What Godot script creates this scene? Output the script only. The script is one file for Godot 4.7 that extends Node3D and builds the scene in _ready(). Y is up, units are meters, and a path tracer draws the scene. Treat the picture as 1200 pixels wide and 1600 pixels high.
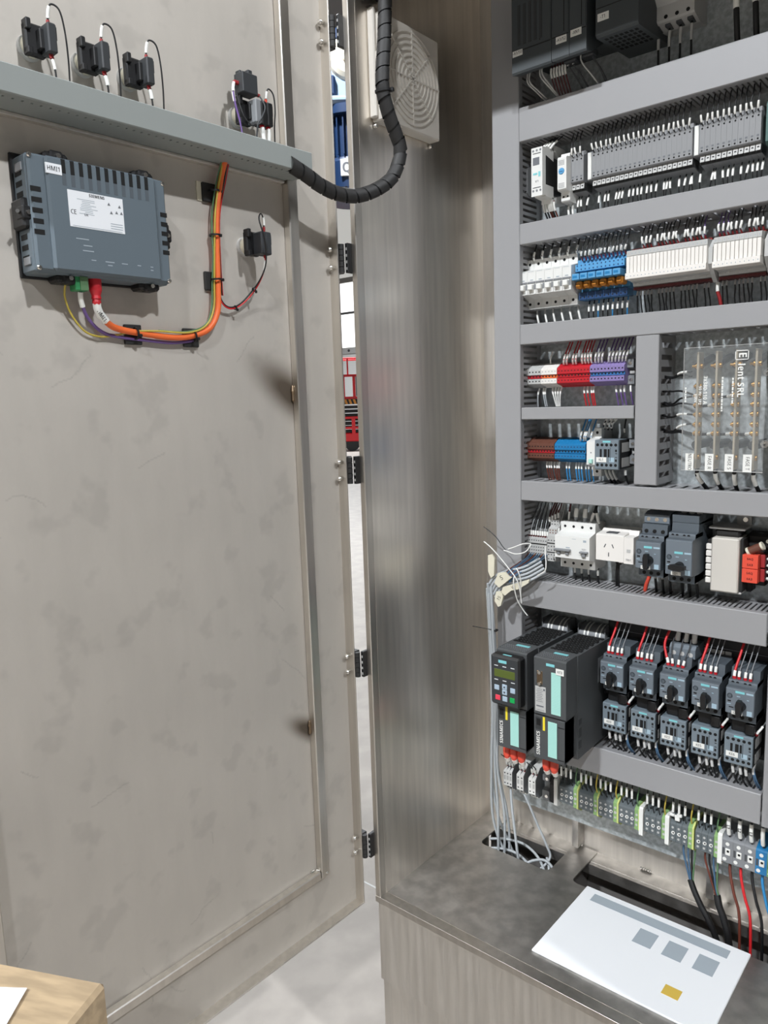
extends Node3D
# An open stainless electrical cabinet in a workshop hall. y is measured from the hall floor; H is the eye height.
const H := 1.35
const DOOR_TURN := 89.0
var M := {}
var counts := {}
var part_counts := {}
var rng := RandomNumberGenerator.new()
var fonts := {}
var text_meshes := {}


class MB:
	var v := PackedVector3Array()
	var n := PackedVector3Array()
	var uv := PackedVector2Array()
	var xf := Transform3D.IDENTITY

	func tri(a: Vector3, b: Vector3, c: Vector3, na: Vector3, nb: Vector3, nc: Vector3) -> void:
		# given counter-clockwise seen from the front; stored clockwise
		for p in [[a, na], [c, nc], [b, nb]]:
			v.append(xf * p[0])
			n.append((xf.basis * p[1]).normalized())
			uv.append(Vector2.ZERO)

	func poly(pts: Array, out: Vector3) -> MB:
		var nn := Vector3.ZERO
		for i in pts.size():
			var a: Vector3 = pts[i]
			var b: Vector3 = pts[(i + 1) % pts.size()]
			nn += a.cross(b)
		nn = nn.normalized()
		var q := pts.duplicate()
		if nn.dot(out) < 0.0:
			q.reverse()
			nn = -nn
		for i in range(1, q.size() - 1):
			tri(q[0], q[i], q[i + 1], nn, nn, nn)
		return self

	func sheet(a: Vector3, b: Vector3, c: Vector3, d: Vector3) -> MB:   # a quad with uv, counter-clockwise from lower left
		var nn := (b - a).cross(d - a).normalized()
		tri(a, b, c, nn, nn, nn)
		tri(a, c, d, nn, nn, nn)
		var k := uv.size()
		var q := [Vector2(0, 1), Vector2(1, 0), Vector2(1, 1), Vector2(0, 1), Vector2(0, 0), Vector2(1, 0)]
		for i in 6:
			uv[k - 6 + i] = q[i]
		return self

	func box(c: Vector3, s: Vector3, b := 0.0) -> MB:
		var h := s * 0.5
		b = minf(b, minf(h.x, minf(h.y, h.z)) * 0.8)
		if b <= 0.0:
			for ax in 3:
				for sg in [-1.0, 1.0]:
					var o := Vector3.ZERO
					o[ax] = sg
					var u: int = (ax + 1) % 3
					var w: int = (ax + 2) % 3
					var pts := []
					for k in [[-1, -1], [1, -1], [1, 1], [-1, 1]]:
						var p := Vector3.ZERO
						p[ax] = sg * h[ax]
						p[u] = k[0] * h[u]
						p[w] = k[1] * h[w]
						pts.append(c + p)
					poly(pts, o)
			return self
		for ax in 3:
			var u: int = (ax + 1) % 3
			var w: int = (ax + 2) % 3
			for sg in [-1.0, 1.0]:
				var o := Vector3.ZERO
				o[ax] = sg
				var pts := []
				for k in [[-1, -1], [1, -1], [1, 1], [-1, 1]]:
					var p := Vector3.ZERO
					p[ax] = sg * h[ax]
					p[u] = k[0] * (h[u] - b)
					p[w] = k[1] * (h[w] - b)
					pts.append(c + p)
				poly(pts, o)
			for s1 in [-1.0, 1.0]:
				for s2 in [-1.0, 1.0]:
					var o2 := Vector3.ZERO
					o2[u] = s1
					o2[w] = s2
					var e := []
					for k2 in [[-1, 0], [1, 0], [1, 1], [-1, 1]]:
						var p2 := Vector3.ZERO
						p2[ax] = k2[0] * (h[ax] - b)
						p2[u] = s1 * (h[u] - (b if k2[1] == 1 else 0.0))
						p2[w] = s2 * (h[w] - (0.0 if k2[1] == 1 else b))
						e.append(c + p2)
					poly(e, o2)
		for sx in [-1.0, 1.0]:
			for sy in [-1.0, 1.0]:
				for sz in [-1.0, 1.0]:
					poly([c + Vector3(sx * h.x, sy * (h.y - b), sz * (h.z - b)), c + Vector3(sx * (h.x - b), sy * h.y, sz * (h.z - b)), c + Vector3(sx * (h.x - b), sy * (h.y - b), sz * h.z)], Vector3(sx, sy, sz))
		return self

	func lo_hi(a: Vector3, b: Vector3, bev := 0.0) -> MB:
		return box((a + b) * 0.5, (b - a).abs(), bev)

	func prism(prof: PackedVector2Array, h0: float, h1: float, t: Transform3D) -> MB:   # a profile in t's x and y, swept from h0 to h1 along t's z
		var p := prof.duplicate()
		if Geometry2D.is_polygon_clockwise(p):
			p.reverse()
		var keep := xf
		xf = keep * t
		var ids := Geometry2D.triangulate_polygon(p)
		for i in range(0, ids.size(), 3):
			var a := p[ids[i]]
			var b := p[ids[i + 1]]
			var c := p[ids[i + 2]]
			poly([Vector3(a.x, a.y, h0), Vector3(b.x, b.y, h0), Vector3(c.x, c.y, h0)], Vector3.FORWARD)
			poly([Vector3(a.x, a.y, h1), Vector3(b.x, b.y, h1), Vector3(c.x, c.y, h1)], Vector3.BACK)
		for i in p.size():
			var a := p[i]
			var b := p[(i + 1) % p.size()]
			var o := Vector3(b.y - a.y, a.x - b.x, 0)
			poly([Vector3(a.x, a.y, h0), Vector3(b.x, b.y, h0), Vector3(b.x, b.y, h1), Vector3(a.x, a.y, h1)], o)
		xf = keep
		return self

	func ext(prof: Array, x0: float, x1: float) -> MB:   # profile of (z, y) swept along x
		var p := PackedVector2Array()
		for q in prof:
			p.append(Vector2(q[0], q[1]))
		return prism(p, -x1, -x0, Transform3D(Basis(Vector3.BACK, Vector3.UP, Vector3.LEFT), Vector3.ZERO))

	func frame(ax: Vector3) -> Basis:
		var z := ax.normalized()
		var x := (Vector3.UP if absf(z.y) < 0.9 else Vector3.RIGHT).cross(z).normalized()
		return Basis(x, z.cross(x), z)

	func lathe(prof: Array, at: Vector3, ax: Vector3, seg := 16) -> MB:   # profile of (radius, height)
		var bs := frame(ax)
		for i in prof.size() - 1:
			var r0: float = prof[i][0]
			var r1: float = prof[i + 1][0]
			var h0: float = prof[i][1]
			var h1: float = prof[i + 1][1]
			var sl := Vector2(h1 - h0, r0 - r1).normalized()
			for k in seg:
				var t0 := TAU * k / seg
				var t1 := TAU * (k + 1) / seg
				var d0 := bs.x * cos(t0) + bs.y * sin(t0)
				var d1 := bs.x * cos(t1) + bs.y * sin(t1)
				var n0 := d0 * sl.x + bs.z * sl.y
				var n1 := d1 * sl.x + bs.z * sl.y
				var a := at + d0 * r0 + bs.z * h0
				var b := at + d1 * r0 + bs.z * h0
				var c := at + d1 * r1 + bs.z * h1
				var d := at + d0 * r1 + bs.z * h1
				if r0 > 0.0:
					tri(a, b, c, n0, n1, n1)
				if r1 > 0.0:
					tri(a, c, d, n0, n1, n0)
		return self

	func cyl(a: Vector3, b: Vector3, r: float, seg := 14, r2 := -1.0) -> MB:
		var l := (b - a).length()
		var q := r if r2 < 0.0 else r2
		return lathe([[0.0, 0.0], [r, 0.0], [q, l], [0.0, l]], a, b - a, seg)

	func tube(pts: Array, r: float, seg := 6, closed := true) -> MB:
		var bs := frame(pts[1] - pts[0])
		var up := bs.x
		var rings := []
		for i in pts.size():
			var d: Vector3 = (pts[mini(i + 1, pts.size() - 1)] - pts[maxi(i - 1, 0)]).normalized()
			up = (up - d * up.dot(d)).normalized()
			var w := d.cross(up)
			var ring := []
			for k in seg:
				ring.append(up * cos(TAU * k / seg) + w * sin(TAU * k / seg))
			rings.append(ring)
		for i in pts.size() - 1:
			for k in seg:
				var j := (k + 1) % seg
				var a: Vector3 = pts[i] + rings[i][k] * r
				var b: Vector3 = pts[i] + rings[i][j] * r
				var c: Vector3 = pts[i + 1] + rings[i + 1][j] * r
				var d2: Vector3 = pts[i + 1] + rings[i + 1][k] * r
				tri(a, b, c, rings[i][k], rings[i][j], rings[i + 1][j])
				tri(a, c, d2, rings[i][k], rings[i + 1][j], rings[i + 1][k])
		if closed:
			for e in [0, pts.size() - 1]:
				var cap := []
				for k in seg:
					cap.append(pts[e] + rings[e][k] * r)
				poly(cap, (pts[e] - pts[1]) if e == 0 else (pts[e] - pts[e - 1]))
		return self

	func mesh() -> ArrayMesh:
		var a := []
		a.resize(Mesh.ARRAY_MAX)
		a[Mesh.ARRAY_VERTEX] = v
		a[Mesh.ARRAY_NORMAL] = n
		a[Mesh.ARRAY_TEX_UV] = uv
		var m := ArrayMesh.new()
		m.add_surface_from_arrays(Mesh.PRIMITIVE_TRIANGLES, a)
		return m


func P(x: float, y: float, z: float) -> Vector3:   # y given from the eye's height
	return Vector3(x, y + H, z)


func smooth(pts: Array, per := 5) -> Array:
	var out := []
	for i in pts.size() - 1:
		var a: Vector3 = pts[maxi(i - 1, 0)]
		var b: Vector3 = pts[i]
		var c: Vector3 = pts[i + 1]
		var d: Vector3 = pts[mini(i + 2, pts.size() - 1)]
		for k in per:
			out.append(b.cubic_interpolate(c, a, d, float(k) / per))
	out.append(pts[-1])
	return out


func numbered(called: String) -> String:
	counts[called] = counts.get(called, -1) + 1
	return called if counts[called] == 0 else "%s_%03d" % [called, counts[called]]


func part_name(parent: Node, called: String) -> String:
	var k := "%d/%s" % [parent.get_instance_id(), called]
	part_counts[k] = part_counts.get(k, -1) + 1
	return called if part_counts[k] == 0 else "%s_%03d" % [called, part_counts[k]]


func tag(o: Node, label: String, category: String, group := "") -> void:
	o.set_meta("label", label)
	o.set_meta("category", category)
	if group != "":
		o.set_meta("group", group)


func thing(called: String, label: String, category: String, at := Vector3.ZERO, group := "", turn := 0.0) -> Node3D:
	var o := Node3D.new()
	o.name = numbered(called)
	add_child(o)
	o.position = at
	o.rotation.y = deg_to_rad(turn)
	tag(o, label, category, group)
	return o


func part(parent: Node, called: String, b: MB, m: Material) -> MeshInstance3D:
	return part_mesh(parent, called, b.mesh(), m)


const JOINED := ["screw_hole", "test_hole", "wire_hole", "screw", "slotted_wall", "vent_hole", "vent_slots", "vent_groove", "cooling_fins", "cooling_hole", "top_print", "print_line", "print_symbol", "print_mark", "label_line", "dash", "pocket", "knuckle", "terminal_mark", "feeder_screw", "feeder_hole", "clamp_screw", "small_print", "print", "printed_box", "module_print", "jumper_slot", "jumper_gap", "groove", "print_field", "print_band", "flap_groove", "cover_line", "side_slot", "weld_bead", "port_screw", "arrow", "terminal_screw"]


func part_mesh(parent: Node, called: String, me: Mesh, m: Material) -> MeshInstance3D:
	var o := MeshInstance3D.new()
	o.name = part_name(parent, called)
	o.mesh = me
	o.material_override = m
	if called in JOINED:
		o.set_meta("kind", "stuff")
	parent.add_child(o)
	return o


func structure(called: String, b: MB, m: Material) -> MeshInstance3D:
	var o := MeshInstance3D.new()
	o.name = numbered(called)
	o.mesh = b.mesh()
	o.material_override = m
	o.set_meta("kind", "structure")
	add_child(o)
	return o


func copy(o: Node3D, at: Vector3, label := "", group := "") -> Node3D:
	var c: Node3D = o.duplicate()
	var base := String(o.name)
	var cut := base.rfind("_")
	if cut > 0 and base.substr(cut + 1).is_valid_int():
		base = base.substr(0, cut)
	c.name = numbered(base)
	add_child(c)
	c.position = at
	if label != "":
		c.set_meta("label", label)
	if group != "":
		c.set_meta("group", group)
	return c


func lettering(parent: Node, s: String, high: float, at: Vector3, m: Material, turn := Vector3.ZERO, bold := true) -> MeshInstance3D:
	var key := "%s|%s|%f" % [s, bold, high]
	if not text_meshes.has(key):
		if not fonts.has(bold):
			var f := SystemFont.new()
			f.font_names = PackedStringArray(["Droid Sans"])
			f.font_weight = 700 if bold else 400
			fonts[bold] = f
		var t := TextMesh.new()
		t.font = fonts[bold]
		t.text = s
		t.font_size = 32
		t.pixel_size = high / 23.0
		t.depth = 0.0002
		t.curve_step = 2.0
		text_meshes[key] = t
	var o := part_mesh(parent, "lettering", text_meshes[key], m)
	o.position = at
	o.rotation_degrees = turn
	return o


func mat(called: String, c: Color, rough := 0.5, metal := 0.0) -> StandardMaterial3D:
	var m := StandardMaterial3D.new()
	m.resource_name = called
	m.albedo_color = c
	m.roughness = rough
	m.metallic = metal
	M[called] = m
	return m


func noise_image(sd: int, freq: float, octaves: int, lo: float, hi: float, size := 512) -> ImageTexture:
	var nz := FastNoiseLite.new()
	nz.seed = sd
	nz.frequency = freq
	nz.fractal_octaves = octaves
	var im := nz.get_seamless_image(size, size)
	im.convert(Image.FORMAT_RGB8)
	for y in size:
		for x in size:
			var k := clampf((im.get_pixel(x, y).r - 0.25) * 2.0, 0.0, 1.0)
			var w := lerpf(lo, hi, k)
			im.set_pixel(x, y, Color(w, w, w))
	return ImageTexture.create_from_image(im)


func triplanar(m: StandardMaterial3D, scale: Vector3) -> void:
	m.uv1_triplanar = true
	m.uv1_world_triplanar = true
	m.uv1_scale = scale


func materials() -> void:
	var rough_streak := noise_image(3, 0.012, 4, 0.86, 1.0)
	var tone := noise_image(7, 0.010, 5, 0.955, 1.0)
	var spangle := noise_image(11, 0.03, 4, 0.86, 1.0)
	var s := mat("stainless_steel", Color(0.84, 0.82, 0.79), 0.64, 1.0)
	s.roughness_texture = rough_streak
	s.albedo_texture = tone
	triplanar(s, Vector3(9.0, 0.55, 9.0))
	var s3 := mat("stainless_wall", Color(0.96, 0.935, 0.90), 0.36, 1.0)
	s3.roughness_texture = rough_streak
	s3.albedo_texture = tone
	triplanar(s3, Vector3(9.0, 0.55, 9.0))
	var s2 := mat("stainless_floor", Color(0.78, 0.765, 0.745), 0.50, 1.0)
	s2.roughness_texture = rough_streak
	s2.albedo_texture = noise_image(17, 0.018, 5, 0.90, 1.0)
	triplanar(s2, Vector3(2.5, 2.5, 2.5))
	var g := mat("galvanised_steel", Color(0.76, 0.785, 0.79), 0.55, 0.55)
	g.albedo_texture = spangle
	g.roughness_texture = tone
	triplanar(g, Vector3(6, 6, 6))
	var s4 := mat("stainless_edge", Color(0.84, 0.82, 0.79), 0.34, 1.0)
	s4.albedo_texture = tone
	triplanar(s4, Vector3(9.0, 0.55, 9.0))
	mat("sump_steel", Color(0.66, 0.645, 0.63), 0.55, 0.8)
	mat("mustard", Color(0.80, 0.68, 0.30), 0.55)
	mat("bright_steel", Color(0.86, 0.85, 0.83), 0.25, 1.0)
	mat("bronze_steel", Color(0.55, 0.48, 0.40), 0.4, 1.0)
	mat("brass", Color(0.80, 0.62, 0.34), 0.28, 1.0)
	mat("bar_tin", Color(0.80, 0.76, 0.68), 0.40, 0.6)
	mat("duct_grey", Color(0.58, 0.58, 0.585), 0.49)
	M.duct_grey.metallic_specular = 0.7
	mat("duct_inner", Color(0.42, 0.425, 0.43), 0.6)
	mat("door_duct_grey", Color(0.56, 0.58, 0.57), 0.5)
	mat("black", Color(0.07, 0.07, 0.075), 0.5)
	mat("soft_black", Color(0.13, 0.128, 0.126), 0.6)
	mat("hole", Color(0.03, 0.03, 0.03), 0.8)
	mat("white", Color(0.90, 0.90, 0.88), 0.45)
	mat("device_white", Color(0.875, 0.875, 0.86), 0.42)
	mat("warm_white", Color(0.90, 0.885, 0.86), 0.45)
	mat("marker_white", Color(0.93, 0.93, 0.91), 0.5)
	mat("relay_grey", Color(0.55, 0.555, 0.56), 0.5)
	mat("light_grey", Color(0.72, 0.72, 0.71), 0.5)
	mat("mid_grey", Color(0.50, 0.51, 0.52), 0.5)
	mat("dark_grey", Color(0.27, 0.28, 0.29), 0.5)
	mat("charcoal", Color(0.20, 0.21, 0.22), 0.5)
	mat("drive_grey", Color(0.285, 0.295, 0.30), 0.55)
	mat("drive_dark", Color(0.19, 0.20, 0.205), 0.55)
	mat("plc_grey", Color(0.26, 0.28, 0.29), 0.6)
	mat("switch_blue", Color(0.42, 0.455, 0.485), 0.5)
	mat("switch_dark", Color(0.32, 0.35, 0.375), 0.5)
	mat("contactor_blue", Color(0.44, 0.485, 0.515), 0.5)
	mat("pale_blue", Color(0.63, 0.72, 0.77), 0.5)
	mat("panel_blue", Color(0.37, 0.415, 0.445), 0.48)
	mat("teal", Color(0.50, 0.78, 0.80), 0.45)
	mat("mint", Color(0.67, 0.86, 0.81), 0.5)
	mat("yellow", Color(0.93, 0.85, 0.22), 0.5)
	mat("wire_yellow", Color(0.74, 0.66, 0.28), 0.45)
	mat("wire_green", Color(0.34, 0.47, 0.33), 0.45)
	mat("red", Color(0.74, 0.13, 0.17), 0.42)
	mat("dull_red", Color(0.60, 0.16, 0.17), 0.45)
	mat("dark_red", Color(0.33, 0.09, 0.09), 0.5)
	mat("orange_red", Color(0.87, 0.31, 0.23), 0.45)
	mat("wire_red", Color(0.78, 0.14, 0.16), 0.4)
	mat("orange", Color(0.90, 0.42, 0.20), 0.45)
	mat("amber", Color(0.80, 0.52, 0.19), 0.35)
	mat("violet", Color(0.53, 0.47, 0.67), 0.45)
	mat("wire_violet", Color(0.43, 0.33, 0.56), 0.45)
	mat("brown", Color(0.40, 0.25, 0.20), 0.45)
	mat("wire_brown", Color(0.40, 0.20, 0.15), 0.45)
	mat("blue", Color(0.11, 0.46, 0.67), 0.42)
	mat("sky_blue", Color(0.36, 0.62, 0.80), 0.42)
	mat("deep_blue", Color(0.14, 0.27, 0.44), 0.45)
	mat("jumper_blue", Color(0.24, 0.46, 0.70), 0.42)
	mat("wire_blue", Color(0.20, 0.55, 0.78), 0.42)
	mat("dull_blue", Color(0.27, 0.39, 0.50), 0.45)
	mat("terminal_dark", Color(0.36, 0.39, 0.40), 0.5)
	mat("ground_green", Color(0.52, 0.66, 0.42), 0.5)
	mat("ground_yellow", Color(0.80, 0.83, 0.50), 0.5)
	mat("module_green", Color(0.30, 0.42, 0.40), 0.5)
	mat("cable_grey", Color(0.66, 0.68, 0.69), 0.45)
	mat("tape_cream", Color(0.84, 0.82, 0.74), 0.6)
	mat("lcd", Color(0.33, 0.38, 0.16), 0.3)
	mat("green", Color(0.02, 0.62, 0.30), 0.45)
	mat("plug_green", Color(0.20, 0.52, 0.32), 0.45)
	mat("print_grey", Color(0.42, 0.43, 0.45), 0.6)
	mat("print_dark", Color(0.12, 0.12, 0.13), 0.6)
	mat("print_pale", Color(0.62, 0.66, 0.69), 0.6)
	mat("button_blue", Color(0.66, 0.73, 0.79), 0.45)
	mat("signal_red", Color(0.90, 0.26, 0.34), 0.45)
	mat("fan_plastic", Color(0.80, 0.78, 0.745), 0.5)
	mat("fan_shade", Color(0.66, 0.645, 0.615), 0.55)
	mat("lift_red", Color(0.83, 0.13, 0.16), 0.45)
	mat("motor_blue", Color(0.09, 0.19, 0.33), 0.4)
	mat("gear_blue", Color(0.55, 0.63, 0.72), 0.45)
	mat("cream", Color(0.86, 0.83, 0.76), 0.5)
	mat("paper", Color(0.90, 0.91, 0.92), 0.6)
	var hall := mat("hall_wall", Color(0.40, 0.40, 0.40), 0.85)
	hall.albedo_texture = noise_image(21, 0.006, 3, 0.94, 1.0, 256)
	triplanar(hall, Vector3(0.2, 0.2, 0.2))
	mat("far_wall", Color(0.86, 0.86, 0.85), 0.8)
	var fl := mat("hall_floor", Color(0.615, 0.59, 0.56), 0.6)
	fl.albedo_texture = noise_image(23, 0.02, 5, 0.93, 1.0)
	triplanar(fl, Vector3(0.7, 0.7, 0.7))
	mat("hall_ceiling", Color(0.38, 0.38, 0.38), 0.9)
	var wood := mat("beech_wood", Color(0.72, 0.63, 0.505), 0.5)
	var wi := noise_image(31, 0.012, 4, 0.88, 1.0)
	wood.albedo_texture = wi
	wood.uv1_triplanar = true
	wood.uv1_scale = Vector3(2.0, 9.0, 9.0)
	var ac := mat("acrylic", Color(0.96, 0.98, 0.98, 0.06), 0.05)
	ac.transparency = BaseMaterial3D.TRANSPARENCY_ALPHA
	var lamp := mat("lamp_glow", Color(1, 1, 1), 0.5)
	lamp.emission_enabled = true
	lamp.emission = Color(1.0, 0.97, 0.93)
	lamp.emission_energy_multiplier = 6.0
	var win := mat("window_glow", Color(1, 1, 1), 0.5)
	win.emission_enabled = true
	win.emission = Color(1.0, 1.0, 1.0)
	win.emission_energy_multiplier = 1.5
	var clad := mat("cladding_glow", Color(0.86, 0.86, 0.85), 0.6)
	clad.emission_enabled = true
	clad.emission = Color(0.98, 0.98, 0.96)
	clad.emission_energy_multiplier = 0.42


func high_bay(at: Vector3, energy: float, label: String) -> void:
	var t := thing("high_bay_lamp", label, "ceiling lamp", at, "high bay lamps under the hall ceiling")
	part(t, "housing", MB.new().lathe([[0.0, 0.34], [0.07, 0.34], [0.09, 0.20], [0.20, 0.10], [0.24, 0.0], [0.225, 0.0], [0.19, 0.09], [0.0, 0.11]], Vector3.ZERO, Vector3.UP, 24), M.dark_grey)
	part(t, "lens", MB.new().lathe([[0.0, 0.0], [0.215, 0.0], [0.215, 0.012], [0.0, 0.012]], Vector3.ZERO, Vector3.UP, 24), M.lamp_glow)
	part(t, "rod", MB.new().cyl(Vector3(0, 0.34, 0), Vector3(0, 8.5 - at.y, 0), 0.012, 8), M.dark_grey)
	var l := SpotLight3D.new()
	l.name = "lamp_light"
	l.light_energy = energy
	l.light_color = Color(0.965, 0.98, 1.0)
	l.light_size = 0.2
	l.spot_range = 60.0
	l.spot_attenuation = 2.0
	l.spot_angle = 78.0
	l.spot_angle_attenuation = 0.4
	l.shadow_enabled = true
	t.add_child(l)
	l.position = Vector3(0, -0.03, 0)
	l.rotation_degrees.x = -90


func camera_and_light() -> void:
	var cam := Camera3D.new()
	cam.name = "camera"
	cam.fov = rad_to_deg(2.0 * atan(800.0 / 1179.34))
	cam.near = 0.05
	cam.far = 120.0
	cam.transform = Transform3D(Basis(Vector3(0.761959, -0.033037, -0.646782), Vector3(-0.072254, 0.988127, -0.135593), Vector3(0.643582, 0.150048, 0.750525)), Vector3(0, H, 1.32))
	add_child(cam)
	cam.current = true
	var we := WorldEnvironment.new()
	we.name = "environment"
	var e := Environment.new()
	e.background_mode = Environment.BG_COLOR
	e.background_color = Color(0.55, 0.57, 0.6)
	e.tonemap_mode = Environment.TONE_MAPPER_LINEAR
	e.tonemap_exposure = 1.0
	e.sdfgi_enabled = true
	e.ssao_enabled = true
	e.ssil_enabled = true
	we.environment = e
	add_child(we)
	high_bay(Vector3(-1.0, 6.95, 5.9), 92.0, "round high bay lamp in front of the cabinet, above the camera")
	high_bay(Vector3(2.8, 6.95, 5.9), 55.0, "round high bay lamp in front of the cabinet on its right")
	high_bay(Vector3(4.8, 6.95, 1.2), 70.0, "round high bay lamp to the right of the cabinet")
	high_bay(Vector3(-5.2, 6.95, -3.0), 68.0, "round high bay lamp behind the cabinet door")
	high_bay(Vector3(-14.5, 6.95, -12.5), 150.0, "round high bay lamp above the red lift")
	high_bay(Vector3(4.0, 6.95, -9.0), 60.0, "round high bay lamp far behind the cabinet on its right")


func hall() -> void:
	structure("floor", MB.new().lo_hi(Vector3(-26, -0.2, -20), Vector3(12, 0, 14)), M.hall_floor)
	structure("ceiling", MB.new().lo_hi(Vector3(-26.2, 8.5, -20.2), Vector3(12.2, 8.7, 14.2)), M.hall_ceiling)
	structure("wall_left", MB.new().lo_hi(Vector3(-26.2, -0.2, -20), Vector3(-26, 8.5, 14)), M.hall_wall)
	structure("wall_right", MB.new().lo_hi(Vector3(12, -0.2, -20), Vector3(12.2, 8.5, 14)), M.hall_wall)
	structure("wall_front", MB.new().lo_hi(Vector3(-26.2, -0.2, 14), Vector3(12.2, 8.5, 14.2)), M.hall_wall)
	structure("wall_back", MB.new().lo_hi(Vector3(-26.2, -0.2, -20.2), Vector3(12.2, 8.5, -20)), M.far_wall)
	structure("trim_1", MB.new().lo_hi(Vector3(-26, 3.02, -20), Vector3(12, 3.24, -19.94)), M.light_grey)
	structure("trim_2", MB.new().lo_hi(Vector3(-26, 5.60, -20), Vector3(12, 5.78, -19.92)), M.light_grey)
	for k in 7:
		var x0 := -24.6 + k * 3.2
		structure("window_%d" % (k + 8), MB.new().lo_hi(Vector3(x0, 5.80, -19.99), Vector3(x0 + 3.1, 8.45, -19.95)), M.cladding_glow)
	for k in 7:   # translucent wall lights of the far wall
		var x := -24.6 + k * 3.2
		var w := structure("window_%d" % (k + 1), MB.new().lo_hi(Vector3(x, 3.26, -19.99), Vector3(x + 3.1, 5.58, -19.95)), M.window_glow)
		part(w, "mullion", MB.new().lo_hi(Vector3(x, 4.46, -19.95), Vector3(x + 3.1, 4.54, -19.9)), M.mid_grey)
	var al := AreaLight3D.new()
	al.name = "window_light"
	al.area_size = Vector2(20, 2.2)
	al.light_energy = 16.0
	al.area_range = 60.0
	al.shadow_enabled = true
	add_child(al)
	al.position = Vector3(-14, 4.4, -19.8)
	al.rotation_degrees.y = 180
	for k in 5:
		structure("trim_%d" % (k + 3), MB.new().cyl(Vector3(-20.6 + k * 0.45, 3.13, -19.94), Vector3(-20.6 + k * 0.45, 3.13, -19.92), 0.05, 10), M.dark_grey)
	# a saw cut in the floor beside the cabinet
	structure("trim_8", MB.new().lo_hi(Vector3(-4.0, 0.0, -0.105), Vector3(-1.0, 0.0006, -0.099)), M.light_grey)


func lift() -> void:
	var t := thing("scissor_lift", "red scissor lift parked far behind, seen through the hinge gap", "lift", Vector3(-13.3, 0, -13.1), "", 43.0)
	var red: Material = M.lift_red
	part(t, "chassis", MB.new().box(Vector3(0, 0.36, -0.4), Vector3(2.4, 0.22, 0.8), 0.02).box(Vector3(0, 0.86, -0.4), Vector3(2.4, 0.06, 0.8)).box(Vector3(-0.0, 0.6, 0.0), Vector3(0.09, 0.5, 0.04)).box(Vector3(0.42, 0.6, 0.0), Vector3(0.09, 0.5, 0.04)).box(Vector3(-0.42, 0.6, 0.0), Vector3(0.09, 0.5, 0.04)).box(Vector3(0.1, 0.60, 0.0), Vector3(1.9, 0.06, 0.03)), red)
	for x in [-0.85, -0.05, 0.85]:
		part(t, "wheel", MB.new().cyl(Vector3(x, 0.2, -0.02), Vector3(x, 0.2, -0.24), 0.2, 20), M.black)
	var arms := MB.new()
	for k in 7:
		arms.box(Vector3(0, 0.50 + k * 0.105, -0.3), Vector3(2.1, 0.075, 0.5), 0.02)
	part(t, "scissor_arms", arms, M.soft_black)
	part(t, "platform", MB.new().box(Vector3(0, 1.35, -0.4), Vector3(2.5, 0.1, 0.85), 0.01).box(Vector3(0, 1.93, -0.01), Vector3(2.5, 0.06, 0.05)), red)
	for x in [-1.2, -0.62, -0.22, 0.05, 0.42, 0.8, 1.2]:
		part(t, "panel_post", MB.new().box(Vector3(x, 1.66, -0.01), Vector3(0.07, 0.56, 0.05)), red)
	part(t, "panel", MB.new().box(Vector3(0.24, 1.66, -0.03), Vector3(0.3, 0.5, 0.02)), M.mid_grey)
	part(t, "guard_rail", MB.new().cyl(Vector3(-1.2, 2.36, 0), Vector3(1.2, 2.36, 0), 0.02, 8).cyl(Vector3(-1.2, 2.36, -0.8), Vector3(1.2, 2.36, -0.8), 0.02, 8).cyl(Vector3(-0.1, 1.9, 0), Vector3(-0.1, 2.36, 0), 0.02, 8).cyl(Vector3(-1.2, 1.9, 0), Vector3(-1.2, 2.36, 0), 0.02, 8).cyl(Vector3(1.2, 1.9, 0), Vector3(1.2, 2.36, 0), 0.02, 8), red)
	part(t, "hazard_board", MB.new().box(Vector3(0, 1.27, 0.04), Vector3(2.5, 0.13, 0.02)), M.black)
	for k in 22:
		part(t, "hazard_stripe", MB.new().prism(PackedVector2Array([Vector2(-0.05, 0.06), Vector2(0.01, 0.06), Vector2(0.05, -0.06), Vector2(-0.01, -0.06)]), 0.0, 0.006, Transform3D(Basis(), Vector3(-1.18 + k * 0.112, 1.27, 0.05))), M.amber)


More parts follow.
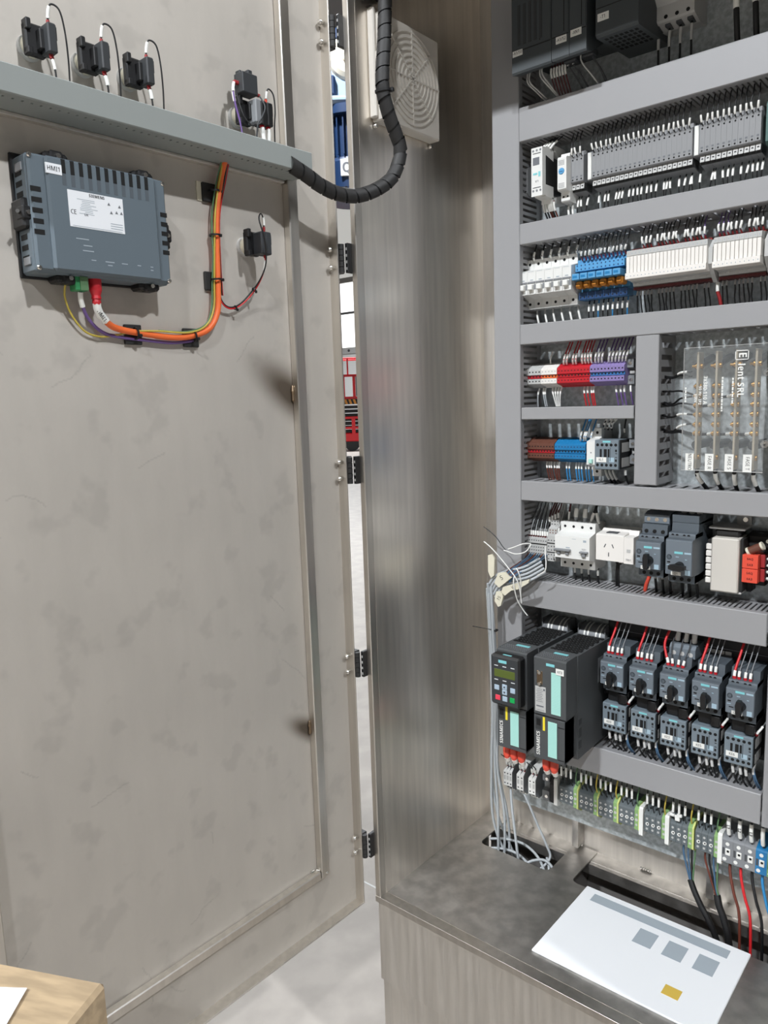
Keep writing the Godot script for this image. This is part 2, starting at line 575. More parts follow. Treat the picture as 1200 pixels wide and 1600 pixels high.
func gear_motor() -> void:
	var t := thing("gear_motor", "blue vertical gear motor with cream flange seen through the upper hinge gap", "motor", Vector3(-5.72, H, -5.0), "", 42.0)
	part(t, "gearbox", MB.new().box(Vector3(0, 3.36, -0.2), Vector3(0.62, 0.66, 0.5), 0.08).box(Vector3(0, 3.07, -0.15), Vector3(0.7, 0.08, 0.62), 0.03), M.gear_blue)
	part(t, "flange", MB.new().lathe([[0.0, 0.06], [0.05, 0.06], [0.05, 0.09], [0.075, 0.09], [0.075, 0.05], [0.09, 0.05], [0.17, 0.06], [0.21, 0.03], [0.23, 0.0], [0.0, 0.0]], Vector3(0.02, 3.51, 0.05), Vector3.BACK, 28), M.cream)
	part(t, "flange_bracket", MB.new().box(Vector3(-0.19, 3.22, 0.07), Vector3(0.12, 0.2, 0.1), 0.02).box(Vector3(-0.15, 3.72, 0.0), Vector3(0.3, 0.12, 0.2), 0.02), M.motor_blue)
	part(t, "motor_body", MB.new().cyl(Vector3(0, 2.5, -0.15), Vector3(0, 2.95, -0.15), 0.24, 28).cyl(Vector3(0, 2.94, -0.15), Vector3(0, 3.03, -0.15), 0.32, 28), M.motor_blue)
	var fins := MB.new()
	for k in 26:
		fins.xf = Transform3D(Basis(Vector3.UP, TAU * k / 26.0), Vector3(0, 0, -0.15))
		fins.box(Vector3(0, 2.73, 0.26), Vector3(0.014, 0.38, 0.06))
	part(t, "cooling_fins", fins, M.motor_blue)
	part(t, "fan_cowl", MB.new().lathe([[0.0, 0.0], [0.24, 0.0], [0.28, 0.04], [0.28, 0.38], [0.26, 0.42], [0.0, 0.42]], Vector3(0, 2.1, -0.15), Vector3.UP, 28), M.motor_blue)
	var slots := MB.new()
	for r in 4:
		for k in 12:
			slots.xf = Transform3D(Basis(Vector3.UP, (k - 5.5) * 0.14), Vector3(0, 0, -0.15))
			slots.box(Vector3(0, 2.15 + r * 0.02, 0.275), Vector3(0.03, 0.011, 0.02))
	part(t, "vent_slots", slots, M.hole)
	var pl := part(t, "sign_plate", MB.new().box(Vector3(0.02, 2.40, 0.135), Vector3(0.26, 0.17, 0.02), 0.004), M.white)
	lettering(pl, "QC", 0.10, Vector3(0.0, 2.40, 0.147), M.print_grey)
	part(t, "stand", MB.new().lo_hi(Vector3(-1.0, -H, -0.4), Vector3(-0.85, 3.6, -0.25)).lo_hi(Vector3(-1.0, 3.3, -0.4), Vector3(-0.2, 3.5, -0.25)), M.light_grey)


func cabinet() -> void:
	var t := thing("electrical_cabinet", "open stainless steel electrical cabinet full of wired switchgear", "cabinet", P(-0.5, -1.35, 0.16))
	var o := -(P(-0.5, -1.35, 0.16))
	var st: Material = M.stainless_steel
	part(t, "side_panel", _at(o).lo_hi(P(-0.876, -0.946, -0.035), P(-0.871, 0.80, 0.335)), M.stainless_wall)
	part(t, "side_panel", _at(o).lo_hi(P(-0.13, -0.946, -0.035), P(-0.125, 0.80, 0.335)), M.stainless_wall)
	part(t, "back_panel", _at(o).lo_hi(P(-0.876, -0.946, -0.036), P(-0.125, 0.80, -0.031)), st)
	part(t, "roof", _at(o).lo_hi(P(-0.876, 0.795, -0.036), P(-0.125, 0.80, 0.352)).lo_hi(P(-0.876, 0.727, 0.335), P(-0.125, 0.80, 0.352), 0.003), st)
	part(t, "front_rim", _at(o).lo_hi(P(-0.883, -0.9465, 0.331), P(-0.8712, 0.80, 0.352), 0.0012).lo_hi(P(-0.1298, -0.9465, 0.331), P(-0.118, 0.80, 0.352), 0.0012).lo_hi(P(-0.883, -0.9468, 0.331), P(-0.118, -0.9345, 0.3525), 0.0003), M.stainless_edge)
	# floor pan: rear apron, strips round two cable openings with rounded corners
	var pan := _at(o)
	var y0 := -0.937
	var y1 := -0.934
	pan.prism(_ring([[-0.871, 0.09], [-0.871, 0.331], [-0.13, 0.331], [-0.13, 0.09]]), 0, 0.003, Transform3D(Basis(Vector3.RIGHT, Vector3.BACK, Vector3.DOWN), P(0, y1, 0)))
	pan.lo_hi(P(-0.871, y0, -0.031), P(-0.820, y1, 0.09))
	pan.lo_hi(P(-0.660, y0, -0.026), P(-0.611, y1, 0.09))
	pan.lo_hi(P(-0.24, y0, -0.026), P(-0.13, y1, 0.09))
	for q in [[-0.820, 1.0], [-0.660, -1.0], [-0.611, 1.0], [-0.24, -1.0]]:   # rounded corners
		var pr := PackedVector2Array([Vector2(q[0], 0.09)])
		for k in 6:
			var a := PI / 2 * k / 5.0
			pr.append(Vector2(q[0] + q[1] * 0.012 * (1.0 - sin(a)), 0.09 - 0.012 * (1.0 - cos(a))))
		pan.prism(pr, 0, 0.003, Transform3D(Basis(Vector3.RIGHT, Vector3.BACK, Vector3.DOWN), P(0, y1, 0)))
	part(t, "floor_pan", pan, M.stainless_floor)
	part(t, "rear_angle", _at(o).lo_hi(P(-0.835, -0.940, -0.031), P(-0.13, -0.937, 0.004)).lo_hi(P(-0.835, -0.944, 0.004), P(-0.13, -0.9385, 0.0135)).lo_hi(P(-0.835, -0.960, 0.0115), P(-0.13, -0.944, 0.0135)), M.stainless_floor)
	part(t, "cable_sump", _at(o).lo_hi(P(-0.871, -1.12, -0.035), P(-0.13, -1.117, 0.34)).lo_hi(P(-0.871, -1.12, 0.12), P(-0.13, -0.94, 0.123)).lo_hi(P(-0.871, -1.12, -0.036), P(-0.13, -0.94, -0.033)).lo_hi(P(-0.637, -1.117, -0.03), P(-0.634, -0.94, 0.12)), M.sump_steel)
	part(t, "plinth", _at(o).lo_hi(P(-0.878, -1.109, 0.346), P(-0.123, -0.947, 0.350)).lo_hi(P(-0.878, -1.109, -0.03), P(-0.8745, -0.947, 0.346)).lo_hi(P(-0.1265, -1.109, -0.03), P(-0.123, -0.947, 0.346)), M.stainless_steel)
	part(t, "plinth", _at(o).lo_hi(P(-0.877, -1.35, 0.340), P(-0.124, -1.1105, 0.344)).lo_hi(P(-0.877, -1.35, -0.03), P(-0.8735, -1.1105, 0.34)).lo_hi(P(-0.1275, -1.35, -0.03), P(-0.124, -1.1105, 0.34)), M.stainless_steel)
	part(t, "mounting_plate", _at(o).lo_hi(P(-0.792, -0.865, -0.003), P(-0.205, 0.72, 0.0)), M.galvanised_steel)
	for x in [-0.655, -0.39]:
		part(t, "plate_bracket", _at(o).lo_hi(P(x, -0.925, -0.031), P(x + 0.013, -0.86, -0.003)), M.stainless_floor)
	for q in [[-0.664, 5], [-0.520, 5], [-0.835, 3]]:   # weld beads along the rear edge of the floor
		var wb := _at(o)
		for k in int(q[1]):
			wb.lathe([[0.0, -0.003], [0.0022, -0.001], [0.0024, 0.001], [0.0, 0.003]], P(q[0] + k * 0.0045, -0.932, -0.0285), Vector3.UP, 8)
		part(t, "weld_bead", wb, M.bright_steel)


func _at(o: Vector3) -> MB:
	var b := MB.new()
	b.xf.origin = o
	return b


func _ring(a: Array) -> PackedVector2Array:
	var p := PackedVector2Array()
	for q in a:
		p.append(Vector2(q[0], q[1]))
	return p


# door frame: local x towards the hinge is +, y up, z out of the inner face; s is the distance from the hinge edge
func door_at(s: float, y: float, n := 0.0) -> Vector3:
	var b := Basis(Vector3.UP, deg_to_rad(DOOR_TURN))
	return P(-0.915, y, 0.37) + b * Vector3(-s, 0, n)


func door_thing(called: String, label: String, category: String, s: float, y: float, n := 0.0, group := "") -> Node3D:
	return thing(called, label, category, door_at(s, y, n), group, DOOR_TURN)


func door_skin_image() -> ImageTexture:
	var w := 384
	var h := 896
	var im := Image.create(w, h, false, Image.FORMAT_RGB8)
	var nz := FastNoiseLite.new()
	nz.seed = 5
	nz.frequency = 0.013
	nz.fractal_octaves = 4
	var nf := FastNoiseLite.new()
	nf.seed = 9
	nf.frequency = 0.05
	# u = 0 at s 0.735, u = 1 at the hinge edge; v = 0 at the top y 0.76, v = 1 at y -0.945
	for py in h:
		for px in w:
			var s := 0.735 * (1.0 - float(px) / w)
			var y := 0.76 - 1.705 * float(py) / h
			var k := 0.975 + 0.02 * nz.get_noise_2d(px * 0.6, py * 0.6) + 0.012 * nf.get_noise_2d(px, py * 0.2)
			# handling smudges
			var sm := nz.get_noise_2d(px * 1.7 + 300.0, py * 1.7)
			if sm > 0.22:
				k -= 0.035 * minf(1.0, (sm - 0.22) * 4.0)
			# heat tint at the two welds of the stiffener
			var tint := 0.0
			for q in [[0.102, 0.010, 0.115], [0.104, -0.564, 0.065]]:
				var dx: float = (s - q[0]) / q[2]
				var dy: float = (y - q[1]) / (q[2] * 0.62)
				if dx > -0.06:
					var r := sqrt(dx * dx + (dy - dx * 0.9) * (dy - dx * 0.9) * 1.5)
					tint = maxf(tint, clampf(1.0 - r, 0.0, 1.0))
			var c := Color(k, k, k)
			c = c.lerp(Color(0.36, 0.31, 0.26), clampf(tint * tint * 1.2, 0.0, 0.7))
			im.set_pixel(px, py, c)
	var r2 := RandomNumberGenerator.new()
	r2.seed = 77
	for i in 22:   # fine scratches
		var x := r2.randf_range(20, w - 60)
		var y := r2.randf_range(h * 0.35, h * 0.97)
		var dxy := Vector2(r2.randf_range(-1, 1), r2.randf_range(-0.7, 0.5)).normalized()
		for k in int(r2.randf_range(8, 46)):
			x += dxy.x
			y += dxy.y
			dxy = dxy.rotated(r2.randf_range(-0.14, 0.17))
			if x > 0 and x < w - 1 and y > 0 and y < h - 1:
				var c := im.get_pixel(int(x), int(y))
				im.set_pixel(int(x), int(y), c * 0.955)
	return ImageTexture.create_from_image(im)


func cabinet_door() -> void:
	var t := door_thing("cabinet_door", "open stainless steel cabinet door with its inner side facing us", "door", 0, 0)
	var sk: StandardMaterial3D = M.stainless_steel.duplicate()
	sk.resource_name = "door_skin"
	sk.uv1_triplanar = false
	sk.uv1_world_triplanar = false
	sk.uv1_scale = Vector3.ONE
	sk.albedo_texture = door_skin_image()
	sk.roughness_texture = null
	sk.roughness = 0.72
	var w := -0.735
	var yb := -0.945
	var yt := 0.76
	part(t, "inner_skin", MB.new().sheet(Vector3(w, yb, 0), Vector3(0, yb, 0), Vector3(0, yt, 0), Vector3(w, yt, 0)), sk)
	part(t, "outer_skin", MB.new().lo_hi(Vector3(w, yb, -0.003), Vector3(0, yt, -0.0006)), M.stainless_steel)
	part(t, "edge_return", MB.new().lo_hi(Vector3(-0.002, yb, -0.003), Vector3(0.001, yt, 0.020), 0.0008).lo_hi(Vector3(w, yb - 0.001, -0.003), Vector3(0.0005, yb + 0.002, 0.020), 0.0008).lo_hi(Vector3(w - 0.001, yb, -0.003), Vector3(w + 0.002, yt, 0.020), 0.0008).lo_hi(Vector3(w, yt - 0.002, -0.003), Vector3(0, yt + 0.001, 0.020), 0.0008), M.stainless_edge)
	part(t, "stiffener", MB.new().lo_hi(Vector3(-0.0995, -0.846, 0), Vector3(-0.080, 0.66, 0.0145), 0.0015), M.stainless_edge)
	part(t, "stiffener", MB.new().lo_hi(Vector3(-0.646, -0.846, 0), Vector3(-0.627, 0.66, 0.0145), 0.0015), M.stainless_edge)
	part(t, "stiffener", MB.new().lo_hi(Vector3(-0.627, -0.846, 0), Vector3(-0.101, -0.831, 0.0140), 0.0015), M.stainless_edge)
	part(t, "stiffener", MB.new().lo_hi(Vector3(-0.627, 0.645, 0), Vector3(-0.101, 0.66, 0.0140), 0.0015), M.stainless_edge)
	for y in [0.012, -0.560]:
		part(t, "weld_bead", MB.new().lathe([[0, -0.016], [0.003, -0.011], [0.0022, -0.004], [0.0034, 0.003], [0.002, 0.009], [0, 0.013]], Vector3(-0.101, y, 0.0025), Vector3.UP, 10), M.bronze_steel)
	part(t, "weld_bead", MB.new().cyl(Vector3(-0.104, -0.8305, 0.003), Vector3(-0.086, -0.8395, 0.0145), 0.0025, 8).cyl(Vector3(-0.116, -0.829, 0.002), Vector3(-0.108, -0.8295, 0.002), 0.0025, 8), M.bright_steel)


func hinge(y: float, label: String) -> void:
	var t := thing("hinge", label, "hinge", P(-0.892, y, 0.352))
	part(t, "door_leaf", MB.new().lo_hi(Vector3(-0.020, -0.024, 0.004), Vector3(-0.0035, 0.024, 0.016), 0.001), M.black)
	part(t, "frame_leaf", MB.new().lo_hi(Vector3(0.0035, -0.024, -0.012), Vector3(0.010, 0.024, 0.010), 0.001), M.black)
	var kn := MB.new()
	var gaps := MB.new()
	for k in 5:
		var yy := -0.0232 + k * 0.0093
		kn.cyl(Vector3(-0.001, yy, 0.014), Vector3(-0.001, yy + 0.0084, 0.014), 0.0052, 12)
	for k in 4:
		gaps.box(Vector3(-0.0085, -0.017 + k * 0.0105, 0.0162), Vector3(0.0026, 0.0042, 0.0008))
		gaps.box(Vector3(0.0072, -0.017 + k * 0.0105, 0.0102), Vector3(0.002, 0.0042, 0.0008))
	part(t, "knuckle", kn, M.soft_black)
	part(t, "pocket", gaps, M.light_grey)
	for s in [-0.0145, 0.0145]:
		part(t, "screw", MB.new().lathe([[0, 0.006], [0.0025, 0.006], [0.0044, 0.003], [0.0044, 0.0], [0.0, 0.0]], Vector3(-0.0165, s, 0.0235), Vector3(0.15, 0, 1), 12).cyl(Vector3(-0.0165, s, 0.014), Vector3(-0.0165, s, 0.0235), 0.002, 8), M.bright_steel)


func fan() -> void:
	# the fan hangs on the left side wall; local z points into the cabinet
	var t := thing("fan_filter", "square off-white fan filter with a ringed guard on the left cabinet wall", "fan", P(-0.871, 0.536, 0.220), "", 90.0)
	part(t, "housing", MB.new().lo_hi(Vector3(-0.080, -0.083, 0.0), Vector3(0.078, 0.083, 0.0235), 0.002), M.fan_plastic)
	part(t, "base_rim", MB.new().lo_hi(Vector3(-0.087, -0.078, 0.0), Vector3(-0.079, 0.090, 0.014), 0.002).lo_hi(Vector3(-0.084, -0.020, 0.014), Vector3(-0.079, 0.022, 0.0165)), M.fan_plastic)
	var gr := MB.new()
	for k in 8:
		var r := 0.009 + k * 0.0092
		gr.lathe([[r - 0.0015, 0.0], [r - 0.0012, 0.0022], [r + 0.0012, 0.0022], [r + 0.0015, 0.0]], Vector3(0, 0, 0.0235), Vector3.BACK, 48)
	part(t, "guard_ring", gr, M.fan_plastic)
	for a in [0.0, 45.0, 90.0, 135.0]:
		var sp := MB.new()
		sp.xf = Transform3D(Basis(Vector3.BACK, deg_to_rad(a)), Vector3.ZERO)
		sp.box(Vector3(0, 0, 0.0247), Vector3(0.0022, 0.152, 0.0026))
		part(t, "guard_spoke", sp, M.fan_plastic)
	for q in [[-0.076, -0.088], [0.076, -0.088], [-0.080, 0.092]]:
		part(t, "screw", MB.new().lathe([[0, 0.006], [0.003, 0.006], [0.004, 0.003], [0.004, 0], [0, 0]], Vector3(q[0], q[1], 0.001), Vector3.BACK, 10), M.bright_steel)


func conduit() -> void:
	var pts := smooth([P(-0.86, 0.72, 0.285), P(-0.82, 0.66, 0.318), P(-0.82, 0.617, 0.320), P(-0.82, 0.56, 0.325), P(-0.82, 0.492, 0.333), P(-0.82, 0.456, 0.323), P(-0.82, 0.4265, 0.305), P(-0.82, 0.4045, 0.293), P(-0.822, 0.3795, 0.296), P(-0.826, 0.352, 0.313), P(-0.835, 0.330, 0.346), P(-0.845, 0.3185, 0.380), P(-0.852, 0.318, 0.415), P(-0.856, 0.325, 0.447), P(-0.858, 0.334, 0.470), P(-0.862, 0.345, 0.50)], 8)
	var t := thing("spiral_conduit", "thick black spiral-wrapped cable loop hanging between door and cabinet", "cable", pts[0])
	var b := _at(-pts[0])
	b.tube(pts, 0.0098, 14)
	part(t, "cable_core", b, M.black)
	var lens := 0.0
	var sp := []
	var up := Vector3.RIGHT
	for i in pts.size():
		var d: Vector3 = (pts[mini(i + 1, pts.size() - 1)] - pts[maxi(i - 1, 0)]).normalized()
		up = (up - d * up.dot(d)).normalized()
		if i > 0:
			lens += (pts[i] - pts[i - 1]).length()
		var a := lens / 0.026 * TAU
		sp.append([pts[i], up, d.cross(up), lens])
	# the wrap: a ribbon wound round the core
	var wrap := _at(-pts[0])
	var total := lens
	var steps := 420
	var prev := []
	for k in steps + 1:
		var l := total * k / steps
		var i := 0
		while i < sp.size() - 2 and sp[i + 1][3] < l:
			i += 1
		var f: float = (l - sp[i][3]) / maxf(1e-6, sp[i + 1][3] - sp[i][3])
		var c: Vector3 = sp[i][0].lerp(sp[i + 1][0], f)
		var u: Vector3 = sp[i][1].lerp(sp[i + 1][1], f).normalized()
		var w: Vector3 = sp[i][2].lerp(sp[i + 1][2], f).normalized()
		var d := u.cross(w)
		var a := l / 0.0215 * TAU
		var o := u * cos(a) + w * sin(a)
		var row := [c + o * 0.0112 - d * 0.0094, c + o * 0.0112 + d * 0.0094, o]
		if k > 0:
			wrap.tri(prev[0], row[1], prev[1], prev[2], row[2], prev[2])
			wrap.tri(prev[0], row[0], row[1], prev[2], row[2], row[2])
		prev = row
	part(t, "spiral_wrap", wrap, M.soft_black)
	for k in [14, 34]:   # cable ties
		var c: Vector3 = pts[k]
		part(t, "cable_tie", _at(-pts[0]).lathe([[0.0118, -0.0018], [0.0130, -0.0018], [0.0130, 0.0018], [0.0118, 0.0018]], c, pts[k + 1] - pts[k - 1], 16).box(c + Vector3(0.013, 0, -0.006), Vector3(0.007, 0.006, 0.006), 0.001), M.black)
	var br := thing("conduit_clamp", "black cable clamp with bolts at the top of the left cabinet wall", "clamp", P(-0.871, 0.655, 0.305), "", 90.0)
	part(br, "bracket", MB.new().lo_hi(Vector3(-0.03, -0.012, 0), Vector3(0.03, 0.03, 0.03), 0.003), M.soft_black)
	part(br, "bolt", MB.new().cyl(Vector3(-0.018, -0.008, 0.03), Vector3(-0.018, -0.008, 0.038), 0.006, 6), M.bright_steel)


func wire_duct(label: String, x0: float, x1: float, y0: float, y1: float, pitch: float, slot: float, upright := false, zc := 0.08, walls := 3) -> Node3D:
	var c := P((x0 + x1) / 2, (y0 + y1) / 2, 0)
	var t := thing("wire_duct", label, "cable duct", c)
	var hx := (x1 - x0) / 2
	var hy := (y1 - y0) / 2
	part(t, "cover", MB.new().lo_hi(Vector3(-hx, -hy, zc - 0.003), Vector3(hx, hy, zc), 0.0012).lo_hi(Vector3(-hx, -hy, zc - 0.013), Vector3(hx if not upright else -hx + 0.0015, hy if upright else -hy + 0.0015, zc - 0.002)).lo_hi(Vector3(-hx if not upright else hx - 0.0015, hy - 0.0015 if not upright else -hy, zc - 0.013), Vector3(hx, hy, zc - 0.002)), M.duct_grey)
	part(t, "base", MB.new().lo_hi(Vector3(-hx + 0.001, -hy + 0.001, 0.0), Vector3(hx - 0.001, hy - 0.001, 0.002)), M.duct_grey)
	var long := hy if upright else hx
	var half := (hx if upright else hy) - 0.0024
	for sd in [-1.0, 1.0]:
		if not (walls & (1 if sd < 0 else 2)):
			continue
		var w := MB.new()
		var put := func(a0: float, a1: float, z0: float, z1: float) -> void:
			if upright:
				w.lo_hi(Vector3(sd * half - 0.0008, a0, z0), Vector3(sd * half + 0.0008, a1, z1))
			else:
				w.lo_hi(Vector3(a0, sd * half - 0.0008, z0), Vector3(a1, sd * half + 0.0008, z1))
		put.call(-long, long, 0.0, 0.014)
		put.call(-long, long, zc - 0.016, zc - 0.004)
		var k := -long
		while k < long - 0.001:
			put.call(k, minf(long, k + pitch - slot), 0.014, zc - 0.016)
			k += pitch
		part(t, "slotted_wall", w, M.duct_grey)
	return t


func wire_ducts() -> void:
	wire_duct("tall grey vertical wire duct along the left edge of the mounting plate", -0.777, -0.722, -0.690, 0.70, 0.0105, 0.0048, true)
	wire_duct("brightly lit wide grey wire duct, topmost of the horizontal ones", -0.7217, -0.286, 0.436, 0.4925, 0.0081, 0.0032)
	wire_duct("narrow grey wire duct under the long row of grey relay modules", -0.7217, -0.286, 0.262, 0.298, 0.0195, 0.007)
	wire_duct("narrow grey wire duct just under the white and blue relays", -0.7217, -0.286, 0.0865, 0.1225, 0.0195, 0.007)
	wire_duct("short narrow grey wire duct between the red and the brown terminals", -0.7205, -0.5065, -0.0493, -0.0272, 0.0195, 0.007)
	wire_duct("short upright grey wire duct left of the brass busbars", -0.5045, -0.4662, -0.160, 0.086, 0.0195, 0.0085, true)
	wire_duct("narrow grey wire duct below the busbars, above the socket outlet", -0.7217, -0.286, -0.2005, -0.1636, 0.0195, 0.007)
	wire_duct("wide grey wire duct above the motor starters with loose wires hanging over it", -0.7217, -0.2885, -0.4047, -0.3518, 0.0081, 0.0034)
	wire_duct("lowest wide grey wire duct under the contactors", -0.640, -0.286, -0.7037, -0.651, 0.0100, 0.0040)
	wire_duct("grey vertical wire duct at the right edge of the mounting plate", -0.284, -0.225, -0.7055, 0.70, 0.0105, 0.0048, true)


func din_rail(x0: float, x1: float, y: float, label: String) -> void:
	var t := thing("mounting_rail", label, "rail", P((x0 + x1) / 2, y, 0))
	var h := (x1 - x0) / 2
	part(t, "rail_profile", MB.new().ext([[0.0, -0.0135], [0.0065, -0.0135], [0.0065, -0.0175], [0.0075, -0.0175], [0.0075, -0.0125], [0.001, -0.0125], [0.001, 0.0125], [0.0075, 0.0125], [0.0075, 0.0175], [0.0065, 0.0175], [0.0065, 0.0135], [0.0, 0.0135]], -h, h), M.galvanised_steel)


func door_items() -> void:
	# wire duct across the door
	var d := door_thing("door_wire_duct", "long grey wire duct screwed across the inside of the door", "cable duct", 0.09, 0.353)
	part(d, "cover", MB.new().lo_hi(Vector3(-0.53, -0.0155, 0.058), Vector3(0, 0.0155, 0.061), 0.0015).lo_hi(Vector3(-0.53, 0.0135, 0.0), Vector3(0, 0.0155, 0.059)).lo_hi(Vector3(-0.0015, -0.0145, 0.016), Vector3(0, 0.0145, 0.059)), M.door_duct_grey)
	var wl := MB.new()
	wl.lo_hi(Vector3(-0.53, -0.0155, 0.050), Vector3(0, -0.0135, 0.059)).lo_hi(Vector3(-0.53, -0.0155, 0.016), Vector3(0, -0.0135, 0.046))
	var k := 0.0
	while k < 0.53:
		wl.lo_hi(Vector3(-k - 0.008, -0.0155, 0.046), Vector3(-k, -0.0135, 0.050))
		k += 0.0105
	part(d, "slotted_wall", wl, M.door_duct_grey)
	part(d, "base", MB.new().lo_hi(Vector3(-0.53, -0.0155, 0.0), Vector3(-0.011, 0.0135, 0.016)), M.door_duct_grey)
	part(d, "support_strip", MB.new().lo_hi(Vector3(-0.53, -0.020, 0.0), Vector3(-0.012, -0.0156, 0.010), 0.001), M.stainless_steel)
	for q in [[0.483, 0.4165, 0], [0.418, 0.4165, 0], [0.3575, 0.4165, 0]]:
		push_button(q[0], q[1])
	button_wires()
	illuminated_selector()
	lower_button()
	operator_panel()
	door_cables()


func button_body(t: Node3D) -> void:
	part(t, "fixing_ring", MB.new().lathe([[0.0, 0.004], [0.0, 0.006], [0.0145, 0.006], [0.0145, 0.0], [0.0, 0.0]], Vector3.ZERO, Vector3.BACK, 24), M.light_grey)
	part(t, "collar", MB.new().lathe([[0.0, 0.012], [0.0125, 0.012], [0.0125, 0.0], [0.0, 0.0]], Vector3(0, 0, 0.006), Vector3.BACK, 24), M.tape_cream)
	part(t, "holder", MB.new().box(Vector3(-0.003, 0.001, 0.021), Vector3(0.024, 0.034, 0.010), 0.002).box(Vector3(-0.012, 0.015, 0.024), Vector3(0.006, 0.012, 0.012), 0.001).box(Vector3(-0.012, -0.013, 0.024), Vector3(0.006, 0.008, 0.012), 0.001).box(Vector3(0.004, 0.0, 0.03), Vector3(0.014, 0.022, 0.012), 0.001), M.black)


func contact_block(t: Node3D, x: float, m: Material) -> void:
	var b := part(t, "contact_block", MB.new().box(Vector3(x, 0, 0.036), Vector3(0.0105, 0.032, 0.020), 0.0015).box(Vector3(x + 0.0052, 0.006, 0.040), Vector3(0.002, 0.014, 0.008)), m)
	part(b, "terminal_screw", MB.new().cyl(Vector3(x + 0.0055, 0.006, 0.038), Vector3(x + 0.0066, 0.006, 0.038), 0.0028, 10).cyl(Vector3(x + 0.0055, -0.007, 0.038), Vector3(x + 0.0066, -0.007, 0.038), 0.0028, 10), M.mid_grey)


func push_button(s: float, y: float) -> void:
	var which: String = {0.483: "leftmost black push-button back of the three above the door duct", 0.418: "middle black push-button back of the three above the door duct", 0.3575: "rightmost black push-button back of the three above the door duct"}[s]
	var t := door_thing("push_button", which, "push button", s, y, 0.0, "push buttons above the door duct")
	button_body(t)
	contact_block(t, 0.007, M.charcoal)


func wire_thing(called: String, label: String, group: String, pts: Array, r: float, m: Material, marks: Array, mark_m: Material = null, per := 5, seg := 6) -> Node3D:
	# marks: [from, to, radius factor] as shares of the length; the insulation with its sleeves as parts
	var q := smooth(pts, per) if per > 1 else pts
	var t := thing(called, label, "wire", q[0], group)
	part(t, "insulation", _at(-q[0]).tube(q, r, seg), m)
	for k in marks:
		var n := q.size() - 1
		var a: float = k[0] * n
		var b: float = k[1] * n
		var mp := []
		for j in 4:
			var f: float = lerpf(a, b, j / 3.0)
			var i := mini(int(f), n - 1)
			mp.append(q[i].lerp(q[i + 1], f - i))
		var mm: Material = k[3] if k.size() > 3 else (mark_m if mark_m else M.marker_white)
		part(t, "marker" if mm == M.marker_white or mm == M.light_grey else "ferrule", _at(-q[0]).tube(mp, r * k[2], 6), mm)
	return t


func dp(s: float, y: float, n: float) -> Vector3:
	return door_at(s, y, n)


func button_wires() -> void:
	var g := "black push-button wires dropping into the door duct"
	for q in [[0.483, "leftmost"], [0.418, "middle"], [0.3575, "rightmost"]]:
		var s: float = q[0]
		wire_thing("button_wire", "black wire looping from the top of the %s push button down to the duct" % q[1], g, [dp(s - 0.007, 0.4320, 0.037), dp(s - 0.008, 0.446, 0.038), dp(s - 0.011, 0.4545, 0.040), dp(s - 0.019, 0.450, 0.043), dp(s - 0.0235, 0.430, 0.043), dp(s - 0.0255, 0.400, 0.042), dp(s - 0.0255, 0.366, 0.040)], 0.0011, M.black, [[0.0, 0.07, 2.0, M.dull_red], [0.09, 0.26, 1.9]])
		wire_thing("button_wire", "short black wire from the foot of the %s push button into the duct" % q[1], g, [dp(s - 0.007, 0.402, 0.037), dp(s - 0.0085, 0.393, 0.039), dp(s - 0.0095, 0.383, 0.040), dp(s - 0.010, 0.366, 0.040)], 0.0012, M.black, [[0.0, 0.22, 2.2, M.dull_red], [0.25, 0.62, 2.2 if s < 0.45 else 1.6]])


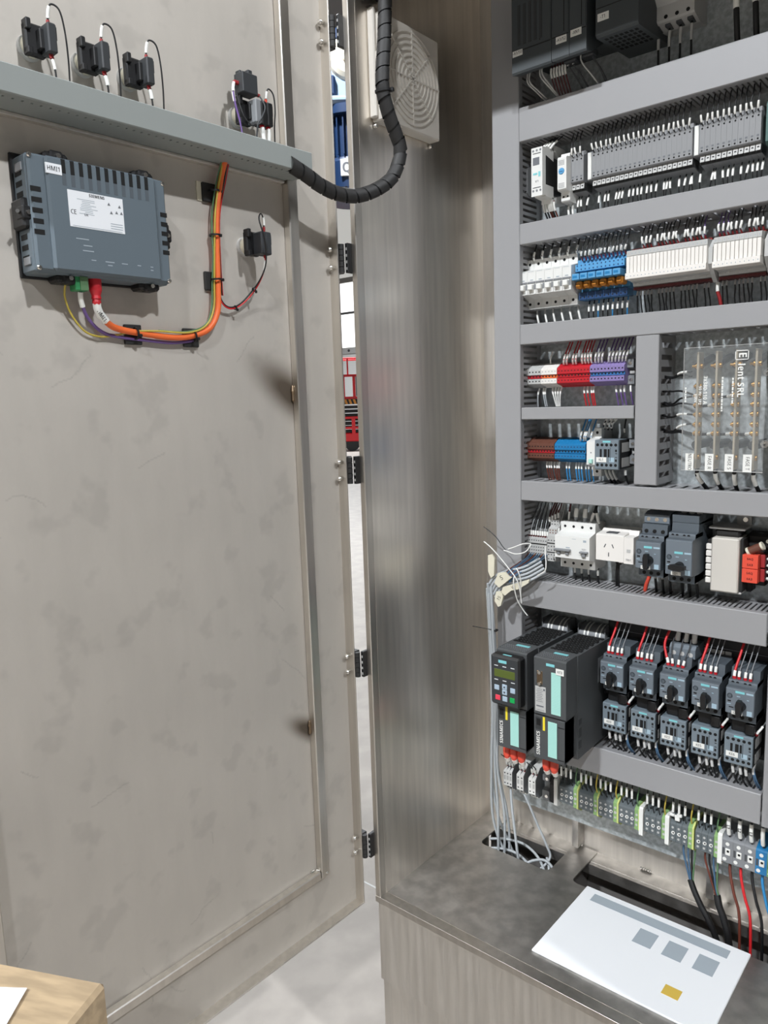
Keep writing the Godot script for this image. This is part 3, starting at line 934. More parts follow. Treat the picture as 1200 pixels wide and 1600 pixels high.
func illuminated_selector() -> void:
	var s := 0.183
	var y := 0.411
	var t := door_thing("selector_switch", "black selector switch back with an extra block, right end above the door duct", "switch", s, y)
	button_body(t)
	part(t, "lens", MB.new().lathe([[0, 0.002], [0.004, 0.0], [0.0, 0.0]], Vector3(0.0, 0.004, 0.02), Vector3.BACK, 10), M.plug_green)
	contact_block(t, 0.0055, M.mid_grey)
	contact_block(t, 0.0165, M.black)
	contact_block(t, 0.0275, M.black)
	var a := part(t, "buzzer_block", MB.new().box(Vector3(-0.002, 0.036, 0.030), Vector3(0.027, 0.027, 0.020), 0.001).box(Vector3(0.002, 0.052, 0.030), Vector3(0.008, 0.008, 0.012), 0.001).box(Vector3(-0.011, 0.051, 0.026), Vector3(0.005, 0.006, 0.010), 0.001), M.charcoal)
	part(a, "terminal", MB.new().box(Vector3(-0.018, 0.036, 0.028), Vector3(0.010, 0.005, 0.006), 0.001), M.dull_red)
	part(a, "terminal", MB.new().box(Vector3(0.016, 0.026, 0.034), Vector3(0.006, 0.004, 0.005), 0.001), M.dull_red)
	var g := "wires of the selector switch"
	wire_thing("selector_wire", "violet wire from the selector's upper block down into the door duct", g, [dp(s + 0.024, y + 0.034, 0.030), dp(s + 0.029, y + 0.022, 0.034), dp(s + 0.028, y + 0.004, 0.036), dp(s + 0.023, y - 0.020, 0.038), dp(s + 0.020, y - 0.050, 0.040)], 0.0011, M.wire_violet, [[0.0, 0.28, 2.0]])
	wire_thing("selector_wire", "second violet wire behind it from the selector's upper block", g, [dp(s + 0.022, y + 0.033, 0.028), dp(s + 0.026, y + 0.020, 0.030), dp(s + 0.0255, y + 0.002, 0.033), dp(s + 0.0215, y - 0.020, 0.036), dp(s + 0.0185, y - 0.050, 0.040)], 0.0011, M.wire_violet, [[0.15, 0.42, 2.0]])
	wire_thing("selector_wire", "black wire bowing left of the selector and passing in front of it", g, [dp(s + 0.021, y + 0.034, 0.028), dp(s + 0.022, y + 0.015, 0.034), dp(s + 0.018, y - 0.010, 0.040), dp(s + 0.008, y - 0.022, 0.044), dp(s + 0.001, y - 0.022, 0.048), dp(s + 0.002, y - 0.05, 0.044)], 0.0011, M.black, [])
	wire_thing("selector_wire", "grey-black wire crossing the selector from upper right to the duct", g, [dp(s - 0.012, y + 0.022, 0.042), dp(s - 0.014, y + 0.006, 0.050), dp(s - 0.006, y - 0.010, 0.052), dp(s + 0.001, y - 0.022, 0.050), dp(s + 0.001, y - 0.05, 0.044)], 0.0011, M.charcoal, [])
	wire_thing("selector_wire", "black wire looping over the right edge of the selector", g, [dp(s - 0.026, y + 0.016, 0.038), dp(s - 0.027, y + 0.029, 0.039), dp(s - 0.031, y + 0.037, 0.040), dp(s - 0.038, y + 0.030, 0.042), dp(s - 0.040, y + 0.010, 0.042), dp(s - 0.038, y - 0.015, 0.041), dp(s - 0.038, y - 0.048, 0.040)], 0.0011, M.black, [[0.0, 0.08, 2.0, M.orange_red], [0.09, 0.22, 1.9]])
	for q in [[0.016, "left"], [0.027, "right"]]:
		wire_thing("selector_wire", "white-sleeved wire under the %s contact block of the selector" % q[1], g, [dp(s - q[0], y - 0.014, 0.038), dp(s - q[0], y - 0.026, 0.041), dp(s - q[0] + (0.003 if q[0] > 0.02 else -0.001), y - 0.05, 0.041)], 0.0013, M.black, [[0.0, 0.26, 2.6, M.red], [0.28, 0.85, 2.3]])


func lower_button() -> void:
	var s := 0.1815
	var y := 0.2295
	var t := door_thing("push_button", "black push-button back alone on the door right of the orange cable", "push button", s, y)
	button_body(t)
	contact_block(t, 0.010, M.charcoal)
	contact_block(t, 0.001, M.charcoal)
	var g := "wires of the lone push button"
	wire_thing("button_wire", "black wire arching over the lone push button and hanging in front of it", g, [dp(s - 0.0085, y + 0.014, 0.037), dp(s - 0.0085, y + 0.033, 0.038), dp(s - 0.001, y + 0.041, 0.042), dp(s + 0.010, y + 0.030, 0.050), dp(s + 0.005, y + 0.002, 0.054), dp(s - 0.002, y - 0.028, 0.046), dp(s - 0.004, y - 0.048, 0.030), dp(s + 0.003, y - 0.066, 0.016), dp(s + 0.022, y - 0.085, 0.010), dp(s + 0.042, y - 0.091, 0.010), dp(s + 0.057, y - 0.082, 0.012), dp(s + 0.060, y - 0.06, 0.012)], 0.0011, M.black, [[0.0, 0.05, 2.0, M.dull_red], [0.06, 0.12, 2.0]])
	wire_thing("button_wire", "red wire sagging from the lone push button to the orange cable", g, [dp(s - 0.0085, y - 0.014, 0.037), dp(s - 0.0085, y - 0.030, 0.036), dp(s - 0.0065, y - 0.048, 0.028), dp(s + 0.001, y - 0.068, 0.016), dp(s + 0.021, y - 0.087, 0.010), dp(s + 0.042, y - 0.093, 0.010), dp(s + 0.058, y - 0.083, 0.012), dp(s + 0.061, y - 0.06, 0.012)], 0.0011, M.wire_red, [[0.0, 0.06, 2.2, M.dull_red], [0.09, 0.2, 2.0]])
	for q in [[0.002, -0.064, 0.020], [0.031, -0.091, 0.010]]:
		var k := door_thing("cable_tie", "small black tie on the red wire %s" % ("under the lone button" if q[0] < 0.01 else "at the lowest point of its sag"), "cable tie", s + q[0], y + q[1], q[2])
		part(k, "band", MB.new().lathe([[0.0026, -0.001], [0.0034, -0.001], [0.0034, 0.001], [0.0026, 0.001]], Vector3.ZERO, Vector3(1, 1 if q[0] < 0.01 else 0, 0), 12), M.black)
		part(k, "head", MB.new().box(Vector3(0.002, -0.003, 0.002), Vector3(0.003, 0.004, 0.003), 0.0005), M.black)


func operator_panel() -> void:
	# local x runs towards the hinge, so the left side in the photo is -x
	var t := door_thing("operator_panel", "blue-grey operator panel back with a white rating plate, mounted on the door", "control panel", 0.4255, 0.2225)
	var pb: Material = M.panel_blue
	part(t, "casing", MB.new().lo_hi(Vector3(-0.092, -0.066, 0.0), Vector3(0.086, 0.066, 0.036), 0.003).lo_hi(Vector3(-0.0915, -0.064, 0.034), Vector3(0.0865, 0.065, 0.0405), 0.003), pb)
	part(t, "raised_back", MB.new().lo_hi(Vector3(-0.073, -0.0635, 0.038), Vector3(0.070, 0.0645, 0.0455), 0.003), pb)
	part(t, "seal", MB.new().lo_hi(Vector3(-0.095, -0.069, 0.0), Vector3(0.089, 0.072, 0.004), 0.001), M.black)
	for k in 11:   # cooling slots along the top
		part(t, "cooling_slot", MB.new().lo_hi(Vector3(-0.0545 + k * 0.0108, 0.0475, 0.045), Vector3(-0.0545 + k * 0.0108 + 0.0048, 0.063, 0.0459)), M.hole)
		part(t, "cooling_groove", MB.new().lo_hi(Vector3(-0.0545 + k * 0.0108, 0.034, 0.045), Vector3(-0.0545 + k * 0.0108 + 0.0048, 0.0473, 0.0457)), M.switch_dark)
	for k in 5:
		part(t, "cooling_slot", MB.new().lo_hi(Vector3(-0.0908, -0.024 + k * 0.0118, 0.0402), Vector3(-0.079, -0.0185 + k * 0.0118, 0.0409)), M.hole)
		part(t, "cooling_slot", MB.new().lo_hi(Vector3(0.0765, -0.028 + k * 0.0118, 0.0402), Vector3(0.0862, -0.0225 + k * 0.0118, 0.0409)), M.hole)
	for k in [-4, -3, -2, 2, 3, 4]:
		part(t, "cooling_slot", MB.new().lo_hi(Vector3(-0.0924, -0.004 + k * 0.0118, 0.008), Vector3(-0.0915, 0.002 + k * 0.0118, 0.024)), M.hole)
	for q in [[-0.093, 0.052], [-0.093, -0.052]]:
		part(t, "tension_clip", MB.new().box(Vector3(q[0], q[1], 0.020), Vector3(0.002, 0.009, 0.016), 0.0005), M.mid_grey)
	for q in [[-0.093, 0.0, 0], [0.089, -0.002, 0], [-0.052, 0.069, 1], [0.062, 0.069, 1], [-0.050, -0.069, 1], [0.060, -0.069, 1]]:   # mounting clamps
		var up := int(q[2]) == 1
		var c := Vector3(q[0], q[1], 0.018)
		var cl := part(t, "mounting_clamp", MB.new().box(c, Vector3(0.030, 0.010, 0.026) if up else Vector3(0.012, 0.034, 0.030), 0.003).box(c + Vector3(0, 0, 0.008), Vector3(0.016, 0.013, 0.014) if up else Vector3(0.014, 0.016, 0.018), 0.002), M.black)
		part(cl, "screw", MB.new().cyl(c + Vector3(0, 0, 0.012), c + Vector3(0, 0, 0.019), 0.0028, 8).cyl(c + Vector3(-0.008 if not up else 0.0, 0, 0.010), c + Vector3(-0.012 if not up else 0.0, 0, 0.016), 0.0022, 8), M.bright_steel)
	for q in [[-0.089, 0.062], [0.083, 0.061], [-0.089, -0.061], [0.083, -0.061]]:
		part(t, "corner_screw", MB.new().lathe([[0, 0.002], [0.002, 0.002], [0.003, 0.0005], [0.003, 0], [0, 0]], Vector3(q[0], q[1], 0.0405), Vector3.BACK, 12), M.bright_steel)
	var lb := part(t, "rating_plate", MB.new().lo_hi(Vector3(-0.0500, -0.0110, 0.0455), Vector3(0.0205, 0.0305, 0.0460), 0.0001), M.paper)
	lettering(lb, "SIEMENS", 0.0034, Vector3(-0.0135, 0.0275, 0.0461), M.print_dark)
	lettering(lb, "CE", 0.0048, Vector3(-0.0445, 0.0060, 0.0461), M.print_dark, Vector3.ZERO, false)
	lettering(lb, "UK", 0.0028, Vector3(-0.029, 0.0045, 0.0461), M.print_grey)
	var ln := MB.new()
	for k in 9:
		ln.box(Vector3(-0.028 + (k % 2) * 0.003, 0.0215 - k * 0.0020, 0.0461), Vector3(0.022 - (k * 7 % 5) * 0.003, 0.0006, 0.0001))
	for k in 3:
		ln.box(Vector3(0.010, -0.001 - k * 0.0028, 0.0461), Vector3(0.016, 0.0009, 0.0001))
	ln.box(Vector3(-0.015, -0.0095, 0.0461), Vector3(0.064, 0.0006, 0.0001))
	part(lb, "print_line", ln, M.print_pale)
	var mk := MB.new()
	for q in [[0.0015, 0.0215], [0.0155, 0.0205], [0.011, 0.013], [0.0175, 0.013], [0.004, 0.012]]:
		mk.prism(PackedVector2Array([Vector2(-0.002, -0.0016), Vector2(0.002, -0.0016), Vector2(0, 0.002)]), 0, 0.0001, Transform3D(Basis(), Vector3(q[0], q[1], 0.0461)))
	part(lb, "print_symbol", mk, M.print_grey)
	var h := part(t, "name_label", MB.new().lo_hi(Vector3(-0.0735, 0.0445, 0.0440), Vector3(-0.0545, 0.0560, 0.0461), 0.0001), M.paper)
	lettering(h, "HMI1", 0.0048, Vector3(-0.064, 0.0502, 0.0463), M.print_dark, Vector3.ZERO, false)
	var tiny := MB.new()   # faint moulded print, too small to read
	for q in [[-0.036, -0.0238, 0.016], [-0.030, -0.031, 0.011], [-0.030, -0.037, 0.014], [-0.024, -0.047, 0.006], [-0.003, -0.047, 0.012], [-0.003, -0.051, 0.006], [0.017, -0.047, 0.008], [0.037, -0.047, 0.005], [0.055, -0.047, 0.004], [0.055, -0.051, 0.004]]:
		tiny.box(Vector3(q[0], q[1], 0.0456), Vector3(q[2], 0.0011, 0.0003))
	part(t, "print_line", tiny, M.print_pale)
	# plugs on the lower edge
	var pg := part(t, "power_plug", MB.new().box(Vector3(-0.0355, -0.0725, 0.025), Vector3(0.016, 0.019, 0.016), 0.001), M.plug_green)
	part(pg, "plug_face", MB.new().box(Vector3(-0.033, -0.0735, 0.0335), Vector3(0.010, 0.016, 0.002)), M.wire_green)
	var np := part(t, "network_plug", MB.new().lathe([[0, 0.0], [0.0062, 0.0], [0.0055, 0.004], [0.0076, 0.010], [0.0078, 0.024], [0, 0.024]], Vector3(-0.014, -0.0895, 0.025), Vector3(0, 1, 0), 14), M.red)
	part(np, "boot", MB.new().lathe([[0, 0.0], [0.005, 0.0], [0.0056, 0.003], [0.005, 0.006], [0.0056, 0.009], [0, 0.009]], Vector3(-0.014, -0.0965, 0.025), Vector3(0, 1, 0), 12), M.red)


func door_cables() -> void:
	var g := ""
	var oc := wire_thing("orange_cable", "thick orange network cable from the panel round the corner up into the door duct", g, [dp(0.4395, 0.128, 0.025), dp(0.436, 0.117, 0.022), dp(0.420, 0.104, 0.016), dp(0.401, 0.0985, 0.011), dp(0.364, 0.0942, 0.010), dp(0.325, 0.0915, 0.010), dp(0.293, 0.0944, 0.010), dp(0.262, 0.106, 0.010), dp(0.2455, 0.130, 0.010), dp(0.2415, 0.165, 0.010), dp(0.2390, 0.2266, 0.010), dp(0.2353, 0.271, 0.010), dp(0.2257, 0.3204, 0.013), dp(0.2195, 0.350, 0.022)], 0.0042, M.orange, [[0.0, 0.13, 1.35]], null, 7, 12)
	lettering(oc, "HMI1", 0.0048, dp(0.4350, 0.1125, 0.0270) - dp(0.4395, 0.128, 0.025), M.print_dark, Vector3(0, DOOR_TURN, -54), false)
	wire_thing("violet_wire", "violet wire pair sweeping from the green plug to the first black cable pad", g, [dp(0.459, 0.140, 0.024), dp(0.457, 0.128, 0.020), dp(0.445, 0.109, 0.012), dp(0.425, 0.0945, 0.007), dp(0.401, 0.0895, 0.006), dp(0.362, 0.0865, 0.006), dp(0.322, 0.0845, 0.006), dp(0.288, 0.0885, 0.006)], 0.0022, M.wire_violet, [[0.0, 0.18, 1.6]], null, 6, 8)
	wire_thing("earth_wire", "thin green and yellow earth wire curling from the panel to the cable pads", g, [dp(0.4745, 0.151, 0.020), dp(0.4735, 0.136, 0.012), dp(0.466, 0.116, 0.008), dp(0.450, 0.096, 0.006), dp(0.432, 0.0895, 0.005), dp(0.412, 0.0905, 0.006), dp(0.385, 0.0965, 0.012), dp(0.350, 0.0985, 0.014), dp(0.300, 0.0985, 0.014), dp(0.268, 0.110, 0.012), dp(0.2515, 0.135, 0.010), dp(0.2475, 0.172, 0.010), dp(0.2445, 0.23, 0.013), dp(0.2395, 0.277, 0.014), dp(0.2285, 0.323, 0.016), dp(0.2215, 0.349, 0.020)], 0.0013, M.wire_yellow, [], null, 6, 8)
	wire_thing("earth_wire", "thin green wire running up beside the orange cable on the door", g, [dp(0.345, 0.0998, 0.011), dp(0.300, 0.1000, 0.010), dp(0.266, 0.112, 0.008), dp(0.2535, 0.137, 0.008), dp(0.2498, 0.172, 0.008), dp(0.2470, 0.21, 0.011), dp(0.2460, 0.24, 0.010), dp(0.2420, 0.277, 0.010), dp(0.2310, 0.323, 0.014), dp(0.2235, 0.349, 0.02)], 0.0012, M.wire_green, [], null, 6, 8)
	wire_thing("button_wire", "black wire climbing close to the right of the orange cable into the duct", g, [dp(0.2330, 0.155, 0.007), dp(0.2320, 0.21, 0.006), dp(0.2290, 0.27, 0.006), dp(0.2190, 0.32, 0.012), dp(0.2155, 0.35, 0.02)], 0.0012, M.black, [], null, 6, 6)
	wire_thing("button_wire", "red wire climbing close to the right of the orange cable into the duct", g, [dp(0.2310, 0.155, 0.006), dp(0.2302, 0.21, 0.005), dp(0.2262, 0.27, 0.005), dp(0.2162, 0.32, 0.012), dp(0.2135, 0.35, 0.02)], 0.0010, M.wire_red, [], null, 6, 6)
	for q in [[0.241, 0.2965, true, "black adhesive cable pad on the door highest on the orange cable"], [0.2465, 0.174, true, "black adhesive cable pad on the door beside the lower upright cable run"], [0.380, 0.0935, false, "black adhesive cable pad on the door left of the two on the level run"], [0.2895, 0.0925, false, "black adhesive cable pad on the door right of the two at the cable's corner"]]:
		var t := door_thing("cable_pad", q[3], "cable mount", q[0], q[1], 0.0, "cable pads on the door")
		part(t, "pad", MB.new().box(Vector3(0, 0, 0.0026), Vector3(0.025, 0.026, 0.005), 0.001), M.soft_black)
		if q[1] > 0.28:
			part(t, "backing", MB.new().box(Vector3(-0.015, 0.0005, 0.0008), Vector3(0.010, 0.026, 0.0014)), M.tape_cream)
		var ax := Vector3(-0.05, 1, 0) if q[2] else Vector3(1, 0, 0)
		var off := Vector3(0.003, 0.002, 0.010) if q[2] else Vector3(0, 0.001, 0.010)
		part(t, "tie_band", MB.new().lathe([[0.0072, -0.0013], [0.0082, -0.0013], [0.0082, 0.0013], [0.0072, 0.0013]], off, ax, 16).box(off + (Vector3(0.009, 0, 0.003) if q[2] else Vector3(0.003, -0.003, 0.0075)), Vector3(0.004, 0.004, 0.004), 0.0008), M.black)
	var k := door_thing("cable_tie", "black cable tie midway up the orange cable between two pads", "cable tie", 0.2412, 0.2375, 0.010)
	part(k, "band", MB.new().lathe([[0.0072, -0.0013], [0.0082, -0.0013], [0.0082, 0.0013], [0.0072, 0.0013]], Vector3.ZERO, Vector3.UP, 16), M.black)
	part(k, "head", MB.new().box(Vector3(0.007, 0, 0.004), Vector3(0.004, 0.004, 0.004), 0.0008), M.black)


func bench() -> void:
	# top corner nearest the door, edges along e1 (away to the left) and e2 (towards us)
	var t := thing("workbench", "pale beech workbench corner in front of the open door", "workbench", Vector3(-0.6312, 0.0, 1.0125), "", 0.0)
	t.rotation.y = atan2(0.43, 0.903)
	var top := 0.81
	part(t, "top_board", MB.new().lo_hi(Vector3(-0.9, top - 0.048, 0.0), Vector3(0.0, top, 0.6), 0.004), M.beech_wood)
	for q in [[-0.85, 0.05], [-0.06, 0.05], [-0.85, 0.55], [-0.06, 0.55]]:
		part(t, "leg", MB.new().lo_hi(Vector3(q[0] - 0.03, 0, q[1] - 0.03), Vector3(q[0] + 0.03, top - 0.048, q[1] + 0.03), 0.003), M.beech_wood)
	var s := thing("plastic_bag", "crumpled clear white plastic sheet lying on the workbench", "bag", Vector3(-0.6312, top, 1.0125), "", rad_to_deg(t.rotation.y))
	var b := MB.new()
	rng.seed = 4
	var grid := []
	for i in 9:
		var row := []
		for j in 7:
			row.append(Vector3(-0.066 - i * 0.03 + j * 0.010, 0.001 + 0.008 * rng.randf() * (1.0 if i > 0 else 0.3), 0.026 + i * 0.009 + j * 0.035 + 0.004 * rng.randf()))
		grid.append(row)
	for i in 8:
		for j in 6:
			b.poly([grid[i][j], grid[i + 1][j], grid[i + 1][j + 1]], Vector3.UP)
			b.poly([grid[i][j], grid[i + 1][j + 1], grid[i][j + 1]], Vector3.UP)
	part(s, "film", b, M.paper)


# ---------- devices on the mounting plate; local origin at the plate, x right, y up, z towards us ----------

func holes(t: Node, called: String, pts: Array, r: float, z: float, m: Material, depth := 0.004) -> void:
	var b := MB.new()
	for q in pts:
		b.cyl(Vector3(q[0], q[1], z - depth), Vector3(q[0], q[1], z + 0.00025), r, 10)
	part(t, called, b, m)


func tilted_label(t: Node, at: Vector3, size: Vector2, s: String, high: float, called := "name_label") -> void:
	var l := part(t, called, MB.new().box(at, Vector3(size.x, size.y, 0.0008)), M.white)
	if s != "":
		lettering(l, s, high, at + Vector3(0, 0, 0.0005), M.print_dark, Vector3.ZERO, false)


func plc_row() -> void:
	for q in [[-0.705, -0.6325, "-A1/S0", "dark programmable controller with side door, leftmost in the top row", 0.559, -0.694], [-0.6315, -0.6012, "-A1/S2", "narrow dark controller module second from the left in the top row", 0.5555, -0.6145], [-0.6005, -0.5716, "-XN1", "narrow dark controller module third from the left in the top row", 0.5585, -0.5890]]:
		var x0: float = q[0]
		var x1: float = q[1]
		var c := (x0 + x1) / 2
		var hw := (x1 - x0) / 2
		var t := thing("controller_module", q[3], "controller", P(c, 0.60, 0), "controller modules in the top row")
		var lo := -0.0735 if x0 < -0.7 else -0.0728
		part(t, "body", MB.new().ext([[0.0, -0.035], [0.06, -0.040], [0.110, lo + 0.004], [0.128, lo], [0.130, lo + 0.003], [0.130, 0.075], [0.126, 0.078], [0.0, 0.078]], -hw, hw), M.plc_grey)
		part(t, "front_flap", MB.new().lo_hi(Vector3(-hw + 0.001, lo + 0.036, 0.129), Vector3(hw - 0.001, 0.040, 0.1312), 0.0005), M.plc_grey)
		part(t, "flap_groove", MB.new().box(Vector3(0, lo + 0.0345, 0.1300), Vector3(hw * 2 - 0.002, 0.0012, 0.0006)).box(Vector3(hw * 0.45, 0.0, 0.1312), Vector3(0.0012, 0.068, 0.0004)), M.hole)
		tilted_label(t, Vector3(q[5] - c, q[4] - 0.60, 0.1304), Vector2(0.0185, 0.0105), q[2], 0.0042)
		if x0 < -0.7:
			for k in 5:
				part(t, "flap_rib", MB.new().lo_hi(Vector3(-hw + 0.012 + k * 0.010, lo + 0.042, 0.1308), Vector3(-hw + 0.017 + k * 0.010, 0.030, 0.1318)), M.charcoal)
		else:
			part(t, "cable_shroud", MB.new().box(Vector3(0, -0.062, 0.088), Vector3(hw * 1.5, 0.012, 0.02), 0.002), M.charcoal)
	var p := thing("power_supply", "dark power module with a perforated underside beside the controllers", "power supply", P(-0.5225, 0.60, 0))
	part(p, "body", MB.new().ext([[0.0, -0.052], [0.03, -0.054], [0.126, -0.0605], [0.130, -0.0575], [0.130, 0.075], [0.0, 0.075]], -0.0338, 0.0338), M.plc_grey)
	part(p, "front_groove", MB.new().box(Vector3(0, -0.020, 0.1301), Vector3(0.066, 0.0010, 0.0005)), M.hole)
	tilted_label(p, Vector3(-0.0215, -0.0335, 0.1304), Vector2(0.018, 0.0110), "-T1", 0.0045)
	var hb := MB.new()
	for i in 7:
		for j in 5:
			hb.box(Vector3(-0.024 + i * 0.008, -0.0590 + j * 0.00095, 0.112 - j * 0.0145), Vector3(0.0048, 0.0016, 0.008))
	part(p, "vent_hole", hb, M.hole)
	var s := thing("surge_arrester", "beige four pole surge arrester in the shaded top row", "surge arrester", P(-0.466, 0.60, 0))
	part(s, "body", MB.new().ext([[0.0, -0.040], [0.03, -0.044], [0.055, -0.0385], [0.058, -0.036], [0.058, -0.016], [0.068, -0.006], [0.068, 0.06], [0.0, 0.06]], -0.0345, 0.0345), M.light_grey)
	holes(s, "screw_hole", [[-0.0255, -0.0325], [-0.0085, -0.0325], [0.0085, -0.0325], [0.0252, -0.0325]], 0.0030, 0.058, M.hole)
	for k in 4:
		part(s, "wire_entry", MB.new().box(Vector3(-0.0255 + k * 0.017, -0.0415, 0.040), Vector3(0.008, 0.004, 0.020)), M.dark_grey)
		part(s, "window", MB.new().box(Vector3(-0.0255 + k * 0.017, 0.006, 0.0682), Vector3(0.007, 0.010, 0.0006)), M.brown if k == 0 else M.mid_grey)
		wire_thing("arrester_wire", "thick black wire under the beige surge arrester with a grey sleeve", "wires under the surge arrester", [P(-0.4915 + k * 0.017, 0.560, 0.040), P(-0.4915 + k * 0.017, 0.535, 0.042), P(-0.4912 + k * 0.017, 0.512, 0.042), P(-0.4912 + k * 0.017, 0.488, 0.045)], 0.0017, M.black, [[0.12, 0.42, 1.35, M.light_grey]])
	motor_switch(P(-0.345, 0.640, 0), "dark blue-grey motor switch partly hidden at the upper right corner", "", false, true)
	for k in 3:
		wire_thing("power_cable", "thick black cable with a wide white sleeve at the upper right corner", "sleeved cables at the upper right corner", [P(-0.3695 + k * 0.026, 0.585, 0.060), P(-0.3690 + k * 0.026, 0.56, 0.066), P(-0.368 + k * 0.026, 0.53, 0.066), P(-0.368 + k * 0.026, 0.490, 0.055)], 0.0042, M.black, [[0.05, 0.55, 1.12]])
	var g := "thin wires under the shaded controllers"
	for q in [[-0.692, 0.532, -0.676, 0.495], [-0.688, 0.532, -0.670, 0.494], [-0.668, 0.536, -0.652, 0.494], [-0.664, 0.538, -0.649, 0.492], [-0.594, 0.538, -0.575, 0.49]]:
		wire_thing("controller_wire", "thin white wire hanging from a controller in the shaded top row", g, [P(q[0], q[1] + 0.012, 0.095), P(q[0] - 0.001, q[1] - 0.010, 0.100), P((q[0] + q[2]) / 2, (q[1] + q[3]) / 2 - 0.006, 0.085), P(q[2], q[3], 0.065)], 0.0013, M.light_grey, [])
	for k in 6:
		wire_thing("controller_wire", "dark controller wire with a short white marker in the shaded top row", "dark wires with markers under the controllers", [P(-0.660 + k * 0.0052, 0.545, 0.075), P(-0.660 + k * 0.0052, 0.530, 0.078), P(-0.656 + k * 0.0052, 0.505, 0.070), P(-0.654 + k * 0.0050, 0.488, 0.06)], 0.0011, M.dark_red, [[0.15, 0.42, 1.7]])
	for q in [[-0.626, 0.545], [-0.617, 0.545], [-0.588, 0.553], [-0.585, 0.549]]:
		wire_thing("controller_wire", "dark controller wire with a white marker slanting to the duct", "slanting marked wires under the controllers", [P(q[0], q[1], 0.085), P(q[0] + 0.002, q[1] - 0.012, 0.088), P(q[0] + 0.014, q[1] - 0.036, 0.075), P(q[0] + 0.022, 0.488, 0.06)], 0.0013, M.charcoal, [[0.05, 0.36, 1.7]])


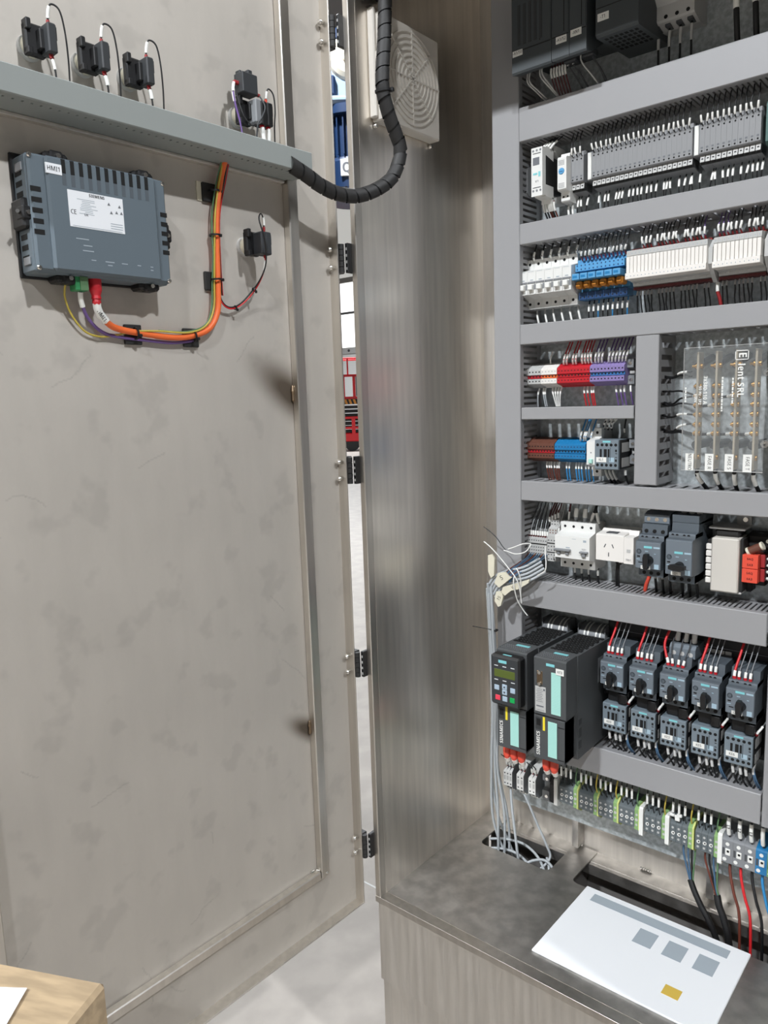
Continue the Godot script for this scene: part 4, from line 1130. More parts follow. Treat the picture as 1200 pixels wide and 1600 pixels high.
func relay_module_row() -> void:
	din_rail(-0.742, -0.300, 0.375, "steel mounting rail behind the grey relay modules")
	var lab := "slim grey relay module with white tag in the second row"
	var grp := "slim grey relay modules in the second row"
	var proto := thing("relay_module", lab, "relay module", P(-0.6233, 0.375, 0), grp)
	var hw := 0.0039
	part(proto, "body", MB.new().ext([[0.0, -0.030], [0.020, -0.038], [0.044, -0.0345], [0.046, -0.022], [0.0535, -0.0205], [0.055, -0.019], [0.055, 0.0205], [0.0535, 0.022], [0.046, 0.0245], [0.040, 0.032], [0.0, 0.034]], -hw, hw), M.relay_grey)
	part(proto, "clip_cap", MB.new().lo_hi(Vector3(-0.0033, 0.0235, 0.034), Vector3(0.0033, 0.0305, 0.0475), 0.0006), M.relay_grey)
	holes(proto, "test_hole", [[0, 0.0162], [0, -0.0161]], 0.0014, 0.055, M.hole)
	part(proto, "terminal_base", MB.new().lo_hi(Vector3(-hw, -0.0345, 0.020), Vector3(hw, -0.0215, 0.0475)), M.soft_black)
	part(proto, "small_print", MB.new().box(Vector3(0, -0.0115, 0.0551), Vector3(0.0035, 0.0026, 0.0002)), M.print_grey)
	var tg := MB.new()
	tg.xf = Transform3D(Basis(Vector3.RIGHT, deg_to_rad(-12)), Vector3(0, -0.0268, 0.0500))
	tg.box(Vector3.ZERO, Vector3(0.0067, 0.0098, 0.0012))
	var tp := part(proto, "number_tag", tg, M.light_grey)
	part(tp, "number", MB.new().box(Vector3(0, -0.0268, 0.0508), Vector3(0.0030, 0.0016, 0.0006)), M.print_dark)
	var xs := [-0.6311, -0.6232, -0.6153]
	for k in 21:
		xs.append(-0.5926 + k * 0.00791)
	for k in 11:
		xs.append(-0.4158 + k * 0.0080)
	for i in xs.size():
		if i == 0:
			proto.position.x = xs[0]
		else:
			copy(proto, P(xs[i], 0.375, 0))
	var first := thing("relay_module", "single short grey relay module at the far left of the second row", "relay module", P(-0.7255, 0.376, 0))
	part(first, "body", MB.new().ext([[0.0, -0.030], [0.046, -0.0225], [0.05, -0.020], [0.05, 0.021], [0.046, 0.024], [0.03, 0.032], [0.0, 0.034]], -0.004, 0.004), M.relay_grey)
	holes(first, "test_hole", [[0, 0.0162], [0, -0.0161]], 0.0014, 0.05, M.hole)
	var gm := thing("relay_module", "dark green module at the right end of the grey relay row", "relay module", P(-0.3130, 0.377, 0))
	part(gm, "body", MB.new().ext([[0.0, -0.032], [0.055, -0.030], [0.060, -0.026], [0.060, 0.026], [0.055, 0.030], [0.0, 0.032]], -0.0110, 0.0120), M.module_green)
	holes(gm, "screw_hole", [[-0.005, 0.020], [0.005, 0.020], [-0.005, -0.020], [0.005, -0.020]], 0.0018, 0.060, M.hole)
	part(gm, "label_strip", MB.new().box(Vector3(0, 0.001, 0.0603), Vector3(0.016, 0.006, 0.0008)), M.mint)
	var n := 0
	for x in [-0.7345, -0.637, -0.6018, -0.4250]:
		var e := thing("end_stop", ["grey end stop with white strip at the far left of the second row", "narrow white end stop right of the white timer relay", "grey end stop with white strip after the first three grey modules", "grey end stop with white strip between the two long groups of grey modules"][n], "end stop", P(x, 0.377, 0), "white strip end stops of the second row")
		part(e, "clamp", MB.new().ext([[0.0, -0.024], [0.048, -0.0235], [0.050, -0.022], [0.050, 0.022], [0.048, 0.0235], [0.0, 0.024]], -0.0046, 0.0046), M.mid_grey if n != 1 else M.device_white)
		part(e, "label_strip", MB.new().lo_hi(Vector3(-0.0036, -0.0215, 0.0495), Vector3(0.0030, 0.0215, 0.0512), 0.0004), M.white)
		n += 1
	# the white monitoring relay
	var w := thing("monitoring_relay", "tall white monitoring relay with a small dark display, left end of the second row", "relay", P(-0.6755, 0.3755, 0))
	part(w, "front_housing", MB.new().ext([[0.088, -0.0385], [0.100, -0.0415], [0.100, 0.0375], [0.088, 0.0385]], -0.0105, 0.0105), M.device_white)
	part(w, "core", MB.new().ext([[0.0, -0.026], [0.088, -0.026], [0.088, 0.026], [0.0, 0.026]], -0.0103, 0.0103), M.soft_black)
	part(w, "terminal_block", MB.new().ext([[0.060, 0.020], [0.088, 0.026], [0.088, 0.0405], [0.060, 0.0425]], -0.0105, 0.0105), M.device_white)
	part(w, "terminal_block", MB.new().ext([[0.016, 0.030], [0.040, 0.026], [0.052, 0.038], [0.064, 0.038], [0.064, 0.0475], [0.016, 0.048]], -0.0105, 0.0105), M.device_white)
	part(w, "terminal_block", MB.new().ext([[0.060, -0.022], [0.088, -0.022], [0.088, -0.0405], [0.060, -0.0425]], -0.0105, 0.0105), M.device_white)
	part(w, "terminal_block", MB.new().ext([[0.016, -0.028], [0.052, -0.038], [0.064, -0.040], [0.064, -0.0485], [0.016, -0.046]], -0.0105, 0.0105), M.device_white)
	part(w, "display", MB.new().lo_hi(Vector3(-0.0075, 0.0090, 0.0995), Vector3(0.0050, 0.0215, 0.1003), 0.0002), M.print_grey)
	holes(w, "screw_hole", [[-0.0068, 0.0325], [0, 0.0328], [0.0068, 0.0330], [-0.0068, -0.0325], [0, -0.0325], [0.0068, -0.0325]], 0.0020, 0.1, M.mid_grey)
	part(w, "groove", MB.new().box(Vector3(0, 0.0280, 0.1), Vector3(0.015, 0.0012, 0.0006)).box(Vector3(0, -0.0275, 0.1), Vector3(0.015, 0.0012, 0.0006)), M.dark_grey)
	part(w, "print_band", MB.new().box(Vector3(-0.003, -0.005, 0.1002), Vector3(0.008, 0.003, 0.0003)).box(Vector3(0.005, -0.006, 0.1002), Vector3(0.004, 0.008, 0.0003)), M.teal)
	lettering(w, "KF1", 0.0032, Vector3(0.0005, -0.0175, 0.1002), M.print_grey, Vector3.ZERO, false)
	# white relay with blue dial
	var d := thing("timer_relay", "white timer relay with a round blue dial, left of the grey modules", "relay", P(-0.6428, 0.3705, 0))
	part(d, "body", MB.new().ext([[0.0, -0.047], [0.056, -0.045], [0.058, -0.043], [0.058, -0.029], [0.070, -0.028], [0.072, -0.026], [0.072, 0.024], [0.070, 0.0265], [0.060, 0.028], [0.058, 0.034], [0.0, 0.036]], -0.0083, 0.0083), M.device_white)
	part(d, "dial", MB.new().lathe([[0, 0.0012], [0.0046, 0.0012], [0.0056, 0.0], [0, 0]], Vector3(-0.001, 0.003, 0.072), Vector3.BACK, 20).box(Vector3(-0.001, 0.003, 0.0736), Vector3(0.006, 0.001, 0.0008)), M.sky_blue)
	var gr := MB.new()
	for k in 4:
		gr.box(Vector3(-0.001, 0.0135 + k * 0.0022, 0.0721), Vector3(0.011, 0.0006, 0.0003))
		gr.box(Vector3(-0.001, -0.0235 + k * 0.0022, 0.0721), Vector3(0.011, 0.0006, 0.0003))
	part(d, "vent_groove", gr, M.print_grey)
	holes(d, "screw_hole", [[-0.0035, -0.0365], [0.0042, -0.0365]], 0.0017, 0.058, M.hole)
	# wires above and below
	rng.seed = 12
	for i in xs.size():
		var x: float = xs[i]
		if i > 2 or true:
			wire_thing("relay_wire", "thin black wire with a white marker above a slim grey relay module", "marked wires above the slim grey relay modules", [P(x, 0.395, 0.050), P(x + 0.0005, 0.3995, 0.060), P(x + rng.randf_range(-0.001, 0.0025), 0.4090, 0.063), P(x + rng.randf_range(-0.001, 0.002), 0.424, 0.058), P(x - 0.001, 0.438, 0.048)], 0.0009, M.black, [[0.25, 0.5, 1.9]], null, 3)
	var i2 := 0
	for q in [-0.632, -0.6235, -0.6155, -0.592, -0.582, -0.575, -0.563, -0.559, -0.552, -0.539, -0.532, -0.523, -0.518, -0.509, -0.500, -0.494, -0.480, -0.477, -0.469, -0.456, -0.449, -0.440, -0.435, -0.4235, -0.408, -0.400, -0.388, -0.382, -0.375, -0.363, -0.357, -0.346, -0.340, -0.334, -0.322]:
		var dx := rng.randf_range(-0.002, 0.004)
		wire_thing("relay_wire", "thin black wire with a white marker below a slim grey relay module", "marked wires below the slim grey relay modules", [P(q + dx, 0.336, 0.030), P(q + dx, 0.328, 0.034), P(q + dx * 0.4, 0.316, 0.036), P(q - dx * 0.3, 0.304, 0.034), P(q - dx * 0.5, 0.294, 0.03)], 0.0010, M.black, [[0.18, 0.46, 1.9]], null, 3)
		i2 += 1
	for q in [[-0.684, 0.0], [-0.6785, 0.001], [-0.673, 0.0015], [-0.665, 0.004]]:
		wire_thing("relay_wire", "white-sleeved wire entering the top of the white monitoring relay", "sleeved wires on top of the monitoring relay", [P(q[0], 0.414, 0.072), P(q[0] + 0.004, 0.423, 0.066), P(q[0] + 0.010, 0.433, 0.055), P(q[0] + 0.012, 0.440, 0.045)], 0.0011, M.black, [[0.0, 0.5, 1.8]])
	for q in [[-0.684, M.black], [-0.679, M.black], [-0.674, M.wire_brown], [-0.671, M.wire_brown], [-0.668, M.black], [-0.664, M.wire_brown]]:
		wire_thing("relay_wire", "%s wire hanging below the white monitoring relay" % ("brown" if q[1] == M.wire_brown else "black"), "%s wires below the monitoring relay" % ("brown" if q[1] == M.wire_brown else "black"), [P(q[0], 0.331, 0.060), P(q[0] + 0.001, 0.320, 0.062), P(q[0] + 0.003, 0.308, 0.055), P(q[0] + 0.005, 0.292, 0.045)], 0.0013, q[1], [[0.1, 0.5, 1.7]])
	for q in [-0.6455, -0.6375]:
		wire_thing("relay_wire", "wire with a long white sleeve under the timer relay", "sleeved wires under the timer relay", [P(q, 0.326, 0.040), P(q, 0.316, 0.042), P(q + 0.001, 0.305, 0.042), P(q + 0.001, 0.292, 0.04)], 0.0013, M.light_grey, [[0.2, 0.85, 1.6]])


func breaker(t: Node3D, poles: int, pitch: float, yh := 0.0437, nose := 0.0213, z1 := 0.045, z2 := 0.070, m: Material = null) -> void:
	var w := poles * pitch / 2 - 0.0002
	part(t, "body", MB.new().ext([[0.0, -yh + 0.002], [0.012, -yh], [z1, -yh], [z1, -nose - 0.006], [z2 - 0.004, -nose], [z2, -nose + 0.001], [z2, nose - 0.001], [z2 - 0.003, nose], [z1, nose + 0.005], [z1, yh], [0.012, yh], [0.0, yh - 0.002]], -w, w), m if m else M.device_white)
	var hp := []
	for k in poles:
		hp.append([-w + pitch * (k + 0.5), yh - 0.0080])
		hp.append([-w + pitch * (k + 0.5), -yh + 0.0086])
	holes(t, "screw_hole", hp, 0.0026, z1, M.hole)


func breaker_row() -> void:
	din_rail(-0.735, -0.300, 0.195, "steel mounting rail behind the white breakers and relays")
	var proto := thing("circuit_breaker", "white single pole circuit breaker in the row of six at left", "circuit breaker", P(-0.7203, 0.1955, 0), "six white circuit breakers at left")
	breaker(proto, 1, 0.0172)
	part(proto, "label_window", MB.new().lo_hi(Vector3(-0.0080, -0.0015, 0.0695), Vector3(0.0080, 0.0018, 0.0715), 0.0005), M.mid_grey)
	part(proto, "toggle", MB.new().lo_hi(Vector3(-0.0052, -0.0135, 0.068), Vector3(0.0044, -0.0035, 0.0775), 0.0012), M.white)
	part(proto, "toggle_slot", MB.new().lo_hi(Vector3(0.0046, -0.0125, 0.0690), Vector3(0.0082, -0.0030, 0.0703)), M.mid_grey)
	part(proto, "cover_line", MB.new().box(Vector3(-0.001, 0.0192, 0.0702), Vector3(0.011, 0.0005, 0.0002)).box(Vector3(0, 0.0045, 0.0702), Vector3(0.006, 0.0016, 0.0002)), M.print_pale)
	for k in range(1, 6):
		copy(proto, P(-0.7203 + k * 0.0172, 0.1955, 0), "white single pole circuit breaker in the row of six at left")
	for k in 6:
		wire_thing("breaker_wire", "white-sleeved wire entering the top of a white circuit breaker", "wires on top of the six white breakers", [P(-0.7145 + k * 0.0168, 0.232, 0.030), P(-0.711 + k * 0.0168, 0.2405, 0.048), P(-0.7085 + k * 0.017, 0.249, 0.050), P(-0.7095 + k * 0.017, 0.266, 0.040)], 0.0014, M.black, [[0.2, 0.72, 1.4]])
		wire_thing("breaker_wire", "wire with a bent white sleeve under a white circuit breaker", "wires under the six white breakers", [P(-0.714 + k * 0.0165, 0.154, 0.030), P(-0.713 + k * 0.0165, 0.143, 0.032), P(-0.711 + k * 0.0166, 0.132, 0.032), P(-0.709 + k * 0.0166, 0.120, 0.030)], 0.0015, M.light_grey, [[0.35, 0.8, 1.35]])
	# blue plug-in relays
	var b := thing("plug_relay", "blue plug-in relay socket with an orange retaining clip", "relay", P(-0.6155, 0.1955, 0), "blue and orange plug-in relays")
	var hw := 0.0073
	part(b, "socket", MB.new().ext([[0.0, -0.034], [0.042, -0.0385], [0.045, -0.0365], [0.045, -0.0262], [0.035, -0.022], [0.035, 0.0085], [0.060, 0.0095], [0.060, 0.021], [0.050, 0.0225], [0.050, 0.0295], [0.040, 0.031], [0.040, 0.036], [0.0, 0.038]], -hw, hw), M.sky_blue)
	part(b, "module", MB.new().lo_hi(Vector3(-hw + 0.0005, -0.0065, 0.035), Vector3(hw - 0.0008, 0.0040, 0.075), 0.0008), M.sky_blue)
	part(b, "module_print", MB.new().box(Vector3(-0.001, -0.0012, 0.0751), Vector3(0.008, 0.0040, 0.0002)), M.blue)
	part(b, "retaining_clip", MB.new().lo_hi(Vector3(-0.0060, -0.0195, 0.040), Vector3(0.0050, -0.0070, 0.062), 0.002).lo_hi(Vector3(-0.0048, -0.0170, 0.060), Vector3(0.0038, -0.0125, 0.0655), 0.0015), M.amber)
	part(b, "lower_terminal", MB.new().lo_hi(Vector3(-hw, -0.0380, 0.020), Vector3(hw, -0.0245, 0.0468), 0.0008), M.deep_blue)
	holes(b, "screw_hole", [[-0.0037, 0.0188], [0.0037, 0.0188], [-0.0037, 0.0125], [0.0037, 0.0125]], 0.0013, 0.060, M.deep_blue)
	holes(b, "screw_hole", [[0.0037, 0.0262]], 0.0013, 0.050, M.deep_blue)
	holes(b, "screw_hole", [[-0.0037, -0.0335], [0.0037, -0.0335]], 0.0014, 0.0468, M.hole)
	for k in range(1, 6):
		copy(b, P(-0.6155 + k * 0.01475, 0.1955, 0))
	for k in 12:
		wire_thing("relay_wire", "thin wire with a white marker and red ferrule above a blue relay", "marked wires above the blue relays", [P(-0.614 + k * 0.0071, 0.224, 0.050), P(-0.611 + k * 0.0071, 0.2315, 0.062), P(-0.6085 + k * 0.0071 + (k % 3) * 0.001, 0.243, 0.062), P(-0.608 + k * 0.0071, 0.264, 0.048)], 0.0009, M.charcoal, [[0.0, 0.22, 1.5, M.dull_red], [0.30, 0.52, 2.0]], null, 3)
	for k in 9:
		wire_thing("relay_wire", "thin wire with a white marker below a blue relay", "marked wires below the blue relays", [P(-0.610 + k * 0.0088, 0.159, 0.028), P(-0.610 + k * 0.0088, 0.147, 0.032), P(-0.6105 + k * 0.0088, 0.135, 0.032), P(-0.612 + k * 0.0088, 0.120, 0.028)], 0.0011, M.black if k % 3 < 2 else M.wire_blue, [[0.25, 0.58, 1.8]], null, 3)
	# slim white relays
	var lab := "slim white relay with a grey head in the row of narrow relays"
	var r := thing("slim_relay", lab, "relay", P(-0.5222, 0.1955, 0), "slim white relays of the third row")
	var h2 := 0.00300
	part(r, "base", MB.new().ext([[0.0, -0.026], [0.038, -0.0268], [0.043, -0.0252], [0.045, -0.020], [0.055, -0.0185], [0.055, 0.030], [0.030, 0.033], [0.0, 0.033]], -h2, h2), M.light_grey)
	part(r, "head", MB.new().ext([[0.05, 0.0190], [0.072, 0.0190], [0.0735, 0.0205], [0.0735, 0.0275], [0.070, 0.0292], [0.05, 0.0305]], -h2, h2), M.light_grey)
	part(r, "relay_case", MB.new().lo_hi(Vector3(-h2 + 0.0003, -0.0068, 0.05), Vector3(h2 - 0.0003, 0.0190, 0.075), 0.0003), M.warm_white)
	part(r, "marking_strip", MB.new().ext([[0.05, -0.0178], [0.0775, -0.0172], [0.0785, -0.0165], [0.0785, -0.0078], [0.0775, -0.0072], [0.05, -0.0072]], -h2 - 0.00003, h2 + 0.00003), M.warm_white)
	part(r, "print", MB.new().box(Vector3(0, -0.0125, 0.0786), Vector3(0.0013, 0.0015, 0.0002)).box(Vector3(0, 0.0240, 0.0736), Vector3(0.0014, 0.0016, 0.0002)), M.print_pale)
	holes(r, "screw", [[0, -0.0212]], 0.0014, 0.0452, M.light_grey)
	part(r, "jumper", MB.new().lo_hi(Vector3(-h2, 0.0312, 0.042), Vector3(h2, 0.0340, 0.052)), M.dark_red)
	part(r, "jumper", MB.new().lo_hi(Vector3(-h2, -0.0310, 0.020), Vector3(h2, -0.0268, 0.043)), M.dark_red)
	part(r, "jumper_edge", MB.new().lo_hi(Vector3(-h2, 0.0302, 0.050), Vector3(h2, 0.0314, 0.0535)), M.orange_red)
	var xs := []
	for k in 21:
		xs.append(-0.5222 + k * 0.00611)
	for k in 11:
		xs.append(-0.3848 + k * 0.00618)
	for i in range(1, xs.size()):
		copy(r, P(xs[i], 0.1955, 0))
	var n := 0
	for x in [-0.3938, -0.3135]:
		var e := thing("end_plate", ["grey plastic end plate between the two groups of slim white relays", "grey plastic end plate right of the second group of slim white relays"][n], "end plate", P(x, 0.1955, 0))
		part(e, "plate", MB.new().ext([[0.0, -0.033], [0.04, -0.033], [0.055, -0.022], [0.068, -0.008], [0.068, 0.016], [0.050, 0.030], [0.0, 0.033]], -0.0035, 0.0032), M.light_grey)
		n += 1
	rng.seed = 8
	for i in xs.size():
		var x: float = xs[i]
		if i % 7 != 6 and i > 2:
			wire_thing("relay_wire", "thin white-marked wire with red ferrule above a slim white relay", "marked wires above the slim white relays", [P(x, 0.228, 0.050), P(x + 0.0005, 0.2345, 0.062), P(x + 0.0014 * (i % 3), 0.2425, 0.064), P(x + 0.001 * (3 - i % 4), 0.254, 0.058), P(x, 0.266, 0.046)], 0.0009, M.black if i < 19 or i > 23 else M.wire_violet, [[0.0, 0.18, 1.6, M.dull_red], [0.26, 0.55, 2.0]], null, 3)
		if i != 20 and i % 6 != 5:
			wire_thing("relay_wire", "dark wire with a grey sleeve below a slim white relay", "dark wires below the slim white relays", [P(x, 0.166, 0.030), P(x, 0.158, 0.034), P(x + 0.0005, 0.150, 0.034), P(x + 0.001 * (i % 4 - 1), 0.136, 0.030), P(x + 0.0015 * (i % 3), 0.120, 0.026)], 0.0012, M.black, [[0.1, 0.33, 1.45, M.light_grey]], null, 3)
	wire_thing("relay_wire", "red wire with a white sleeve dropping between the two groups of slim white relays", "", [P(-0.393, 0.166, 0.03), P(-0.391, 0.15, 0.038), P(-0.388, 0.138, 0.036), P(-0.386, 0.12, 0.03)], 0.0028, M.dull_red, [[0.1, 0.4, 1.1]])


func terminal_proto(called: String, label: String, group: String, at: Vector3, w: float, m: Material, jm: Material, hole_m: Material) -> Node3D:
	var t := thing(called, label, "terminal block", at, group)
	var h := w / 2 - 0.0001
	part(t, "body", MB.new().ext([[0.0, -0.0205], [0.030, -0.0215], [0.034, -0.0190], [0.0500, -0.0150], [0.0515, -0.0135], [0.0515, -0.0050], [0.0460, -0.0045], [0.0460, 0.0020], [0.0515, 0.0025], [0.0515, 0.0120], [0.0500, 0.0135], [0.036, 0.0215], [0.030, 0.0235], [0.0, 0.0225]], -h, h), m)
	part(t, "jumper", MB.new().lo_hi(Vector3(-h, -0.0040, 0.0455), Vector3(h, 0.0018, 0.0492), 0.0003), jm)
	holes(t, "wire_hole", [[0, 0.0078], [0, -0.0092]], 0.0014, 0.0515, hole_m)
	part(t, "jumper_slot", MB.new().box(Vector3(0, -0.0008, 0.0493), Vector3(w * 0.5, 0.0024, 0.0003)), M.hole if jm != M.orange_red else M.dark_red)
	return t


func end_clamp(at: Vector3, label: String, right := false) -> void:
	var e := thing("end_clamp", label, "end clamp", at)
	if right:
		part(e, "clamp", MB.new().ext([[0.0, -0.023], [0.020, -0.0235], [0.036, -0.020], [0.036, -0.006], [0.028, -0.004], [0.028, 0.006], [0.040, 0.008], [0.040, 0.0225], [0.0, 0.024]], -0.006, 0.006), M.mid_grey)
		part(e, "screw", MB.new().cyl(Vector3(0, 0.015, 0.036), Vector3(0, 0.015, 0.0405), 0.003, 10).cyl(Vector3(0, -0.013, 0.03), Vector3(0, -0.013, 0.0365), 0.003, 10), M.bright_steel)
		part(e, "latch", MB.new().box(Vector3(0.001, 0.0, 0.030), Vector3(0.009, 0.006, 0.008), 0.001), M.light_grey)
	else:
		part(e, "clamp", MB.new().lo_hi(Vector3(-0.0055, -0.022, 0), Vector3(0.0045, 0.0215, 0.045), 0.001), M.light_grey)
		part(e, "slot", MB.new().box(Vector3(-0.0005, -0.001, 0.0451), Vector3(0.0018, 0.036, 0.0003)), M.mid_grey)


func colour_terminals() -> void:
	din_rail(-0.745, -0.515, 0.029, "steel mounting rail behind the red and violet terminals")
	din_rail(-0.745, -0.515, -0.108, "steel mounting rail behind the brown and blue terminals")
	end_clamp(P(-0.7328, 0.029, 0), "pale grey end clamp left of the grey and red terminals")
	end_clamp(P(-0.5300, 0.029, 0), "grey end clamp with screws right of the violet terminals", true)
	end_clamp(P(-0.7335, -0.109, 0), "pale grey end clamp left of the brown terminals")
	end_clamp(P(-0.5235, -0.109, 0), "grey end clamp with screws right of the small contactor", true)
	var specs := [["grey", M.light_grey, M.red, M.hole, -0.7248, 0.0066, 5, 0.029, "grey"], ["white", M.warm_white, M.orange, M.light_grey, -0.6917, 0.0064, 5, 0.029, "white"], ["red", M.red, M.red, M.dark_red, -0.6588, 0.0063, 10, 0.029, "red"], ["violet", M.violet, M.jumper_blue, M.hole, -0.5955, 0.0063, 10, 0.029, "violet"], ["brown", M.brown, M.red, M.hole, -0.7250, 0.00600, 10, -0.1085, "brown"], ["blue", M.blue, M.blue, M.deep_blue, -0.6640, 0.00610, 10, -0.1085, "bright blue"]]
	for q in specs:
		var lab := "%s terminal block in the %s row of terminals" % [q[8], "upper" if q[7] > 0 else "lower"]
		var grp := "%s terminal blocks" % q[8]
		var t := terminal_proto("terminal_block", lab, grp, P(q[4], q[7], 0), q[5], q[1], q[2], q[3])
		for k in range(1, int(q[6])):
			copy(t, P(q[4] + k * q[5], q[7], 0))
	var up := func(x: float, y: float, m: Material, lab: String, grp: String, dx := 0.0) -> void:
		wire_thing("terminal_wire", lab, grp, [P(x, y + 0.017, 0.040), P(x + dx * 0.4 + 0.004, y + 0.025, 0.052), P(x + dx * 0.8 + 0.006, y + 0.036, 0.052), P(x + dx + 0.005, y + 0.047, 0.042), P(x + dx * 1.1 + 0.004, y + 0.060, 0.03)], 0.0012, m, [[0.1, 0.52, 1.45]], null, 3)
	var dn := func(x: float, y: float, m: Material, lab: String, grp: String, dx := 0.0) -> void:
		wire_thing("terminal_wire", lab, grp, [P(x, y - 0.020, 0.030), P(x + dx * 0.2, y - 0.028, 0.034), P(x + dx * 0.6, y - 0.040, 0.034), P(x + dx, y - 0.056, 0.030)], 0.0013, m, [[0.12, 0.5, 1.4]], null, 3)
	for k in 10:
		if k != 2 and k != 5:
			up.call(-0.6540 + k * 0.0061, 0.029, M.wire_red, "red wire with a white sleeve above a red terminal block", "red wires above the red terminals", 0.003 - 0.0007 * k)
		if k != 3:
			up.call(-0.5930 + k * 0.0061, 0.029, M.wire_violet, "violet wire with a white sleeve above a violet terminal block", "violet wires above the violet terminals", 0.001 + 0.0004 * k)
	wire_thing("terminal_wire", "single white wire standing above the white terminal blocks", "", [P(-0.684, 0.05, 0.034), P(-0.6835, 0.06, 0.036), P(-0.681, 0.073, 0.032)], 0.0014, M.white, [])
	for q in [[-0.7085, M.light_grey], [-0.7000, M.light_grey], [-0.6965, M.light_grey]]:
		dn.call(q[0], 0.029, M.cable_grey, "grey wire with a white sleeve below the grey terminal blocks", "grey wires below the grey terminals", -0.004 if q[0] < -0.705 else 0.003)
	for k in 4:
		dn.call(-0.6815 + k * 0.0062, 0.029, M.white, "white wire bending below the white terminal blocks", "white wires below the white terminals", 0.007 - 0.0036 * k)
	for x in [-0.618, -0.6115, -0.604, -0.600]:
		dn.call(x, 0.029, M.wire_red, "red wire with a white sleeve below the red terminal blocks", "red wires below the red terminals", 0.003)
	for x in [-0.558, -0.550, -0.5435, -0.532]:
		dn.call(x, 0.029, M.wire_violet, "violet wire with a white sleeve below the violet terminal blocks", "violet wires below the violet terminals", 0.004)
	for x in [-0.6930, -0.6880, -0.6835, -0.6770, -0.6705, -0.6665]:
		dn.call(x, -0.1085, M.wire_brown, "brown wire with a white sleeve below the brown terminal blocks", "brown wires below the brown terminals", 0.004 if x < -0.68 or x == -0.677 else 0.0)
	for x in [-0.6515, -0.6460, -0.6325, -0.6270, -0.6215, -0.6130, -0.6075, -0.600]:
		dn.call(x, -0.1085, M.wire_blue, "blue wire with a white sleeve below the blue terminal blocks", "blue wires below the blue terminals", 0.001)
	for x in [-0.620, -0.6135, -0.610, -0.600]:
		up.call(x, -0.1085, M.wire_blue, "blue wire with a white sleeve above the blue terminal blocks", "blue wires above the blue terminals", 0.002)
	for q in [[-0.580, 0.010], [-0.573, 0.012], [-0.566, 0.014]]:
		wire_thing("terminal_wire", "grey-white sleeved wire slanting into the narrow white breaker", "slanting wires above the narrow white breaker", [P(q[0], -0.070, 0.030), P(q[0] + 0.004, -0.060, 0.04), P(q[0] + q[1], -0.047, 0.035), P(q[0] + q[1], -0.036, 0.025)], 0.0018, M.charcoal, [[0.15, 0.75, 1.3]])
		wire_thing("terminal_wire", "black wire with a white sleeve slanting from below the small contactor", "slanting wires below the small contactor", [P(q[0] + 0.004, -0.140, 0.034), P(q[0] + 0.010, -0.150, 0.04), P(q[0] + 0.016, -0.160, 0.038), P(q[0] + 0.020, -0.168, 0.03)], 0.0018, M.black, [[0.1, 0.6, 1.3]])
	wire_thing("terminal_wire", "black wire with a white sleeve right below the small contactor", "", [P(-0.538, -0.140, 0.034), P(-0.536, -0.150, 0.038), P(-0.533, -0.168, 0.03)], 0.0018, M.black, [[0.1, 0.5, 1.3]])
	wire_thing("terminal_wire", "black wire with a white sleeve standing above the small contactor", "", [P(-0.540, -0.076, 0.034), P(-0.540, -0.066, 0.036), P(-0.538, -0.040, 0.03)], 0.0015, M.black, [[0.1, 0.45, 1.3]])
	var b := thing("circuit_breaker", "narrow white circuit breaker between the blue terminals and the small contactor", "circuit breaker", P(-0.5865, -0.1095, 0))
	breaker(b, 1, 0.0165, 0.0430, 0.0213)
	part(b, "toggle", MB.new().lo_hi(Vector3(-0.003, -0.018, 0.069), Vector3(0.004, -0.010, 0.075), 0.001), M.mint)
	part(b, "indicator", MB.new().box(Vector3(0, 0.001, 0.0701), Vector3(0.002, 0.002, 0.0003)), M.print_grey)
	contactor(P(-0.555, -0.1112, 0), "KL1", "small blue-grey contactor right of the bright blue terminals", 0.076)


